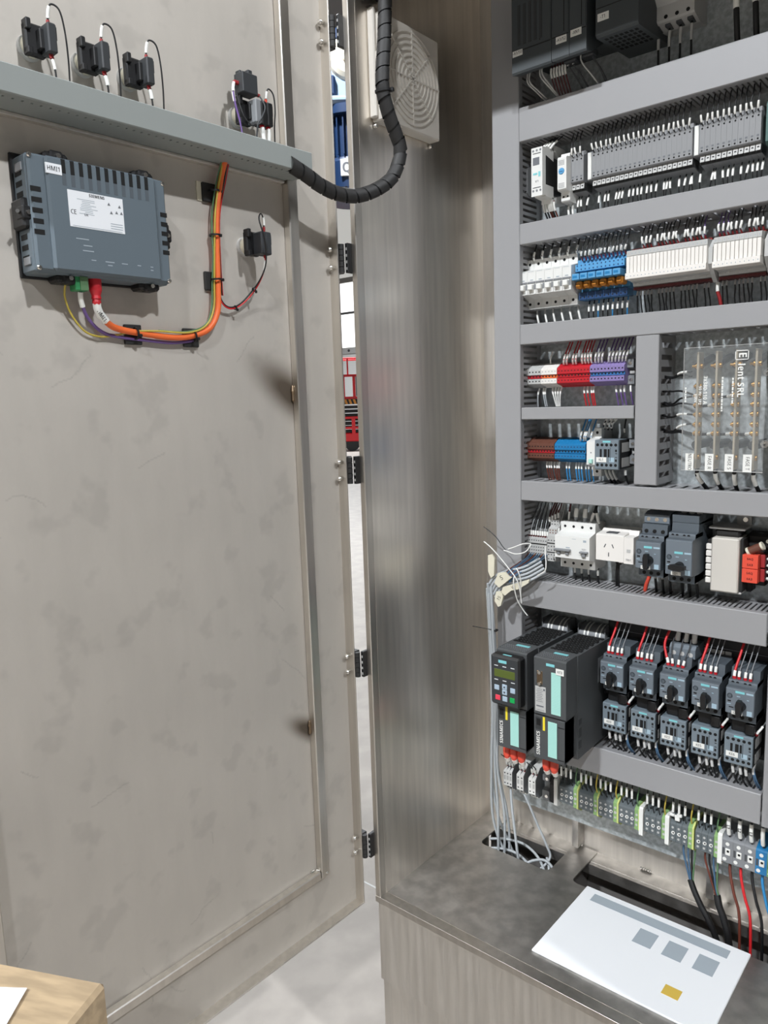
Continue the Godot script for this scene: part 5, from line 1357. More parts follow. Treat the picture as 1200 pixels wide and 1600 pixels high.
func contactor(at: Vector3, s: String, label: String, zf := 0.085, black_side := true) -> void:
	var t := thing("contactor", label, "contactor", at, "" if zf < 0.08 else "contactors under the motor switches")
	var w := 0.0214
	part(t, "front", MB.new().ext([[0.030, -0.0258], [zf - 0.002, -0.0258], [zf, -0.0245], [zf, 0.0245], [zf - 0.002, 0.0258], [0.030, 0.0258]], -w, w), M.contactor_blue)
	part(t, "rear_body", MB.new().lo_hi(Vector3(-w, -0.0245, 0.0), Vector3(w, 0.0245, zf - 0.012)).lo_hi(Vector3(w - 0.001, -0.0250, 0.02), Vector3(w + 0.0006, 0.0250, zf - 0.006)), M.black)
	for k in 2:
		part(t, "side_plate", MB.new().box(Vector3(w + 0.0010, 0.012 - k * 0.026, zf - 0.030), Vector3(0.0006, 0.016, 0.034)), M.light_grey)
	var hp := []
	for k in 5:
		hp.append([-0.0163 + k * 0.0082, 0.0172])
		hp.append([-0.0163 + k * 0.0082, -0.0178])
	holes(t, "screw_hole", hp, 0.0027, zf, M.hole)
	for q in [[-0.0122, 0.0036], [-0.0048, 0.0054], [0.0022, 0.0032]]:
		part(t, "window", MB.new().lo_hi(Vector3(q[0], -0.0040, zf - 0.002), Vector3(q[0] + q[1], 0.0100, zf + 0.0004)), M.hole)
	part(t, "carrier_line", MB.new().box(Vector3(0.0068, 0.001, zf + 0.0002), Vector3(0.0012, 0.024, 0.0004)), M.switch_dark)
	tilted_label(t, Vector3(-0.0092, -0.0085, zf + 0.0006), Vector2(0.0185, 0.0086), s, 0.0040)
	part(t, "print_field", MB.new().box(Vector3(0.0095, -0.0085, zf + 0.0002), Vector3(0.0088, 0.0080, 0.0004)), M.pale_blue)
	part(t, "terminal_mark", MB.new().box(Vector3(0.0172, 0.0075, zf + 0.0002), Vector3(0.0030, 0.0040, 0.0004)).box(Vector3(0.0175, 0.0025, zf + 0.0002), Vector3(0.0034, 0.0012, 0.0004)).box(Vector3(0.0172, -0.0095, zf + 0.0002), Vector3(0.0030, 0.0040, 0.0004)).box(Vector3(0.0175, -0.0040, zf + 0.0002), Vector3(0.0034, 0.0010, 0.0004)), M.black)
	part(t, "logo_strip", MB.new().box(Vector3(0.0, 0.0228, zf + 0.0002), Vector3(0.014, 0.0030, 0.0004)), M.teal)


func motor_switch(at: Vector3, label: String, s: String, knob_flat := false, dim := false, tall := 0.0) -> Node3D:
	# nose front from y -0.0217 to +0.0217 round the local origin
	var t := thing("motor_switch", label, "motor switch", at, "" if (dim or tall > 0.0) else "motor protection switches of the starters")
	var w := 0.0214
	part(t, "body", MB.new().ext([[0.0, -0.036], [0.083, -0.0365], [0.085, -0.035], [0.085, -0.0217], [0.098, -0.0215], [0.1, -0.0200], [0.1, 0.0200 + tall], [0.098, 0.0217 + tall], [0.088, 0.0225 + tall], [0.086, 0.0300 + tall], [0.073, 0.0310 + tall], [0.071, 0.0460 + tall], [0.0, 0.047 + tall]], -w, w), M.switch_dark)
	part(t, "front_plate", MB.new().lo_hi(Vector3(-w + 0.0006, -0.0205, 0.099), Vector3(w - 0.0006, 0.0205 + tall, 0.1012), 0.0006), M.switch_blue)
	part(t, "upper_tier", MB.new().lo_hi(Vector3(-w, 0.0225 + tall, 0.05), Vector3(w, 0.0300 + tall, 0.0868), 0.0005), M.switch_blue)
	holes(t, "screw_hole", [[-0.0150, 0.0264 + tall], [-0.0080, 0.0264 + tall], [0.0035, 0.0264 + tall], [0.0105, 0.0264 + tall]], 0.0024, 0.0868, M.hole)
	part(t, "lower_tier", MB.new().lo_hi(Vector3(-w + 0.004, -0.0365, 0.04), Vector3(w, -0.0225, 0.0868), 0.0006), M.switch_dark)
	holes(t, "screw_hole", [[-0.0110, -0.0300], [0.0010, -0.0300], [0.0130, -0.0300]], 0.0032, 0.0868, M.hole)
	part(t, "logo_strip", MB.new().box(Vector3(0.0, 0.0165, 0.1014), Vector3(0.0135, 0.0036, 0.0004)), M.teal)
	part(t, "print_field", MB.new().box(Vector3(0.0145, 0.0165, 0.1014), Vector3(0.0105, 0.0028, 0.0004)).box(Vector3(0.0148, -0.0155, 0.1014), Vector3(0.0075, 0.0080, 0.0004)), M.pale_blue)
	part(t, "dial", MB.new().lathe([[0, 0.0006], [0.0030, 0.0006], [0.0030, 0], [0.0044, 0], [0.0044, 0.0004], [0.0036, 0.0004], [0.0036, 0]], Vector3(-0.0150, 0.0085, 0.1012), Vector3.BACK, 18), M.switch_dark)
	part(t, "print_mark", MB.new().box(Vector3(-0.0155, 0.0, 0.1014), Vector3(0.0050, 0.0022, 0.0004)).box(Vector3(-0.0125, -0.0100, 0.1014), Vector3(0.0066, 0.0014, 0.0004)), M.black)
	part(t, "print_line", MB.new().box(Vector3(-0.0160, -0.0050, 0.1014), Vector3(0.0060, 0.0010, 0.0004)).box(Vector3(-0.0020, 0.0095, 0.1014), Vector3(0.0050, 0.0012, 0.0004)).box(Vector3(0.0120, 0.0060, 0.1014), Vector3(0.0030, 0.0010, 0.0004)), M.pale_blue)
	var kx := 0.0025
	var ky := -0.0050
	var kn := MB.new().lathe([[0, 0.012], [0.0062, 0.012], [0.0070, 0.010], [0.0074, 0.0], [0, 0]], Vector3(kx, ky, 0.1012), Vector3.BACK, 22)
	kn.xf = Transform3D(Basis(Vector3.BACK, PI / 2 if knob_flat else 0.0), Vector3(kx, ky, 0.1012))
	kn.prism(PackedVector2Array([Vector2(-0.0026, -0.0128), Vector2(0.0026, -0.0128), Vector2(0.0040, -0.006), Vector2(0.0042, 0.0), Vector2(0.0046, 0.006), Vector2(0.0030, 0.0128), Vector2(-0.0030, 0.0128), Vector2(-0.0046, 0.006), Vector2(-0.0042, 0.0), Vector2(-0.0040, -0.006)]), 0.008, 0.0185, Transform3D.IDENTITY)
	part(t, "rotary_knob", kn, M.black)
	tilted_label(t, Vector3(-0.0035, -0.0182, 0.1016), Vector2(0.0160, 0.0060), s, 0.0036)
	return t


func busbars() -> void:
	var xs := [-0.4005, -0.3725, -0.3440, -0.3160]
	var names := ["NEUTRO", "FASE R", "FASE S", "FASE T"]
	for i in 4:
		var x: float = xs[i]
		var t := thing("busbar", "upright copper-tinned busbar %s with brass bolts" % ["marked NEUTRO, leftmost", "marked FASE R", "marked FASE S", "marked FASE T, rightmost"][i], "busbar", P(x, -0.037, 0.08), "four upright busbars")
		part(t, "bar", MB.new().lo_hi(Vector3(-0.0017, -0.0915, -0.012), Vector3(0.0017, 0.0905, 0.011), 0.0006), M.bar_tin)
		for y in [0.069, 0.0380, 0.0230, 0.0085, -0.0062, -0.0218, -0.0358, -0.073]:
			var big: bool = y > 0.05
			var b := part(t, "bolt", MB.new().cyl(Vector3(-0.0017, y, 0), Vector3(-0.0060, y, 0), 0.0048, 6).cyl(Vector3(-0.0060, y, 0), Vector3(-0.0115 if big else -0.0085, y, 0), 0.0024, 8).cyl(Vector3(0.0017, y, 0), Vector3(0.0050 if big else 0.0034, y, 0), 0.0048, 6), M.brass)
			part(b, "washer", MB.new().cyl(Vector3(-0.0017, y, 0), Vector3(-0.0028, y, 0), 0.0060, 14), M.bright_steel)
		part(t, "insulator", MB.new().cyl(Vector3(-0.006, 0.084, -0.078), Vector3(-0.006, 0.069, -0.008), 0.006, 10).cyl(Vector3(-0.006, -0.055, -0.078), Vector3(-0.006, -0.055, -0.008), 0.007, 10), M.soft_black)
		# cable below, tagged
		var dx: float = [0.008, 0.003, -0.003, 0.001][i]
		wire_thing("bar_cable", "thick black cable with a white marker below the busbar marked %s" % names[i], "cables under the busbars", [P(x - 0.003, -0.128, 0.070), P(x - 0.004, -0.142, 0.066), P(x - 0.002 + dx * 0.5, -0.154, 0.060), P(x + dx, -0.166, 0.05)], 0.0032, M.black, [[0.22, 0.68, 1.08]])
	var a := thing("acrylic_cover", "clear acrylic cover with white lettering in front of the busbars", "cover", P(-0.3590, -0.0352, 0.100))
	part(a, "sheet", MB.new().lo_hi(Vector3(-0.0595, -0.0948, -0.0012), Vector3(0.0600, 0.0955, 0.0012)), M.acrylic)
	part(a, "edge", MB.new().lo_hi(Vector3(-0.0595, -0.0950, -0.0012), Vector3(0.0600, -0.0942, 0.0012)).lo_hi(Vector3(-0.0595, 0.0949, -0.0012), Vector3(0.0600, 0.0956, 0.0012)).lo_hi(Vector3(-0.0598, -0.0948, -0.0012), Vector3(-0.0592, 0.0955, 0.0012)), M.light_grey)
	var d := Vector3(0, 0, -90)
	lettering(a, "lent SRL", 0.0094, Vector3(0.0250, 0.0430, 0.0015), M.white, d)
	var lg := part(a, "logo", MB.new().lo_hi(Vector3(0.0160, 0.0730, 0.0013), Vector3(0.0350, 0.0742, 0.0017)).lo_hi(Vector3(0.0160, 0.0860, 0.0013), Vector3(0.0350, 0.0872, 0.0017)).lo_hi(Vector3(0.0160, 0.0730, 0.0013), Vector3(0.0172, 0.0872, 0.0017)).lo_hi(Vector3(0.0338, 0.0730, 0.0013), Vector3(0.0350, 0.0872, 0.0017)), M.white)
	lettering(lg, "E", 0.0110, Vector3(0.0265, 0.0800, 0.0015), M.white, d)
	lettering(a, "3x380-110 A", 0.0055, Vector3(-0.0260, 0.0300, 0.0015), M.white, d)
	lettering(a, "50 Hz - IP2", 0.0042, Vector3(-0.0335, 0.0220, 0.0015), M.white, d)
	lettering(a, "600V", 0.0042, Vector3(-0.0400, 0.0180, 0.0015), M.white, d)
	var fine := MB.new()   # lines of print too fine to read
	for q in [[0.0140, 0.0300, 0.034], [-0.0010, 0.0240, 0.050], [-0.0555, 0.0240, 0.022]]:
		var yy: float = q[1] + q[2] / 2
		var kk := 0
		while yy > q[1] - q[2] / 2:
			var wl: float = [0.0030, 0.0046, 0.0022, 0.0052][kk % 4]
			fine.lo_hi(Vector3(q[0] - 0.0012, yy - wl, 0.0013), Vector3(q[0] + 0.0012, yy, 0.0016))
			yy -= wl + 0.0012
			kk += 1
	part(a, "print_line", fine, M.white)
	for i in 4:
		var x: float = [-0.4057, -0.3757, -0.3465, -0.3204][i]
		var l := thing("name_tag", "white paper tag reading %s on the clear cover" % names[i], "tag", P(x, -0.1166, 0.1014), "busbar tags")
		part(l, "paper", MB.new().lo_hi(Vector3(-0.0063, -0.0134, 0.0), Vector3(0.0063, 0.0134, 0.0008)), M.white)
		lettering(l, names[i], 0.0050, Vector3(0.0004, 0, 0.0009), M.print_dark, Vector3(0, 0, -90), false)
	for q in [[0.018, "upper"], [-0.089, "lower"]]:
		var s := thing("standoff", "%s steel standoff bolt right of the rightmost busbar" % q[0] if q[0] is String else "%s steel standoff bolt right of the rightmost busbar" % q[1], "bolt", P(-0.3035, q[0], 0), "standoffs at the busbars")
		part(s, "sleeve", MB.new().lathe([[0.0030, 0.0], [0.0062, 0.0], [0.0062, 0.078], [0.0030, 0.078], [0.0028, 0.070], [0.0, 0.070]], Vector3.ZERO, Vector3.BACK, 6), M.bright_steel)
	var dd := 0
	for q in [[-0.4660, 0.019, -0.413, 0.024], [-0.4660, 0.0175, -0.413, 0.017], [-0.466, -0.004, -0.411, -0.0115], [-0.466, -0.0245, -0.412, -0.0150], [-0.466, -0.027, -0.411, -0.0275], [-0.466, -0.046, -0.411, -0.0432], [-0.466, -0.070, -0.412, -0.0575], [-0.466, -0.0690, -0.411, -0.0730], [-0.466, -0.072, -0.411, -0.0755]]:
		wire_thing("bar_wire", "black wire from the upright duct to a bolt of the leftmost busbar", "black wires from the duct to the busbars", [P(q[0] - 0.005, q[1] * 0.8 + q[3] * 0.2, 0.045), P(q[0] + 0.015, q[1] - 0.002, 0.055), P((q[0] + q[2]) / 2 + 0.006, (q[1] + q[3]) / 2 + 0.002, 0.07), P(q[2], q[3], 0.080)], 0.0016, M.black, [[0.55, 0.85, 1.3]] if dd in [0, 5, 6] else [])
		dd += 1
	for q in [[-0.395, -0.3785, -0.028], [-0.395, -0.378, -0.0730], [-0.367, -0.350, -0.0728], [-0.3385, -0.322, -0.0728], [-0.367, -0.350, -0.0145]]:
		wire_thing("bar_wire", "black wire with a pale sleeve running behind one busbar to the next", "wires between the busbars", [P(q[0] - 0.02, q[2] - 0.004, 0.055), P(q[0] + 0.003, q[2] - 0.002, 0.068), P(q[1], q[2], 0.080)], 0.0024, M.black, [[0.6, 0.95, 1.15]])


func socket_row() -> void:
	din_rail(-0.735, -0.300, -0.284, "steel mounting rail behind the socket outlet and main breaker")
	# small spring terminals
	var t := thing("spring_terminal", "slim white-grey spring terminal with blue wires at the left end", "terminal block", P(-0.7258, -0.284, 0), "slim spring terminals at the left end")
	part(t, "body", MB.new().ext([[0.0, -0.036], [0.030, -0.036], [0.036, -0.027], [0.048, -0.0265], [0.050, -0.0255], [0.050, 0.0070], [0.044, 0.009], [0.036, 0.012], [0.0, 0.026]], -0.00235, 0.00235), M.light_grey)
	holes(t, "wire_hole", [[0, 0.003], [0, -0.0100], [0, -0.0160], [0, -0.0220]], 0.0012, 0.050, M.dark_grey)
	part(t, "jumper_gap", MB.new().box(Vector3(0, -0.0035, 0.0501), Vector3(0.0047, 0.0022, 0.0004)), M.hole)
	part(t, "ferrule", MB.new().box(Vector3(0.0008, 0.0115, 0.043), Vector3(0.0026, 0.0055, 0.004)), M.dark_red)
	for k in range(1, 9):
		copy(t, P(-0.7258 + k * 0.00495, -0.284, 0))
	for k in 9:
		wire_thing("terminal_wire", "thin grey wire with a white marker above a slim spring terminal", "marked wires above the slim spring terminals", [P(-0.7250 + k * 0.00495, -0.274, 0.044), P(-0.7260 + k * 0.00495, -0.263, 0.043), P(-0.7235 + k * 0.0045, -0.245, 0.036), P(-0.717 + k * 0.0038, -0.225, 0.03), P(-0.712 + k * 0.0035, -0.205, 0.025)], 0.0008, M.cable_grey if k % 2 else M.charcoal, [[0.06, 0.24, 2.6]], null, 3)
		wire_thing("terminal_wire", "thin %s wire leaving the foot of a slim spring terminal" % ("blue" if k % 3 else "brown"), "%s wires leaving the slim spring terminals" % ("blue" if k % 3 else "brown"), [P(-0.7230 + k * 0.00495, -0.306, 0.048), P(-0.7225 + k * 0.0048, -0.312, 0.062), P(-0.724 + k * 0.0038, -0.320 - k * 0.0002, 0.085), P(-0.728 + k * 0.0020, -0.327 - k * 0.0012, 0.110), P(-0.733 + k * 0.001, -0.335 - k * 0.0022, 0.120)], 0.0010, M.dull_blue if k % 3 else M.wire_brown, [], null, 4)
	var g := thing("spring_terminal", "taller grey spring terminal beside the white main breaker", "terminal block", P(-0.6800, -0.284, 0), "taller grey spring terminals")
	part(g, "body", MB.new().ext([[0.0, -0.036], [0.040, -0.0365], [0.050, -0.034], [0.050, 0.0145], [0.044, 0.016], [0.044, 0.028], [0.036, 0.032], [0.036, 0.044], [0.0, 0.054]], -0.0029, 0.0029), M.light_grey)
	holes(g, "wire_hole", [[0, 0.006], [0, -0.0055], [0, -0.0125], [0, -0.0215], [0, -0.0300]], 0.0013, 0.050, M.dark_grey)
	holes(g, "wire_hole", [[0, 0.0195], [0, 0.0245]], 0.0013, 0.044, M.brown)
	holes(g, "wire_hole", [[0, 0.0350], [0, 0.0405]], 0.0013, 0.036, M.dark_grey)
	part(g, "jumper_gap", MB.new().box(Vector3(0, 0.0005, 0.0501), Vector3(0.0058, 0.002, 0.0004)).box(Vector3(0, -0.0170, 0.0501), Vector3(0.0058, 0.002, 0.0004)), M.hole)
	for k in [1, 2]:
		copy(g, P(-0.6800 + k * 0.0059, -0.284, 0))
	for k in 4:
		wire_thing("terminal_wire", "dark red wire with a white sleeve above the taller grey terminals", "dark red wires above the taller grey terminals", [P(-0.686 + k * 0.006, -0.246 + k * 0.003, 0.034), P(-0.685 + k * 0.006, -0.234 + k * 0.003, 0.036), P(-0.680 + k * 0.005, -0.215, 0.03), P(-0.677 + k * 0.004, -0.2, 0.02)], 0.0011, M.dark_red, [[0.05, 0.3, 2.0]])
	for k in 3:
		wire_thing("terminal_wire", "thin white-sleeved wire close beside the white main breaker", "sleeved wires left of the main breaker", [P(-0.6725 + k * 0.0042, -0.264, 0.040), P(-0.6725 + k * 0.0042, -0.254, 0.038), P(-0.670 + k * 0.004, -0.236, 0.03), P(-0.668 + k * 0.004, -0.205, 0.02)], 0.0009, M.light_grey, [[0.0, 0.3, 2.4]])
	# main breaker
	var b := thing("main_breaker", "white four pole main breaker with two grey toggles", "circuit breaker", P(-0.6222, -0.2833, 0))
	breaker(b, 4, 0.0172, 0.0430, 0.0213, 0.046)
	part(b, "toggle", MB.new().lo_hi(Vector3(-0.0335, -0.0070, 0.069), Vector3(-0.0015, -0.0032, 0.078), 0.001).lo_hi(Vector3(-0.0290, -0.0140, 0.069), Vector3(-0.0225, -0.0065, 0.074), 0.001).lo_hi(Vector3(-0.0120, -0.0140, 0.069), Vector3(-0.0055, -0.0065, 0.074), 0.001), M.mid_grey)
	part(b, "toggle", MB.new().lo_hi(Vector3(0.0165, -0.0075, 0.069), Vector3(0.0320, -0.0045, 0.077), 0.001).lo_hi(Vector3(0.0205, -0.0150, 0.069), Vector3(0.0275, -0.007, 0.075), 0.001), M.mid_grey)
	part(b, "print_line", MB.new().box(Vector3(0.004, 0.0165, 0.0702), Vector3(0.008, 0.0006, 0.0003)).box(Vector3(0.025, 0.0140, 0.0702), Vector3(0.006, 0.004, 0.0003)).box(Vector3(-0.008, -0.0005, 0.0702), Vector3(0.008, 0.0018, 0.0003)), M.print_pale)
	lettering(b, "1Q51", 0.0028, Vector3(0.0235, -0.0012, 0.0702), M.print_grey, Vector3.ZERO, false)
	for q in [[-0.648, M.dark_red, 0.0018, 1.1], [-0.634, M.cable_grey, 0.0036, 1.2], [-0.616, M.cable_grey, 0.0036, 1.2]]:
		wire_thing("breaker_wire", "%s cable with a white sleeve entering the top of the main breaker" % ("dark red" if q[1] == M.dark_red else "thick grey"), "%s cables on top of the main breaker" % ("dark red" if q[1] == M.dark_red else "thick grey"), [P(q[0], -0.242, 0.030), P(q[0] + 0.001, -0.230, 0.032), P(q[0] + 0.002, -0.216, 0.030), P(q[0] + 0.003, -0.198, 0.025)], q[2], q[1], [[0.1 if q[2] < 0.002 else 0.28, 0.5 if q[2] < 0.002 else 0.66, q[3]]])
	for q in [[-0.6045, 0.010], [-0.5880, -0.006]]:
		wire_thing("breaker_wire", "black sleeved wire of the V-shaped pair above the main breaker", "V pair above the main breaker", [P(q[0], -0.243, 0.030), P(q[0] + q[1] * 0.4, -0.230, 0.032), P(q[0] + q[1], -0.214, 0.030), P(q[0] + q[1], -0.2, 0.02)], 0.0024, M.black, [[0.05, 0.5, 1.2]])
	for k in 4:
		wire_thing("breaker_wire", "black wire with a white sleeve below the main breaker", "black wires below the main breaker", [P(-0.6350 + k * 0.0140 + (0.004 if k == 3 else 0.0), -0.325, 0.030), P(-0.6350 + k * 0.0140 + (0.004 if k == 3 else 0.0), -0.334, 0.032), P(-0.6340 + k * 0.0140 + (0.004 if k == 3 else 0.0), -0.344, 0.032), P(-0.6330 + k * 0.0140 + (0.004 if k == 3 else 0.0), -0.356, 0.03)], 0.0019, M.black, [[0.15, 0.5, 1.15]])
	# socket outlet
	var s := thing("socket_outlet", "warm white socket outlet with three slanted slots beside the main breaker", "socket", P(-0.5522, -0.2778, 0))
	part(s, "housing", MB.new().ext([[0.0, -0.020], [0.035, -0.023], [0.058, -0.0245], [0.062, -0.0235], [0.062, 0.022], [0.058, 0.0240], [0.036, 0.026], [0.030, 0.030], [0.0, 0.030]], -0.0270, 0.0248), M.warm_white)
	part(s, "top_window", MB.new().lo_hi(Vector3(-0.012, 0.0235, 0.038), Vector3(0.008, 0.0262, 0.052)), M.dark_grey)
	for q in [[-0.0100, 0.0035, -25.0], [0.0045, 0.0035, 25.0], [-0.0030, -0.0120, 0.0]]:
		var sl := MB.new()
		sl.xf = Transform3D(Basis(Vector3.BACK, deg_to_rad(q[2])), Vector3(q[0], q[1], 0))
		sl.box(Vector3(0, 0, 0.0610), Vector3(0.0016, 0.0072, 0.0026))
		part(s, "slot", sl, M.dark_grey)
	part(s, "foot_clip", MB.new().lo_hi(Vector3(-0.024, -0.0270, 0.030), Vector3(-0.008, -0.0240, 0.050), 0.001).lo_hi(Vector3(0.010, -0.0280, 0.030), Vector3(0.024, -0.0240, 0.050), 0.001), M.warm_white)
	var sw := thing("fuse_holder", "warm white fuse holder right of the socket outlet", "fuse holder", P(-0.5185, -0.2790, 0))
	part(sw, "housing", MB.new().ext([[0.0, -0.020], [0.058, -0.0250], [0.062, -0.0240], [0.062, 0.0225], [0.058, 0.0235], [0.040, 0.0240], [0.036, 0.031], [0.0, 0.031]], -0.0086, 0.0086), M.warm_white)
	part(sw, "button", MB.new().box(Vector3(0, -0.001, 0.0622), Vector3(0.007, 0.006, 0.0008), 0.0002), M.light_grey)
	lettering(sw, "TR51", 0.0032, Vector3(0.0, -0.0170, 0.0624), M.print_grey, Vector3.ZERO, false)
	for k in 2:
		wire_thing("socket_wire", "black wire with a cable tie under the socket outlet", "black wires under the socket outlet", [P(-0.549 + k * 0.003, -0.302, 0.035), P(-0.549 + k * 0.003, -0.318, 0.040), P(-0.5500 + k * 0.004, -0.335, 0.040), P(-0.5520 + k * 0.004, -0.357, 0.032)], 0.0020, M.black, [])
	var ct := thing("cable_tie", "black tie round the two wires under the socket outlet", "cable tie", P(-0.5475, -0.3085, 0.037))
	part(ct, "band", MB.new().lathe([[0.0040, -0.0014], [0.0050, -0.0014], [0.0050, 0.0014], [0.0040, 0.0014]], Vector3.ZERO, Vector3.UP, 14).box(Vector3(0.005, 0, 0.003), Vector3(0.004, 0.005, 0.005), 0.0008), M.black)
	wire_thing("orange_cable", "orange cable dropping into the duct left of the upper motor switches", "", [P(-0.4905, -0.315, 0.030), P(-0.492, -0.328, 0.034), P(-0.496, -0.342, 0.036), P(-0.499, -0.358, 0.035)], 0.0034, M.orange_red, [])
	# two motor switches with feeder blocks
	var a := motor_switch(P(-0.4695, -0.2775, 0), "blue-grey motor switch with an upright black knob right of the socket outlet", "QM0", false, false, 0.004)
	part(a, "feeder_block", MB.new().ext([[0.0, 0.046], [0.062, 0.050], [0.064, 0.052], [0.064, 0.066], [0.050, 0.070], [0.0, 0.070]], -0.0214, 0.0214), M.switch_blue)
	holes(a, "feeder_screw", [[-0.0140, 0.0580], [0.0, 0.0580], [0.0140, 0.0580]], 0.0034, 0.064, M.bright_steel)
	holes(a, "feeder_hole", [[-0.0140, 0.0390], [0.0, 0.0390], [0.0140, 0.0390]], 0.0032, 0.0735, M.hole)
	var c := motor_switch(P(-0.4190, -0.2815, 0), "blue-grey motor switch with its black knob turned level, left of the transformer", "Q1", true, false, 0.016)
	part(c, "feeder_block", MB.new().ext([[0.0, 0.058], [0.070, 0.060], [0.072, 0.062], [0.072, 0.074], [0.0, 0.078]], -0.0214, 0.0214), M.switch_dark)
	for q in [[-0.4815, -0.2075, -0.4695], [-0.4695, -0.2075, 0], [-0.4560, -0.2075, 0]]:
		wire_thing("feeder_cable", "black pale-ended cable above the upper motor switch with upright knob", "feeder cables above the upright-knob switch", [P(q[0], -0.212, 0.035), P(q[0], -0.203, 0.034), P(q[0] + 0.002, -0.190, 0.028)], 0.0034, M.black, [[0.1, 0.5, 1.1, M.light_grey]])
	for k in 3:
		wire_thing("feeder_cable", "black cable with a wide white sleeve above the level-knob motor switch", "feeder cables above the level-knob switch", [P(-0.429 + k * 0.0125, -0.214, 0.052), P(-0.428 + k * 0.0125, -0.205, 0.050), P(-0.426 + k * 0.0125, -0.190, 0.038)], 0.0040, M.black, [[0.0, 0.6, 1.15]])
	for k in 6:
		var bx := -0.4790 + k * 0.0125 + (0.008 if k > 2 else 0.0)
		wire_thing("feeder_cable", "black wire with pale lug below the two upper motor switches", "wires below the two motor switches by the socket", [P(bx, -0.314, 0.040), P(bx, -0.324, 0.040), P(bx + 0.001, -0.336, 0.040), P(bx + 0.001, -0.357, 0.034)], 0.0022, M.black, [[0.15, 0.45, 1.2, M.light_grey]])
	transformer()


func transformer() -> void:
	var t := thing("transformer", "beige-grey transformer with a smooth metal shell right of the motor switches", "transformer", P(-0.3590, -0.290, 0))
	part(t, "shell", MB.new().lo_hi(Vector3(-0.0222, -0.0415, 0.004), Vector3(0.0200, 0.0475, 0.060), 0.002), M.fan_plastic)
	part(t, "shell_foot", MB.new().lo_hi(Vector3(-0.0240, -0.0440, 0.0), Vector3(0.0240, -0.0405, 0.052), 0.001), M.light_grey)
	part(t, "core", MB.new().lo_hi(Vector3(-0.0310, -0.0320, 0.006), Vector3(-0.0222, 0.0420, 0.050), 0.001).lo_hi(Vector3(0.0200, -0.0400, 0.006), Vector3(0.0250, 0.0480, 0.052), 0.001), M.soft_black)
	for k in 6:
		part(t, "terminal_strip", MB.new().lo_hi(Vector3(-0.0320, -0.0300 + k * 0.0112, 0.048), Vector3(-0.0224, -0.0205 + k * 0.0112, 0.0545), 0.001), M.warm_white)
	part(t, "mounting_bracket", MB.new().lo_hi(Vector3(0.004, 0.062, 0.012), Vector3(0.026, 0.084, 0.016)).lo_hi(Vector3(-0.030, 0.060, 0.0), Vector3(0.026, 0.064, 0.05), 0.001), M.light_grey)
	part(t, "bracket_bolt", MB.new().cyl(Vector3(0.018, 0.074, 0.016), Vector3(0.018, 0.074, 0.020), 0.004, 8), M.bright_steel)
	part(t, "top_winding", MB.new().lo_hi(Vector3(-0.022, 0.0475, 0.010), Vector3(0.018, 0.060, 0.046), 0.004), M.soft_black)
	var r := thing("terminal_plug", "orange-red pluggable terminal, upper of the two beside the transformer", "terminal plug", P(-0.3235, -0.278, 0), "orange-red plugs beside the transformer")
	part(r, "plug", MB.new().lo_hi(Vector3(-0.0118, -0.0112, 0.020), Vector3(0.0118, 0.0112, 0.0525), 0.0006), M.orange_red)
	lettering(r, "SAQ", 0.0036, Vector3(0.0, 0.0045, 0.0526), M.dark_red)
	lettering(r, "SA3", 0.0036, Vector3(0.0, -0.0050, 0.0526), M.dark_red)
	part(r, "outlet", MB.new().lo_hi(Vector3(0.0118, -0.0105, 0.024), Vector3(0.0190, 0.0105, 0.040), 0.001), M.dull_red)
	copy(r, P(-0.3235, -0.3012, 0), "orange-red pluggable terminal, lower of the two beside the transformer")
	var bk := thing("plug_carrier", "black carrier frame holding the orange-red plugs", "carrier", P(-0.320, -0.287, 0))
	part(bk, "frame", MB.new().lo_hi(Vector3(-0.018, -0.036, 0.0), Vector3(0.014, 0.034, 0.020), 0.003).lo_hi(Vector3(-0.018, 0.024, 0.0), Vector3(0.030, 0.052, 0.026), 0.006).lo_hi(Vector3(-0.018, -0.048, 0.0), Vector3(-0.006, -0.026, 0.024), 0.003), M.soft_black)
	part(bk, "screw", MB.new().lathe([[0, 0.004], [0.003, 0.004], [0.005, 0.0], [0, 0]], Vector3(0.016, 0.040, 0.026), Vector3.BACK, 14), M.bright_steel)
	var rs := part(bk, "resistor", MB.new().cyl(Vector3(-0.008, 0.024, 0.042), Vector3(0.010, 0.034, 0.042), 0.0065, 16), M.brown)
	part(rs, "end_cap", MB.new().cyl(Vector3(-0.0105, 0.0226, 0.042), Vector3(-0.007, 0.0246, 0.042), 0.0070, 16).cyl(Vector3(0.0095, 0.0337, 0.042), Vector3(0.0125, 0.0354, 0.042), 0.0070, 16), M.tape_cream)
	for k in 4:
		wire_thing("plug_wire", "wire with a white sleeve leaving the right side of the orange-red plugs", "wires leaving the orange-red plugs", [P(-0.306, -0.2735 - k * 0.0105, 0.032), P(-0.298, -0.2755 - k * 0.0108, 0.034), P(-0.288, -0.278 - k * 0.011, 0.034), P(-0.280, -0.282 - k * 0.011, 0.03)], 0.0016, M.charcoal, [[0.15, 0.75, 1.5]])


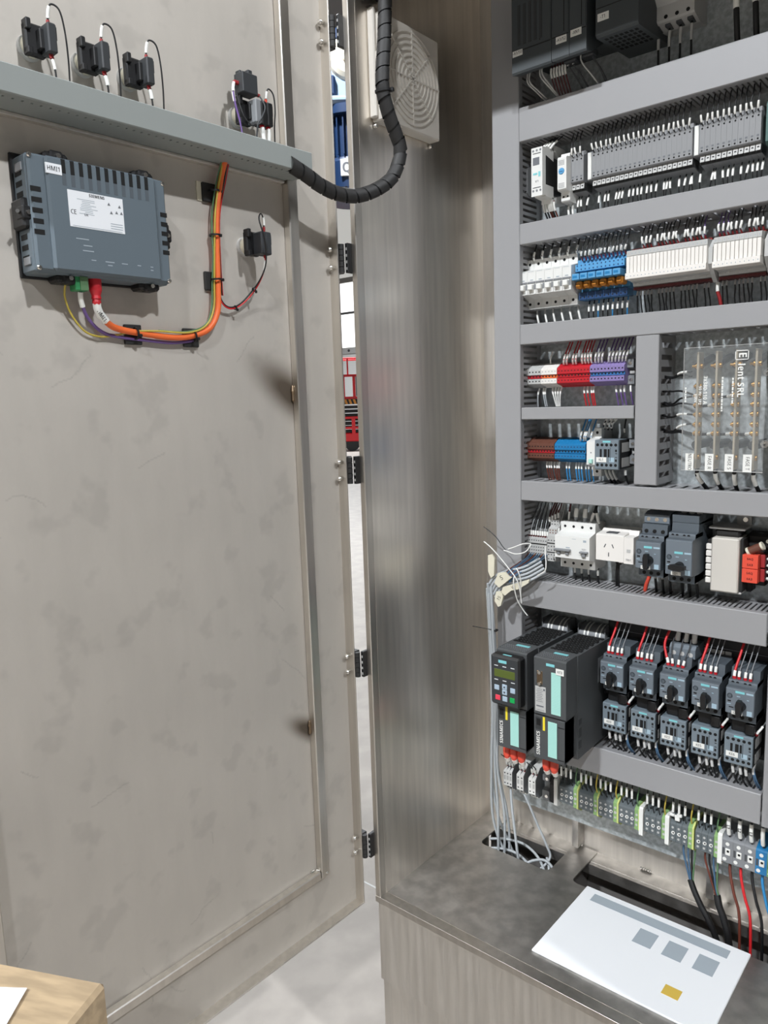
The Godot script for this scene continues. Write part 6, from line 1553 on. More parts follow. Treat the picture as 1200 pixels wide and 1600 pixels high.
func drives() -> void:
	for i in 2:
		var x0: float = [-0.7033, -0.6280][i]
		var t := thing("drive", ["dark grey variable speed drive with a black keypad", "dark grey variable speed drive without keypad, right of the keypad one"][i], "drive", P(x0 + 0.0315, -0.5475, 0), "two drives")
		var w := 0.0315
		part(t, "power_unit", MB.new().ext([[0.0, -0.092], [0.158, -0.096], [0.160, -0.094], [0.160, 0.0955], [0.0, 0.0930]], -w, w), M.drive_grey)
		part(t, "control_unit", MB.new().ext([[0.158, -0.086], [0.1985, -0.0925], [0.2, -0.0910], [0.2, -0.0115], [0.198, -0.0105], [0.158, -0.0105]], -w, w - 0.004), M.drive_grey)
		part(t, "upper_unit", MB.new().ext([[0.158, -0.0100], [0.198, -0.0100], [0.2, -0.0090], [0.2, 0.0925], [0.1965, 0.0950], [0.158, 0.0955]], -w, w - 0.002), M.drive_grey)
		part(t, "hinge_door", MB.new().lo_hi(Vector3(w - 0.017, -0.089, 0.165), Vector3(w - 0.004, -0.012, 0.2008), 0.001), M.drive_grey)
		part(t, "side_slot", MB.new().box(Vector3(w + 0.0002, -0.048, 0.150), Vector3(0.0006, 0.016, 0.010)).box(Vector3(w + 0.0002, -0.070, 0.150), Vector3(0.0006, 0.014, 0.010)).box(Vector3(w + 0.0002, -0.028, 0.150), Vector3(0.0006, 0.010, 0.010)), M.drive_dark)
		# cooling holes in the top
		var hb := MB.new()
		for r in 10:
			for k in 8:
				hb.box(Vector3(-0.0235 + k * 0.0066 + (0.0033 if r % 2 else 0.0), 0.0938 + 0.00255 * (0.148 - r * 0.0108) / 0.16, 0.148 - r * 0.0108), Vector3(0.0048, 0.0012, 0.0068))
		part(t, "cooling_hole", hb, M.hole)
		var pr := MB.new()
		for r in 4:
			for k in 12:
				pr.box(Vector3(-0.025 + k * 0.0042, 0.0957, 0.193 - r * 0.0062), Vector3(0.0026, 0.0004, 0.0016))
		part(t, "top_print", pr, M.mid_grey)
		var lg := part(t, "top_logo", MB.new().box(Vector3(0.004, 0.0958, 0.168), Vector3(0.026, 0.0006, 0.0070)), M.teal)
		lg.set_meta("label", "teal maker's plate on the drive's top")
		# rear terminal shield
		var shd := MB.new()
		for k in 8:
			var a0 := PI * 0.5 * k / 8.0
			var a1 := PI * 0.5 * (k + 1) / 8.0
			shd.poly([Vector3(-0.026, 0.0925 + 0.018 * sin(a0), 0.010 + 0.030 * cos(a0)), Vector3(0.026, 0.0925 + 0.018 * sin(a0), 0.010 + 0.030 * cos(a0)), Vector3(0.026, 0.0925 + 0.018 * sin(a1), 0.010 + 0.030 * cos(a1)), Vector3(-0.026, 0.0925 + 0.018 * sin(a1), 0.010 + 0.030 * cos(a1))], Vector3(0, 1, 1))
		shd.lo_hi(Vector3(-0.027, 0.092, 0.006), Vector3(-0.026, 0.112, 0.041)).lo_hi(Vector3(0.026, 0.092, 0.006), Vector3(0.027, 0.112, 0.041))
		part(t, "terminal_shield", shd, M.mid_grey)
		var fn := MB.new()
		for x in [-0.016, -0.009, 0.007, 0.015]:
			for k in 8:
				var a0 := PI * 0.5 * k / 8.0
				var a1 := PI * 0.5 * (k + 1) / 8.0
				fn.poly([Vector3(x, 0.0930 + 0.0185 * sin(a0), 0.0103 + 0.0305 * cos(a0)), Vector3(x + 0.003, 0.0930 + 0.0185 * sin(a0), 0.0103 + 0.0305 * cos(a0)), Vector3(x + 0.003, 0.0930 + 0.0185 * sin(a1), 0.0103 + 0.0305 * cos(a1)), Vector3(x, 0.0930 + 0.0185 * sin(a1), 0.0103 + 0.0305 * cos(a1))], Vector3(0, 1, 1))
		fn.lo_hi(Vector3(-0.027, 0.092, 0.0400), Vector3(0.027, 0.0935, 0.0415))
		part(t, "shield_rib", fn, M.white)
		# control unit face
		part(t, "port_recess", MB.new().lo_hi(Vector3(-0.0290, -0.0380, 0.199), Vector3(-0.0170, -0.0150, 0.2006), 0.0003), M.drive_dark)
		part(t, "port", MB.new().lo_hi(Vector3(-0.0262, -0.0300, 0.2), Vector3(-0.0185, -0.0180, 0.2010)), M.hole)
		part(t, "yellow_strip", MB.new().lo_hi(Vector3(-0.0142, -0.0375, 0.2), Vector3(-0.0100, -0.0125, 0.2011), 0.0002), M.yellow)
		lettering(t, "SINAMICS", 0.0066, Vector3(-0.0235, -0.0630, 0.2002), M.white, Vector3(0, 0, 90))
		part(t, "mint_label", MB.new().lo_hi(Vector3(-0.0040, -0.0830, 0.2005), Vector3(0.0132, -0.0180, 0.2016), 0.0002), M.mint)
		var ln := MB.new()
		for k in 22:
			ln.box(Vector3(0.0046, -0.0210 - k * 0.0028, 0.2016), Vector3(0.0160, 0.0003, 0.0002))
		part(t, "label_line", ln, M.teal)
		part(t, "joint", MB.new().box(Vector3(0, -0.0103, 0.1998), Vector3(0.060, 0.0014, 0.0012)), M.hole)
		for y in [-0.0245, -0.0840]:
			part(t, "latch", MB.new().box(Vector3(w - 0.0105, y, 0.2008), Vector3(0.012, 0.0014, 0.0006)), M.hole)
		# red plugs below
		for x in ([-0.0300, -0.0150, 0.0005] if i == 0 else [-0.0235, -0.0080]):
			part(t, "red_plug", MB.new().lathe([[0, 0.0], [0.0052, 0.0], [0.0074, 0.006], [0.0078, 0.016], [0.0060, 0.030], [0, 0.032]], Vector3(x, -0.1270, 0.170), Vector3.UP, 14), M.orange_red)
			part(t, "plug_foot", MB.new().cyl(Vector3(x + 0.0005, -0.1265, 0.170), Vector3(x + 0.002, -0.1335, 0.168), 0.0062, 12, 0.0050), M.fan_plastic)
		if i == 0:
			var kp := part(t, "keypad", MB.new().lo_hi(Vector3(-0.0315, -0.0020, 0.2), Vector3(0.0275, 0.0905, 0.2222), 0.0035), M.black)
			part(kp, "face", MB.new().lo_hi(Vector3(-0.0285, 0.0010, 0.2215), Vector3(0.0245, 0.0875, 0.2228), 0.0008), M.charcoal)
			part(kp, "screen", MB.new().lo_hi(Vector3(-0.0230, 0.0510, 0.2225), Vector3(0.0190, 0.0655, 0.2233), 0.0003), M.lcd)
			part(kp, "logo_plate", MB.new().box(Vector3(-0.0060, 0.0800, 0.2229), Vector3(0.0165, 0.0052, 0.0008), 0.0003).box(Vector3(-0.001, 0.0905, 0.2140), Vector3(0.017, 0.0008, 0.0040)), M.teal)
			var dash := MB.new()
			for q in [[-0.0190, 0.0715], [-0.0020, 0.0715], [0.0145, 0.0720], [-0.0190, 0.0455], [-0.0020, 0.0455], [0.0150, 0.0455]]:
				dash.box(Vector3(q[0], q[1], 0.2229), Vector3(0.0075, 0.0012, 0.0003))
			part(kp, "dash", dash, M.paper)
			for q in [[-0.0180, 0.0310, "button_blue"], [-0.0020, 0.0345, "button_blue"], [-0.0020, 0.0245, "button_blue"], [0.0145, 0.0310, "button_blue"], [-0.0160, 0.0125, "signal_red"], [-0.0015, 0.0125, "button_blue"], [0.0135, 0.0130, "green"]]:
				part(kp, "key", MB.new().box(Vector3(q[0], q[1], 0.2230), Vector3(0.0098, 0.0092, 0.0016), 0.0006), M[q[2]])
			part(kp, "arrow", MB.new().prism(PackedVector2Array([Vector2(-0.002, -0.0015), Vector2(0.002, -0.0015), Vector2(0, 0.0022)]), 0, 0.0003, Transform3D(Basis(), Vector3(-0.002, 0.0345, 0.2239))).prism(PackedVector2Array([Vector2(-0.002, 0.0015), Vector2(0.002, 0.0015), Vector2(0, -0.0022)]), 0, 0.0003, Transform3D(Basis(), Vector3(-0.002, 0.0245, 0.2239))), M.black)
		else:
			part(t, "upper_mint_label", MB.new().lo_hi(Vector3(0.0020, -0.0030, 0.2), Vector3(0.0200, 0.0720, 0.2013), 0.0002), M.mint)
			var l2 := MB.new()
			for k in 24:
				l2.box(Vector3(0.0110, 0.0690 - k * 0.0029, 0.2013), Vector3(0.0170, 0.0003, 0.0002))
			part(t, "label_line", l2, M.teal)
			part(t, "front_logo", MB.new().box(Vector3(0.0, 0.0840, 0.2003), Vector3(0.0160, 0.0048, 0.0010), 0.0003), M.teal)
			var gp := part(t, "type_label", MB.new().lo_hi(Vector3(-0.0290, -0.0040, 0.2), Vector3(-0.0085, 0.0420, 0.2008), 0.0002), M.light_grey)
			var tl := MB.new()
			for k in 8:
				tl.box(Vector3(-0.0205, 0.0370 - k * 0.0032, 0.2009), Vector3(0.0100 + 0.003 * (k % 2), 0.0006, 0.0003))
			tl.box(Vector3(-0.0115, 0.0370, 0.2009), Vector3(0.0036, 0.0036, 0.0003)).box(Vector3(-0.0195, 0.0060, 0.2009), Vector3(0.0140, 0.0024, 0.0003)).box(Vector3(-0.0190, -0.0010, 0.2009), Vector3(0.0150, 0.0005, 0.0003))
			part(gp, "print_line", tl, M.print_grey)
			part(t, "serial_port", MB.new().lo_hi(Vector3(-0.0260, 0.0460, 0.199), Vector3(-0.0150, 0.0700, 0.2010), 0.001), M.bronze_steel)
			part(t, "port_screw", MB.new().cyl(Vector3(-0.0195, 0.0680, 0.2), Vector3(-0.0195, 0.0680, 0.2045), 0.0032, 8).cyl(Vector3(-0.0195, 0.0475, 0.2), Vector3(-0.0195, 0.0475, 0.2045), 0.0032, 8), M.bright_steel)
			tilted_label(t, Vector3(0.0190, 0.0760, 0.2022), Vector2(0.0150, 0.0110), "KF3", 0.0042)
			part(t, "side_label", MB.new().box(Vector3(w + 0.0004, 0.045, 0.060), Vector3(0.0004, 0.046, 0.040)), M.mid_grey)


func starters() -> void:
	var ad := thing("busbar_adapter", "black busbar adapter plate behind the five motor starters", "adapter", P(-0.430, -0.53, 0))
	part(ad, "plate", MB.new().lo_hi(Vector3(-0.142, -0.090, 0.004), Vector3(0.142, 0.108, 0.022), 0.002), M.black)
	part(ad, "edge_line", MB.new().lo_hi(Vector3(-0.13, 0.0905, 0.0215), Vector3(0.138, 0.0914, 0.0226)).lo_hi(Vector3(-0.13, 0.066, 0.0215), Vector3(0.138, 0.0668, 0.0226)), M.mid_grey)
	for k in 4:
		part(ad, "paper_tag", MB.new().box(Vector3(0.0365 + k * 0.0115, 0.0820, 0.0226), Vector3(0.0100, 0.0105, 0.0008)), M.white)
	part(ad, "link_block", MB.new().lo_hi(Vector3(-0.140, -0.0265, 0.02), Vector3(0.131, 0.012, 0.050), 0.002), M.black)
	var names := ["QM1", "QM2", "QM4", "QM5", "QM6"]
	var kn := ["KE0", "KE1", "KE3", "KE5", "KE6"]
	var ord := ["first", "second", "third", "fourth", "fifth"]
	for i in 5:
		var x := -0.5299 + i * 0.0530
		var s := motor_switch(P(x, -0.4957, 0), "blue-grey motor switch tagged %s, %s from the drives" % [names[i], ord[i]], names[i])
		contactor(P(x - 0.0012 - (0.0006 * i), -0.5835, 0), kn[i], "blue-grey contactor tagged %s, %s from the drives" % [kn[i], ord[i]])
		var ln := thing("link_module", "black link module between the %s motor switch and its contactor" % ord[i], "link module", P(x, -0.5450, 0), "link modules of the starters")
		part(ln, "block", MB.new().lo_hi(Vector3(-0.0195, -0.0125, 0.02), Vector3(0.0195, 0.0125, 0.072), 0.002).lo_hi(Vector3(0.004, -0.010, 0.06), Vector3(0.0185, 0.008, 0.082), 0.001), M.black)
		if i == 2:
			var f := thing("feeder_block", "blue-grey feeder terminal block above the third motor switch", "terminal block", P(x + 0.0030, -0.4430, 0))
			part(f, "block", MB.new().ext([[0.020, -0.0115], [0.064, -0.0105], [0.066, -0.009], [0.066, 0.006], [0.060, 0.0115], [0.020, 0.0115]], -0.0215, 0.0215), M.switch_blue)
			holes(f, "clamp_screw", [[-0.0140, -0.003], [0, -0.003], [0.0140, -0.003]], 0.0040, 0.066, M.light_grey)
			for k in 3:
				wire_thing("feeder_cable", "thick black cable with a wide white marker entering the feeder block", "feeder cables of the motor starters", [P(x - 0.0110 + k * 0.0140, -0.434, 0.046), P(x - 0.0110 + k * 0.0140, -0.424, 0.048), P(x - 0.0100 + k * 0.0140, -0.412, 0.046), P(x - 0.009 + k * 0.0140, -0.398, 0.04)], 0.0042, M.black, [[0.18, 0.72, 1.1]])
		for k in 4:
			var wx: float = x - 0.0150 + [0.0, 0.0070, 0.0165, 0.0240][k]
			if i == 2:
				wire_thing("starter_wire", "%s wire with a white sleeve bending into the third motor switch" % ("red" if k == 0 else "grey"), "%s wires of the third motor switch" % ("red" if k == 0 else "grey"), [P(wx, -0.4660, 0.079), P(wx - 0.0015 + 0.001 * k, -0.457, 0.078), P(wx - 0.006 + k * 0.003, -0.449, 0.074), P(wx - 0.011 + k * 0.006, -0.430, 0.066), P(wx - 0.004 + k * 0.003, -0.400, 0.05)], 0.0022 if k == 0 else 0.0010, M.wire_red if k == 0 else M.charcoal, [[0.0, 0.12, 1.5 if k == 0 else 3.0, M.red], [0.14, 0.36, 1.2 if k == 0 else 2.3]])
			else:
				wire_thing("starter_wire", "%s wire with white sleeve and red ferrule above a motor switch" % ("thick red" if k == 0 else "thin grey"), "%s wires above the motor switches" % ("thick red" if k == 0 else "thin grey"), [P(wx, -0.4660, 0.079), P(wx, -0.457, 0.079), P(wx + 0.001, -0.446, 0.074), P(wx + 0.004, -0.428, 0.064), P(wx + 0.008, -0.400, 0.050)], 0.0021 if k == 0 else 0.0009, M.wire_red if k == 0 else M.mid_grey, [[0.0, 0.13, 1.6 if k == 0 else 3.2, M.red], [0.15, 0.36, 1.2 if k == 0 else 2.6]])
		for k in 3:
			var wx: float = x - 0.0015 + [-0.0130, -0.0015, 0.0070][k]
			wire_thing("starter_wire", "black wire with a grey sleeve between a contactor and the lowest duct", "black wires under the contactors", [P(wx, -0.606, 0.060), P(wx, -0.6145, 0.073), P(wx + 0.003, -0.630, 0.076), P(wx + 0.006, -0.646, 0.066), P(wx + 0.006, -0.660, 0.05)], 0.0017, M.black, [[0.14, 0.46, 1.5, M.light_grey]], null, 4)
		for k in 2:
			wire_thing("starter_wire", "slate blue wire dropping from a contactor into the lowest duct", "blue wires under the contactors", [P(x + 0.0165, -0.606, 0.058), P(x + 0.0165 + k * 0.001, -0.616, 0.070), P(x + 0.0190 + k * 0.003, -0.632, 0.072), P(x + 0.0220 + k * 0.004, -0.648, 0.062), P(x + 0.022 + k * 0.004, -0.660, 0.05)], 0.0014, M.dull_blue, [[0.05, 0.38, 1.7, M.light_grey]] if k == 0 else [], null, 4)
		wire_thing("starter_wire", "white-sleeved wire with a red ferrule at a contactor's upper right corner", "sleeved wires at the contactors' upper right corners", [P(x + 0.0190, -0.5570, 0.070), P(x + 0.0215, -0.5510, 0.073), P(x + 0.0265, -0.5425, 0.070), P(x + 0.030, -0.535, 0.05)], 0.0011, M.mid_grey, [[0.0, 0.25, 2.4, M.dull_red], [0.25, 0.72, 1.9]])


func bottom_terminals() -> void:
	din_rail(-0.790, -0.215, -0.790, "steel mounting rail under the dark power terminals")
	# small stepped control terminals under the drives
	var n := 0
	for q in [[-0.7745, 3], [-0.7455, 2], [-0.7180, 2]]:
		for k in int(q[1]):
			var w := 0.0068 if int(q[1]) == 3 else 0.0080
			var t := thing("control_terminal", "%s stepped control terminal, %s" % ["pale grey", ["in the left trio under the drives", "in the middle pair under the drives", "in the right pair under the drives"][n]], "terminal block", P(q[0] + (k - (q[1] - 1) / 2.0) * w, -0.792, 0), ["left trio of stepped terminals", "middle pair of stepped terminals", "right pair of stepped terminals"][n])
			part(t, "body", MB.new().ext([[0.0, -0.030], [0.034, -0.030], [0.038, -0.0285], [0.038, -0.0215], [0.046, -0.0170], [0.050, -0.0160], [0.050, 0.0160], [0.046, 0.0180], [0.032, 0.0210], [0.032, 0.0350], [0.0, 0.0360]], -w / 2 + 0.0001, w / 2 - 0.0001), M.device_white)
			part(t, "side_sheet", MB.new().ext([[0.0, -0.029], [0.036, -0.0285], [0.0495, -0.0160], [0.0495, 0.0160], [0.031, 0.034], [0.0, 0.035]], w / 2 - 0.0001, w / 2 + 0.0002), M.mid_grey)
			holes(t, "wire_hole", [[0, 0.0110], [0, -0.0108]], 0.0017, 0.050, M.dark_grey)
			part(t, "clip_window", MB.new().box(Vector3(0, 0.0015, 0.0501), Vector3(0.0045, 0.0100, 0.0004)), M.light_grey)
			holes(t, "wire_hole", [[0, -0.0252]], 0.0015, 0.038, M.dark_grey)
			wire_thing("control_wire", "thin dark wire with a white sleeve above a stepped control terminal", "sleeved wires above the stepped terminals", [P(q[0] + (k - (q[1] - 1) / 2.0) * w, -0.772, 0.036), P(q[0] + (k - (q[1] - 1) / 2.0) * w + 0.001, -0.762, 0.044), P(q[0] + (k - (q[1] - 1) / 2.0) * w + 0.004, -0.750, 0.050), P(q[0] + (k - (q[1] - 1) / 2.0) * w + 0.010, -0.725, 0.080)], 0.0012, M.charcoal, [[0.0, 0.15, 1.6, M.dull_red], [0.22, 0.55, 2.0]], null, 4)
		n += 1
	var ec := thing("end_clamp", "grey end clamp with bright screws right of the stepped terminals", "end clamp", P(-0.6915, -0.790, 0))
	part(ec, "clamp", MB.new().ext([[0.0, -0.032], [0.034, -0.032], [0.040, -0.024], [0.040, -0.006], [0.030, -0.004], [0.030, 0.010], [0.038, 0.014], [0.038, 0.026], [0.0, 0.030]], -0.0080, 0.0070), M.mid_grey)
	part(ec, "screw", MB.new().cyl(Vector3(0.002, -0.017, 0.038), Vector3(0.002, -0.017, 0.0425), 0.0035, 10).cyl(Vector3(0.002, 0.020, 0.036), Vector3(0.002, 0.020, 0.0405), 0.0035, 10), M.bright_steel)
	var bs := thing("spacer", "black spacer beside the tall white marker strip", "spacer", P(-0.6765, -0.790, 0))
	part(bs, "body", MB.new().ext([[0.0, -0.030], [0.036, -0.030], [0.042, -0.02], [0.042, 0.012], [0.030, 0.026], [0.0, 0.030]], -0.0055, 0.0045), M.soft_black)
	# power terminals: three dark ones and an earth terminal per group
	var w := 0.0103
	var dt := thing("power_terminal", "dark grey power terminal with bright screws in the bottom row", "terminal block", P(-0.6515, -0.786, 0), "dark power terminals of the bottom row")
	part(dt, "body", MB.new().ext([[0.0, -0.026], [0.034, -0.0265], [0.040, -0.0225], [0.047, -0.0185], [0.050, -0.0165], [0.050, 0.0165], [0.047, 0.0190], [0.038, 0.0240], [0.0, 0.0260]], -w / 2 + 0.0001, w / 2 - 0.0001), M.terminal_dark)
	part(dt, "screw", MB.new().cyl(Vector3(0, 0.0098, 0.047), Vector3(0, 0.0098, 0.0506), 0.0021, 10).cyl(Vector3(0, -0.0100, 0.047), Vector3(0, -0.0100, 0.0506), 0.0021, 10), M.light_grey)
	part(dt, "marker_post", MB.new().cyl(Vector3(0.001, 0.0, 0.048), Vector3(0.001, 0.0, 0.0516), 0.0031, 12), M.white)
	part(dt, "post_hole", MB.new().cyl(Vector3(0.0016, 0.0004, 0.050), Vector3(0.0016, 0.0004, 0.0519), 0.0014, 8), M.hole)
	part(dt, "foot", MB.new().lo_hi(Vector3(-0.002, -0.030, 0.010), Vector3(0.004, -0.026, 0.030), 0.0005), M.soft_black)
	var gt := thing("earth_terminal", "green-yellow earth terminal closing a group of dark power terminals", "terminal block", P(-0.62, -0.786, 0), "green-yellow earth terminals")
	part(gt, "body", MB.new().ext([[0.0, -0.028], [0.036, -0.0285], [0.047, -0.0215], [0.0495, -0.0195], [0.0495, 0.0195], [0.047, 0.0215], [0.038, 0.0265], [0.0, 0.0275]], -w / 2 + 0.0001, w / 2 - 0.0030), M.ground_green)
	part(gt, "yellow_half", MB.new().ext([[0.0, -0.0285], [0.036, -0.0290], [0.047, -0.0220], [0.0498, -0.0200], [0.0498, 0.0200], [0.047, 0.0220], [0.038, 0.0270], [0.0, 0.0280]], w / 2 - 0.0030, w / 2 - 0.0001), M.ground_yellow)
	part(gt, "screw", MB.new().cyl(Vector3(-0.001, 0.0098, 0.047), Vector3(-0.001, 0.0098, 0.0502), 0.0022, 10).cyl(Vector3(-0.001, -0.0100, 0.047), Vector3(-0.001, -0.0100, 0.0502), 0.0022, 10).cyl(Vector3(-0.001, 0.0, 0.047), Vector3(-0.001, 0.0, 0.0502), 0.0028, 10), M.light_grey)
	var groups := [-0.6567, -0.6150, -0.5755, -0.5345, -0.4862, -0.4395, -0.3955]
	var firstd := true
	var firstg := true
	for gi in groups.size():
		var gx: float = groups[gi]
		var pw := 0.0100 if gi < 4 else 0.0105
		for k in 3:
			var at := P(gx + (k + 0.5) * pw, -0.786, 0)
			if firstd:
				dt.position = at
				firstd = false
			else:
				copy(dt, at)
			wire_thing("power_wire", "thin black wire with a tall white sleeve above a dark power terminal", "tall sleeved wires above the bottom terminals", [P(at.x, -0.764, 0.044), P(at.x, -0.750, 0.050), P(at.x + 0.0006, -0.738, 0.052), P(at.x + 0.0008, -0.724, 0.052), P(at.x + 0.001, -0.700, 0.045)], 0.0009, M.black, [[0.34, 0.72, 2.4]], null, 3)
		var ge := P(gx + 3.5 * pw, -0.786, 0)
		if firstg:
			gt.position = ge
			firstg = false
		else:
			copy(gt, ge)
		wire_thing("earth_wire", "%s earth wire rising from an earth terminal to the lowest duct" % ("yellow-green" if gi % 3 else "pale green"), "%s earth wires in the bottom row" % ("yellow-green" if gi % 3 else "pale green"), [P(ge.x - 0.001, -0.762, 0.042), P(ge.x, -0.745, 0.050), P(ge.x + 0.003, -0.722, 0.050), P(ge.x + 0.005, -0.700, 0.042)], 0.0014, M.wire_yellow if gi % 3 else M.wire_green, [], null, 3)
	n = 0
	for x in [-0.6640, -0.4915, -0.4440, -0.3535]:
		var s := thing("marker_strip", ["tall white marker strip at the left start of the dark power terminals", "tall white marker strip after the fourth group of power terminals", "tall white marker strip after the fifth group of power terminals", "tall white marker strip just left of the big power terminals"][n], "marker strip", P(x, -0.786, 0), "white marker strips of the bottom row")
		part(s, "strip", MB.new().ext([[0.0, -0.028], [0.050, -0.0285], [0.052, -0.026], [0.052, 0.026], [0.050, 0.0285], [0.0, 0.028]], -0.0036, 0.0036), M.white)
		n += 1
	for q in [[-0.4360, -0.7520], [-0.4270, -0.7535], [-0.4230, -0.7500], [-0.4265, -0.7585]]:
		var tg := thing("cable_marker", "bright white cable marker flag lying above the sixth group of power terminals", "marker", P(q[0], q[1], 0.050), "white marker flags in the bottom row")
		part(tg, "flag", MB.new().box(Vector3(0, 0, 0), Vector3(0.0085, 0.0055, 0.004), 0.0008), M.white)
	# big terminals at the right
	for k in 5:
		var bx := -0.3410 + k * 0.0178
		var big := thing("power_terminal", ["big grey power terminal, leftmost of the big ones at the right", "big grey power terminal, second of the big ones at the right", "big grey power terminal, third of the big ones at the right", "big blue power terminal at the right edge of the bottom row", "big green earth terminal at the right edge of the bottom row"][k], "terminal block", P(bx, -0.786, 0), "big power terminals")
		var bm: Material = [M.mid_grey, M.mid_grey, M.mid_grey, M.blue, M.ground_green][k]
		part(big, "body", MB.new().ext([[0.0, -0.027], [0.036, -0.0275], [0.042, -0.0245], [0.049, -0.0225], [0.052, -0.0205], [0.052, 0.0205], [0.049, 0.0230], [0.038, 0.0275], [0.0, 0.0285]], -0.0088, 0.0088), bm)
		part(big, "screw", MB.new().cyl(Vector3(0, 0.0140, 0.049), Vector3(0, 0.0140, 0.0526), 0.0032, 14).cyl(Vector3(-0.004, -0.0145, 0.049), Vector3(-0.004, -0.0145, 0.0526), 0.0032, 14), M.white)
		part(big, "bridge_recess", MB.new().lo_hi(Vector3(-0.0078, -0.0060, 0.0515), Vector3(-0.0045, 0.0060, 0.0524)), M.dark_grey)
		part(big, "marker_post", MB.new().lo_hi(Vector3(-0.0030, -0.0060, 0.0515), Vector3(0.0050, 0.0060, 0.0536), 0.0006), M.white)
		part(big, "post_hole", MB.new().cyl(Vector3(0.0014, 0.0015, 0.0530), Vector3(0.0014, 0.0015, 0.0538), 0.0022, 10), M.hole)
		if k < 4:
			var lw := wire_thing("power_cable", "black cable with a tall white L%d sleeve above a big power terminal" % (k + 1) if k < 3 else "black cable with a white sleeve above the big blue terminal", "", [P(bx + 0.001, -0.762, 0.044), P(bx + 0.001, -0.752, 0.050), P(bx + 0.001, -0.736, 0.054), P(bx + 0.001, -0.720, 0.052), P(bx, -0.700, 0.045)], 0.0020, M.charcoal, [[0.2, 0.72, 1.7]], null, 4)
			if k < 3:
				lettering(lw, "L%d" % (k + 1), 0.0050, Vector3(0.0004, 0.0245, 0.0130), M.print_dark, Vector3(0, 0, -90))
	# cables leaving downwards
	var cs := [[-0.4185, M.dull_blue, "blue-grey", 0.0018, -0.402], [-0.4105, M.dull_blue, "slate blue", 0.0015, -0.400], [-0.4040, M.black, "black", 0.0017, -0.398], [-0.3985, M.wire_green, "dull green", 0.0015, -0.397], [-0.3810, M.wire_brown, "dark brown", 0.0018, -0.361], [-0.3740, M.black, "black", 0.0018, -0.359], [-0.3670, M.dull_blue, "slate blue", 0.0016, -0.358], [-0.3600, M.wire_green, "dull green", 0.0015, -0.356]]
	for q in cs:
		wire_thing("cable_core", "%s cable core below the bottom terminals, %s of the two cable fans" % [q[2], "left" if q[0] < -0.39 else "right"], "", [P(q[0], -0.808, 0.036), P(q[0] + 0.001, -0.822, 0.040), P((q[0] + q[4]) / 2, -0.845, 0.044), P(q[4], -0.868, 0.048), P(q[4] + 0.008, -0.886, 0.052)], q[3], q[1], [], null, 5)
	wire_thing("supply_cable", "thick black cable sheath running down from the left cable fan", "", [P(-0.402, -0.866, 0.047), P(-0.394, -0.880, 0.052), P(-0.380, -0.900, 0.058), P(-0.362, -0.925, 0.062), P(-0.345, -0.970, 0.062), P(-0.338, -1.05, 0.06)], 0.0052, M.black, [], null, 6, 12)
	wire_thing("supply_cable", "thick black cable sheath running down from the right cable fan", "", [P(-0.356, -0.876, 0.048), P(-0.350, -0.892, 0.054), P(-0.340, -0.912, 0.058), P(-0.330, -0.95, 0.062), P(-0.325, -1.05, 0.06)], 0.0060, M.black, [], null, 6, 12)
	for q in [[-0.3395, M.wire_brown, "brown"], [-0.3220, M.wire_red, "red"], [-0.3040, M.black, "black"], [-0.2880, M.wire_blue, "blue"], [-0.2690, M.wire_green, "green"]]:
		wire_thing("power_cable", "%s power cable dropping from a big power terminal through the floor opening" % q[2], "", [P(q[0], -0.810, 0.036), P(q[0] + 0.002, -0.826, 0.044), P(q[0] + 0.012, -0.855, 0.055), P(q[0] + 0.022, -0.885, 0.058), P(q[0] + 0.024, -0.93, 0.055), P(q[0] + 0.024, -1.0, 0.05)], 0.0024, q[1], [], null, 5, 8)


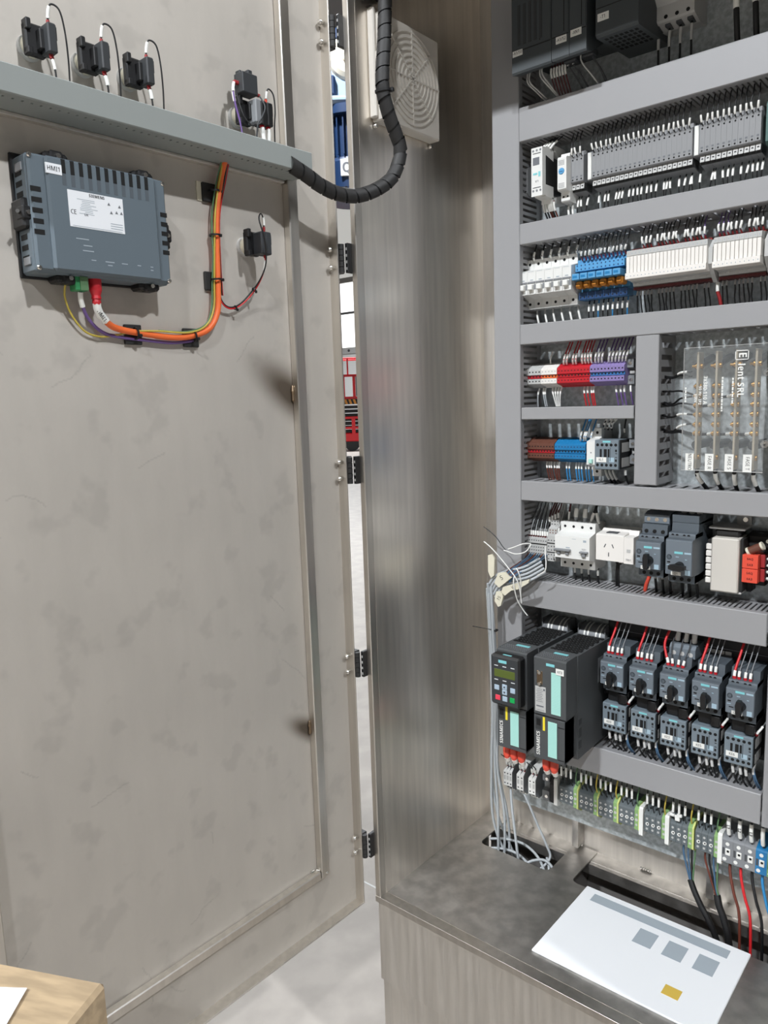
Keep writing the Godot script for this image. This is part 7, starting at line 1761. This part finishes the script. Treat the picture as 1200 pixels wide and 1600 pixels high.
func loose_cables() -> void:
	var g := "grey control cables between tape bundle and floor opening"
	# grey cables dropping from the taped bundle into the left floor opening
	var runs := [
		[[-0.772, -0.36, 0.12], [-0.775, -0.45, 0.105], [-0.781, -0.60, 0.09], [-0.800, -0.74, 0.07], [-0.808, -0.86, 0.06], [-0.800, -0.92, 0.055], [-0.785, -0.955, 0.052]],
		[[-0.770, -0.38, 0.12], [-0.770, -0.46, 0.115], [-0.775, -0.60, 0.095], [-0.793, -0.75, 0.070], [-0.793, -0.86, 0.060], [-0.793, -0.935, 0.060], [-0.790, -0.98, 0.065]],
		[[-0.766, -0.366, 0.118], [-0.763, -0.41, 0.12], [-0.764, -0.47, 0.115], [-0.771, -0.62, 0.090], [-0.788, -0.76, 0.068], [-0.778, -0.86, 0.060], [-0.776, -0.935, 0.062], [-0.778, -0.99, 0.065]],
		[[-0.768, -0.368, 0.117], [-0.762, -0.43, 0.118], [-0.768, -0.55, 0.100], [-0.784, -0.70, 0.080], [-0.797, -0.80, 0.045], [-0.788, -0.87, 0.035], [-0.784, -0.93, 0.030], [-0.780, -1.0, 0.04]],
		[[-0.774, -0.37, 0.12], [-0.781, -0.50, 0.100], [-0.788, -0.64, 0.085], [-0.806, -0.78, 0.062], [-0.800, -0.88, 0.050], [-0.785, -0.95, 0.03], [-0.76, -1.0, 0.03]]]
	for r in runs:
		var p := []
		for q in r:
			p.append(P(q[0], q[1], q[2]))
		wire_thing("control_cable", "long grey control cable hanging from the taped bundle to the floor opening", g, p, 0.0028, M.cable_grey, [], null, 6, 8)
	wire_thing("control_cable", "grey control cable from the left trio of stepped terminals into the floor opening", "", [P(-0.7735, -0.820, 0.040), P(-0.764, -0.850, 0.052), P(-0.752, -0.890, 0.062), P(-0.741, -0.935, 0.070), P(-0.735, -0.98, 0.070)], 0.0028, M.cable_grey, [], null, 6, 8)
	wire_thing("control_cable", "grey control cable from the middle stepped terminals slanting across the floor opening", "", [P(-0.7440, -0.822, 0.036), P(-0.733, -0.845, 0.034), P(-0.716, -0.885, 0.030), P(-0.697, -0.920, 0.030), P(-0.686, -0.945, 0.034), P(-0.700, -0.965, 0.060), P(-0.73, -0.98, 0.085)], 0.0026, M.cable_grey, [], null, 6, 8)
	for q in [[[-0.82, -0.945, 0.05], [-0.79, -0.942, 0.035], [-0.75, -0.942, 0.028], [-0.71, -0.95, 0.04], [-0.68, -0.965, 0.065], [-0.665, -0.985, 0.09]], [[-0.825, -0.96, 0.075], [-0.795, -0.952, 0.06], [-0.755, -0.952, 0.052], [-0.715, -0.962, 0.062], [-0.685, -0.975, 0.085]], [[-0.735, -0.965, 0.075], [-0.715, -0.952, 0.055], [-0.69, -0.947, 0.045], [-0.665, -0.955, 0.055], [-0.65, -0.975, 0.07]], [[-0.695, -0.95, 0.03], [-0.68, -0.965, 0.05], [-0.685, -0.985, 0.075]]]:
		var p := []
		for k in q:
			p.append(P(k[0], k[1], k[2]))
		wire_thing("control_cable", "grey cable coiled inside the left floor opening", "grey cables coiled in the left floor opening", p, 0.0028, M.cable_grey, [], null, 6, 8)
	# taped cable ends
	var tp := thing("tape_flag", "cream paper tape flag standing up at the far left of the cable bundle", "tape flag", P(-0.764, -0.322, 0.12), "tape flags on the loose cables")
	part(tp, "tape", MB.new().prism(PackedVector2Array([Vector2(-0.006, 0.018), Vector2(0.004, 0.021), Vector2(0.0085, 0.012), Vector2(0.0070, -0.020), Vector2(0.0, -0.026), Vector2(-0.006, -0.014)]), -0.002, 0.002, Transform3D.IDENTITY), M.tape_cream)
	var tq := thing("tape_flag", "cream paper tape flag with a handwritten mark in the middle of the cable bundle", "tape flag", P(-0.737, -0.344, 0.122), "tape flags on the loose cables")
	part(tq, "tape", MB.new().prism(PackedVector2Array([Vector2(-0.018, -0.012), Vector2(-0.010, 0.008), Vector2(0.006, 0.012), Vector2(0.013, 0.005), Vector2(0.019, 0.003), Vector2(0.004, -0.010), Vector2(-0.008, -0.020)]), -0.002, 0.002, Transform3D.IDENTITY), M.tape_cream)
	lettering(tq, "5", 0.008, Vector3(-0.002, 0.0, 0.0022), M.print_dark, Vector3(0, 0, 30), false)
	var tr := thing("tape_flag", "long cream paper tape flag pointing right along the grey cables", "tape flag", P(-0.705, -0.355, 0.124), "tape flags on the loose cables")
	part(tr, "tape", MB.new().prism(PackedVector2Array([Vector2(-0.034, -0.016), Vector2(-0.030, -0.006), Vector2(0.0, 0.006), Vector2(0.027, 0.017), Vector2(0.024, 0.009), Vector2(0.002, -0.006), Vector2(-0.012, -0.010), Vector2(-0.026, -0.022)]), -0.002, 0.002, Transform3D.IDENTITY), M.tape_cream)
	lettering(tr, "V2", 0.005, Vector3(-0.008, -0.003, 0.0022), M.print_dark, Vector3(0, 0, 25), false)
	var ts := thing("tape_flag", "lowest cream paper tape flag hanging under the cable bundle", "tape flag", P(-0.744, -0.382, 0.124), "tape flags on the loose cables")
	part(ts, "tape", MB.new().prism(PackedVector2Array([Vector2(-0.006, 0.010), Vector2(0.006, 0.013), Vector2(0.009, 0.002), Vector2(0.004, -0.016), Vector2(-0.002, -0.019), Vector2(-0.010, -0.008)]), -0.002, 0.002, Transform3D.IDENTITY), M.tape_cream)
	lettering(ts, "15", 0.006, Vector3(0.0, -0.002, 0.0022), M.print_dark, Vector3(0, 0, 60), false)
	for k in 5:
		wire_thing("bundle_cable", "grey cable end leaving the taped bundle up towards the terminals", "grey cable ends in the taped bundle", [P(-0.774 + k * 0.004, -0.366 - k * 0.005, 0.116), P(-0.760 + k * 0.004, -0.346 - k * 0.005, 0.114), P(-0.735 + k * 0.003, -0.333 - k * 0.006, 0.110), P(-0.705 + k * 0.003, -0.324 - k * 0.006, 0.100), P(-0.682 + k * 0.003, -0.308 - k * 0.006, 0.080)], 0.0026, M.cable_grey, [], null, 5, 8)
	var lw := "loose white wire ends"
	wire_thing("loose_wire", "loose white wire from the cabinet wall arching down over the tape and duct", lw, [P(-0.777, -0.278, 0.124), P(-0.762, -0.285, 0.128), P(-0.742, -0.300, 0.130), P(-0.718, -0.322, 0.132), P(-0.702, -0.338, 0.134), P(-0.697, -0.355, 0.130), P(-0.695, -0.386, 0.126)], 0.0011, M.white, [])
	wire_thing("loose_wire", "loose white wire bowing out from the slim spring terminals to the left", lw, [P(-0.684, -0.276, 0.11), P(-0.690, -0.289, 0.118), P(-0.708, -0.295, 0.122), P(-0.728, -0.292, 0.122), P(-0.735, -0.291, 0.122)], 0.0011, M.white, [])
	wire_thing("loose_wire", "second loose white wire sagging above it near the slim spring terminals", lw, [P(-0.690, -0.277, 0.10), P(-0.700, -0.277, 0.112), P(-0.716, -0.284, 0.118), P(-0.727, -0.288, 0.12)], 0.0011, M.white, [])
	wire_thing("loose_wire", "loose white wire bending in a hook right of the slim spring terminals", lw, [P(-0.672, -0.284, 0.075), P(-0.660, -0.292, 0.10), P(-0.652, -0.308, 0.112), P(-0.653, -0.322, 0.115), P(-0.668, -0.332, 0.116)], 0.0011, M.white, [])
	wire_thing("loose_wire", "longest loose white wire end hanging down over the vertical duct", lw, [P(-0.708, -0.336, 0.13), P(-0.708, -0.350, 0.132), P(-0.706, -0.380, 0.124), P(-0.700, -0.400, 0.115), P(-0.692, -0.413, 0.11)], 0.0011, M.white, [])
	wire_thing("loose_wire", "short loose white wire curling beside the tape flags", lw, [P(-0.703, -0.320, 0.13), P(-0.697, -0.328, 0.132), P(-0.695, -0.345, 0.128), P(-0.699, -0.372, 0.122)], 0.0011, M.white, [])
	wire_thing("loose_wire", "thin dark wire end poking left past the vertical duct", "", [P(-0.777, -0.249, 0.125), P(-0.760, -0.258, 0.126), P(-0.746, -0.269, 0.126), P(-0.736, -0.283, 0.124), P(-0.730, -0.290, 0.122)], 0.0008, M.charcoal, [])
	var k := thing("cable_tie", "black tie holding a grey cable, its tail pointing left at the cabinet wall", "cable tie", P(-0.758, -0.452, 0.115))
	part(k, "band", MB.new().lathe([[0.0034, -0.001], [0.0044, -0.001], [0.0044, 0.001], [0.0034, 0.001]], Vector3.ZERO, Vector3.UP, 12).box(Vector3(0.002, 0, 0.005), Vector3(0.005, 0.003, 0.004), 0.0006), M.black)
	part(k, "tail", MB.new().cyl(Vector3(-0.004, 0, 0.002), Vector3(-0.046, 0.003, 0.012), 0.0008, 6), M.black)


func floor_papers() -> void:
	var t := thing("document", "white printed document sheet lying on the cabinet floor", "document", P(-0.434, -0.934, 0.195))
	part(t, "sheet", MB.new().lo_hi(Vector3(-0.144, 0.0002, -0.106), Vector3(0.146, 0.004, 0.106), 0.001), M.paper)
	var b := MB.new()
	b.lo_hi(Vector3(-0.122, 0.0038, -0.092), Vector3(0.118, 0.0043, -0.070))
	for k in 3:
		b.lo_hi(Vector3(-0.02 + k * 0.05, 0.0038, -0.055), Vector3(0.012 + k * 0.05, 0.0043, -0.015))
	part(t, "printed_box", b, M.print_pale)
	part(t, "yellow_mark", MB.new().lo_hi(Vector3(0.060, 0.0038, 0.044), Vector3(0.086, 0.0045, 0.066)), M.mustard)


func _ready() -> void:
	materials()
	camera_and_light()
	hall()
	cabinet()
	cabinet_door()
	wire_ducts()
	fan()
	bench()
	lift()
	gear_motor()
	plc_row()
	relay_module_row()
	breaker_row()
	colour_terminals()
	busbars()
	socket_row()
	drives()
	starters()
	bottom_terminals()
	door_items()
	var hy := [0.580, 0.231, -0.123, -0.474, -0.829]
	var hn := ["black hinge at the very top of the gap", "black hinge second from the top of the gap", "black hinge in the middle of the gap under the red lift", "black hinge second from the bottom of the gap", "black hinge at the bottom of the gap"]
	for i in 5:
		hinge(hy[i], hn[i])
	conduit()
	floor_papers()
	loose_cables()
	single_out()


const ORD := ["first", "second", "third", "fourth", "fifth", "sixth", "seventh", "eighth", "ninth", "tenth", "eleventh", "twelfth", "thirteenth", "fourteenth", "fifteenth", "sixteenth", "seventeenth", "eighteenth", "nineteenth", "twentieth"]


func single_out() -> void:
	# things that share a look are told apart by their order from the left
	var by := {}
	for o in get_children():
		if o.has_meta("label"):
			var k := String(o.get_meta("label"))
			if not by.has(k):
				by[k] = []
			by[k].append(o)
	for k in by:
		var l: Array = by[k]
		if l.size() < 2:
			continue
		l.sort_custom(func(a, b): return a.position.x + a.position.z * -0.001 < b.position.x + b.position.z * -0.001)
		for i in l.size():
			var w: String = "leftmost" if i == 0 else "rightmost" if i == l.size() - 1 else ("%s from left" % (ORD[i] if i < 20 else "%dth" % (i + 1)))
			w = w.replace("21th", "21st").replace("22th", "22nd").replace("23th", "23rd").replace("31th", "31st").replace("32th", "32nd").replace("33th", "33rd")
			if k.split(" ").size() + w.split(" ").size() > 16:
				print("LONG ", k)
			l[i].set_meta("label", "%s, %s" % [k, w])
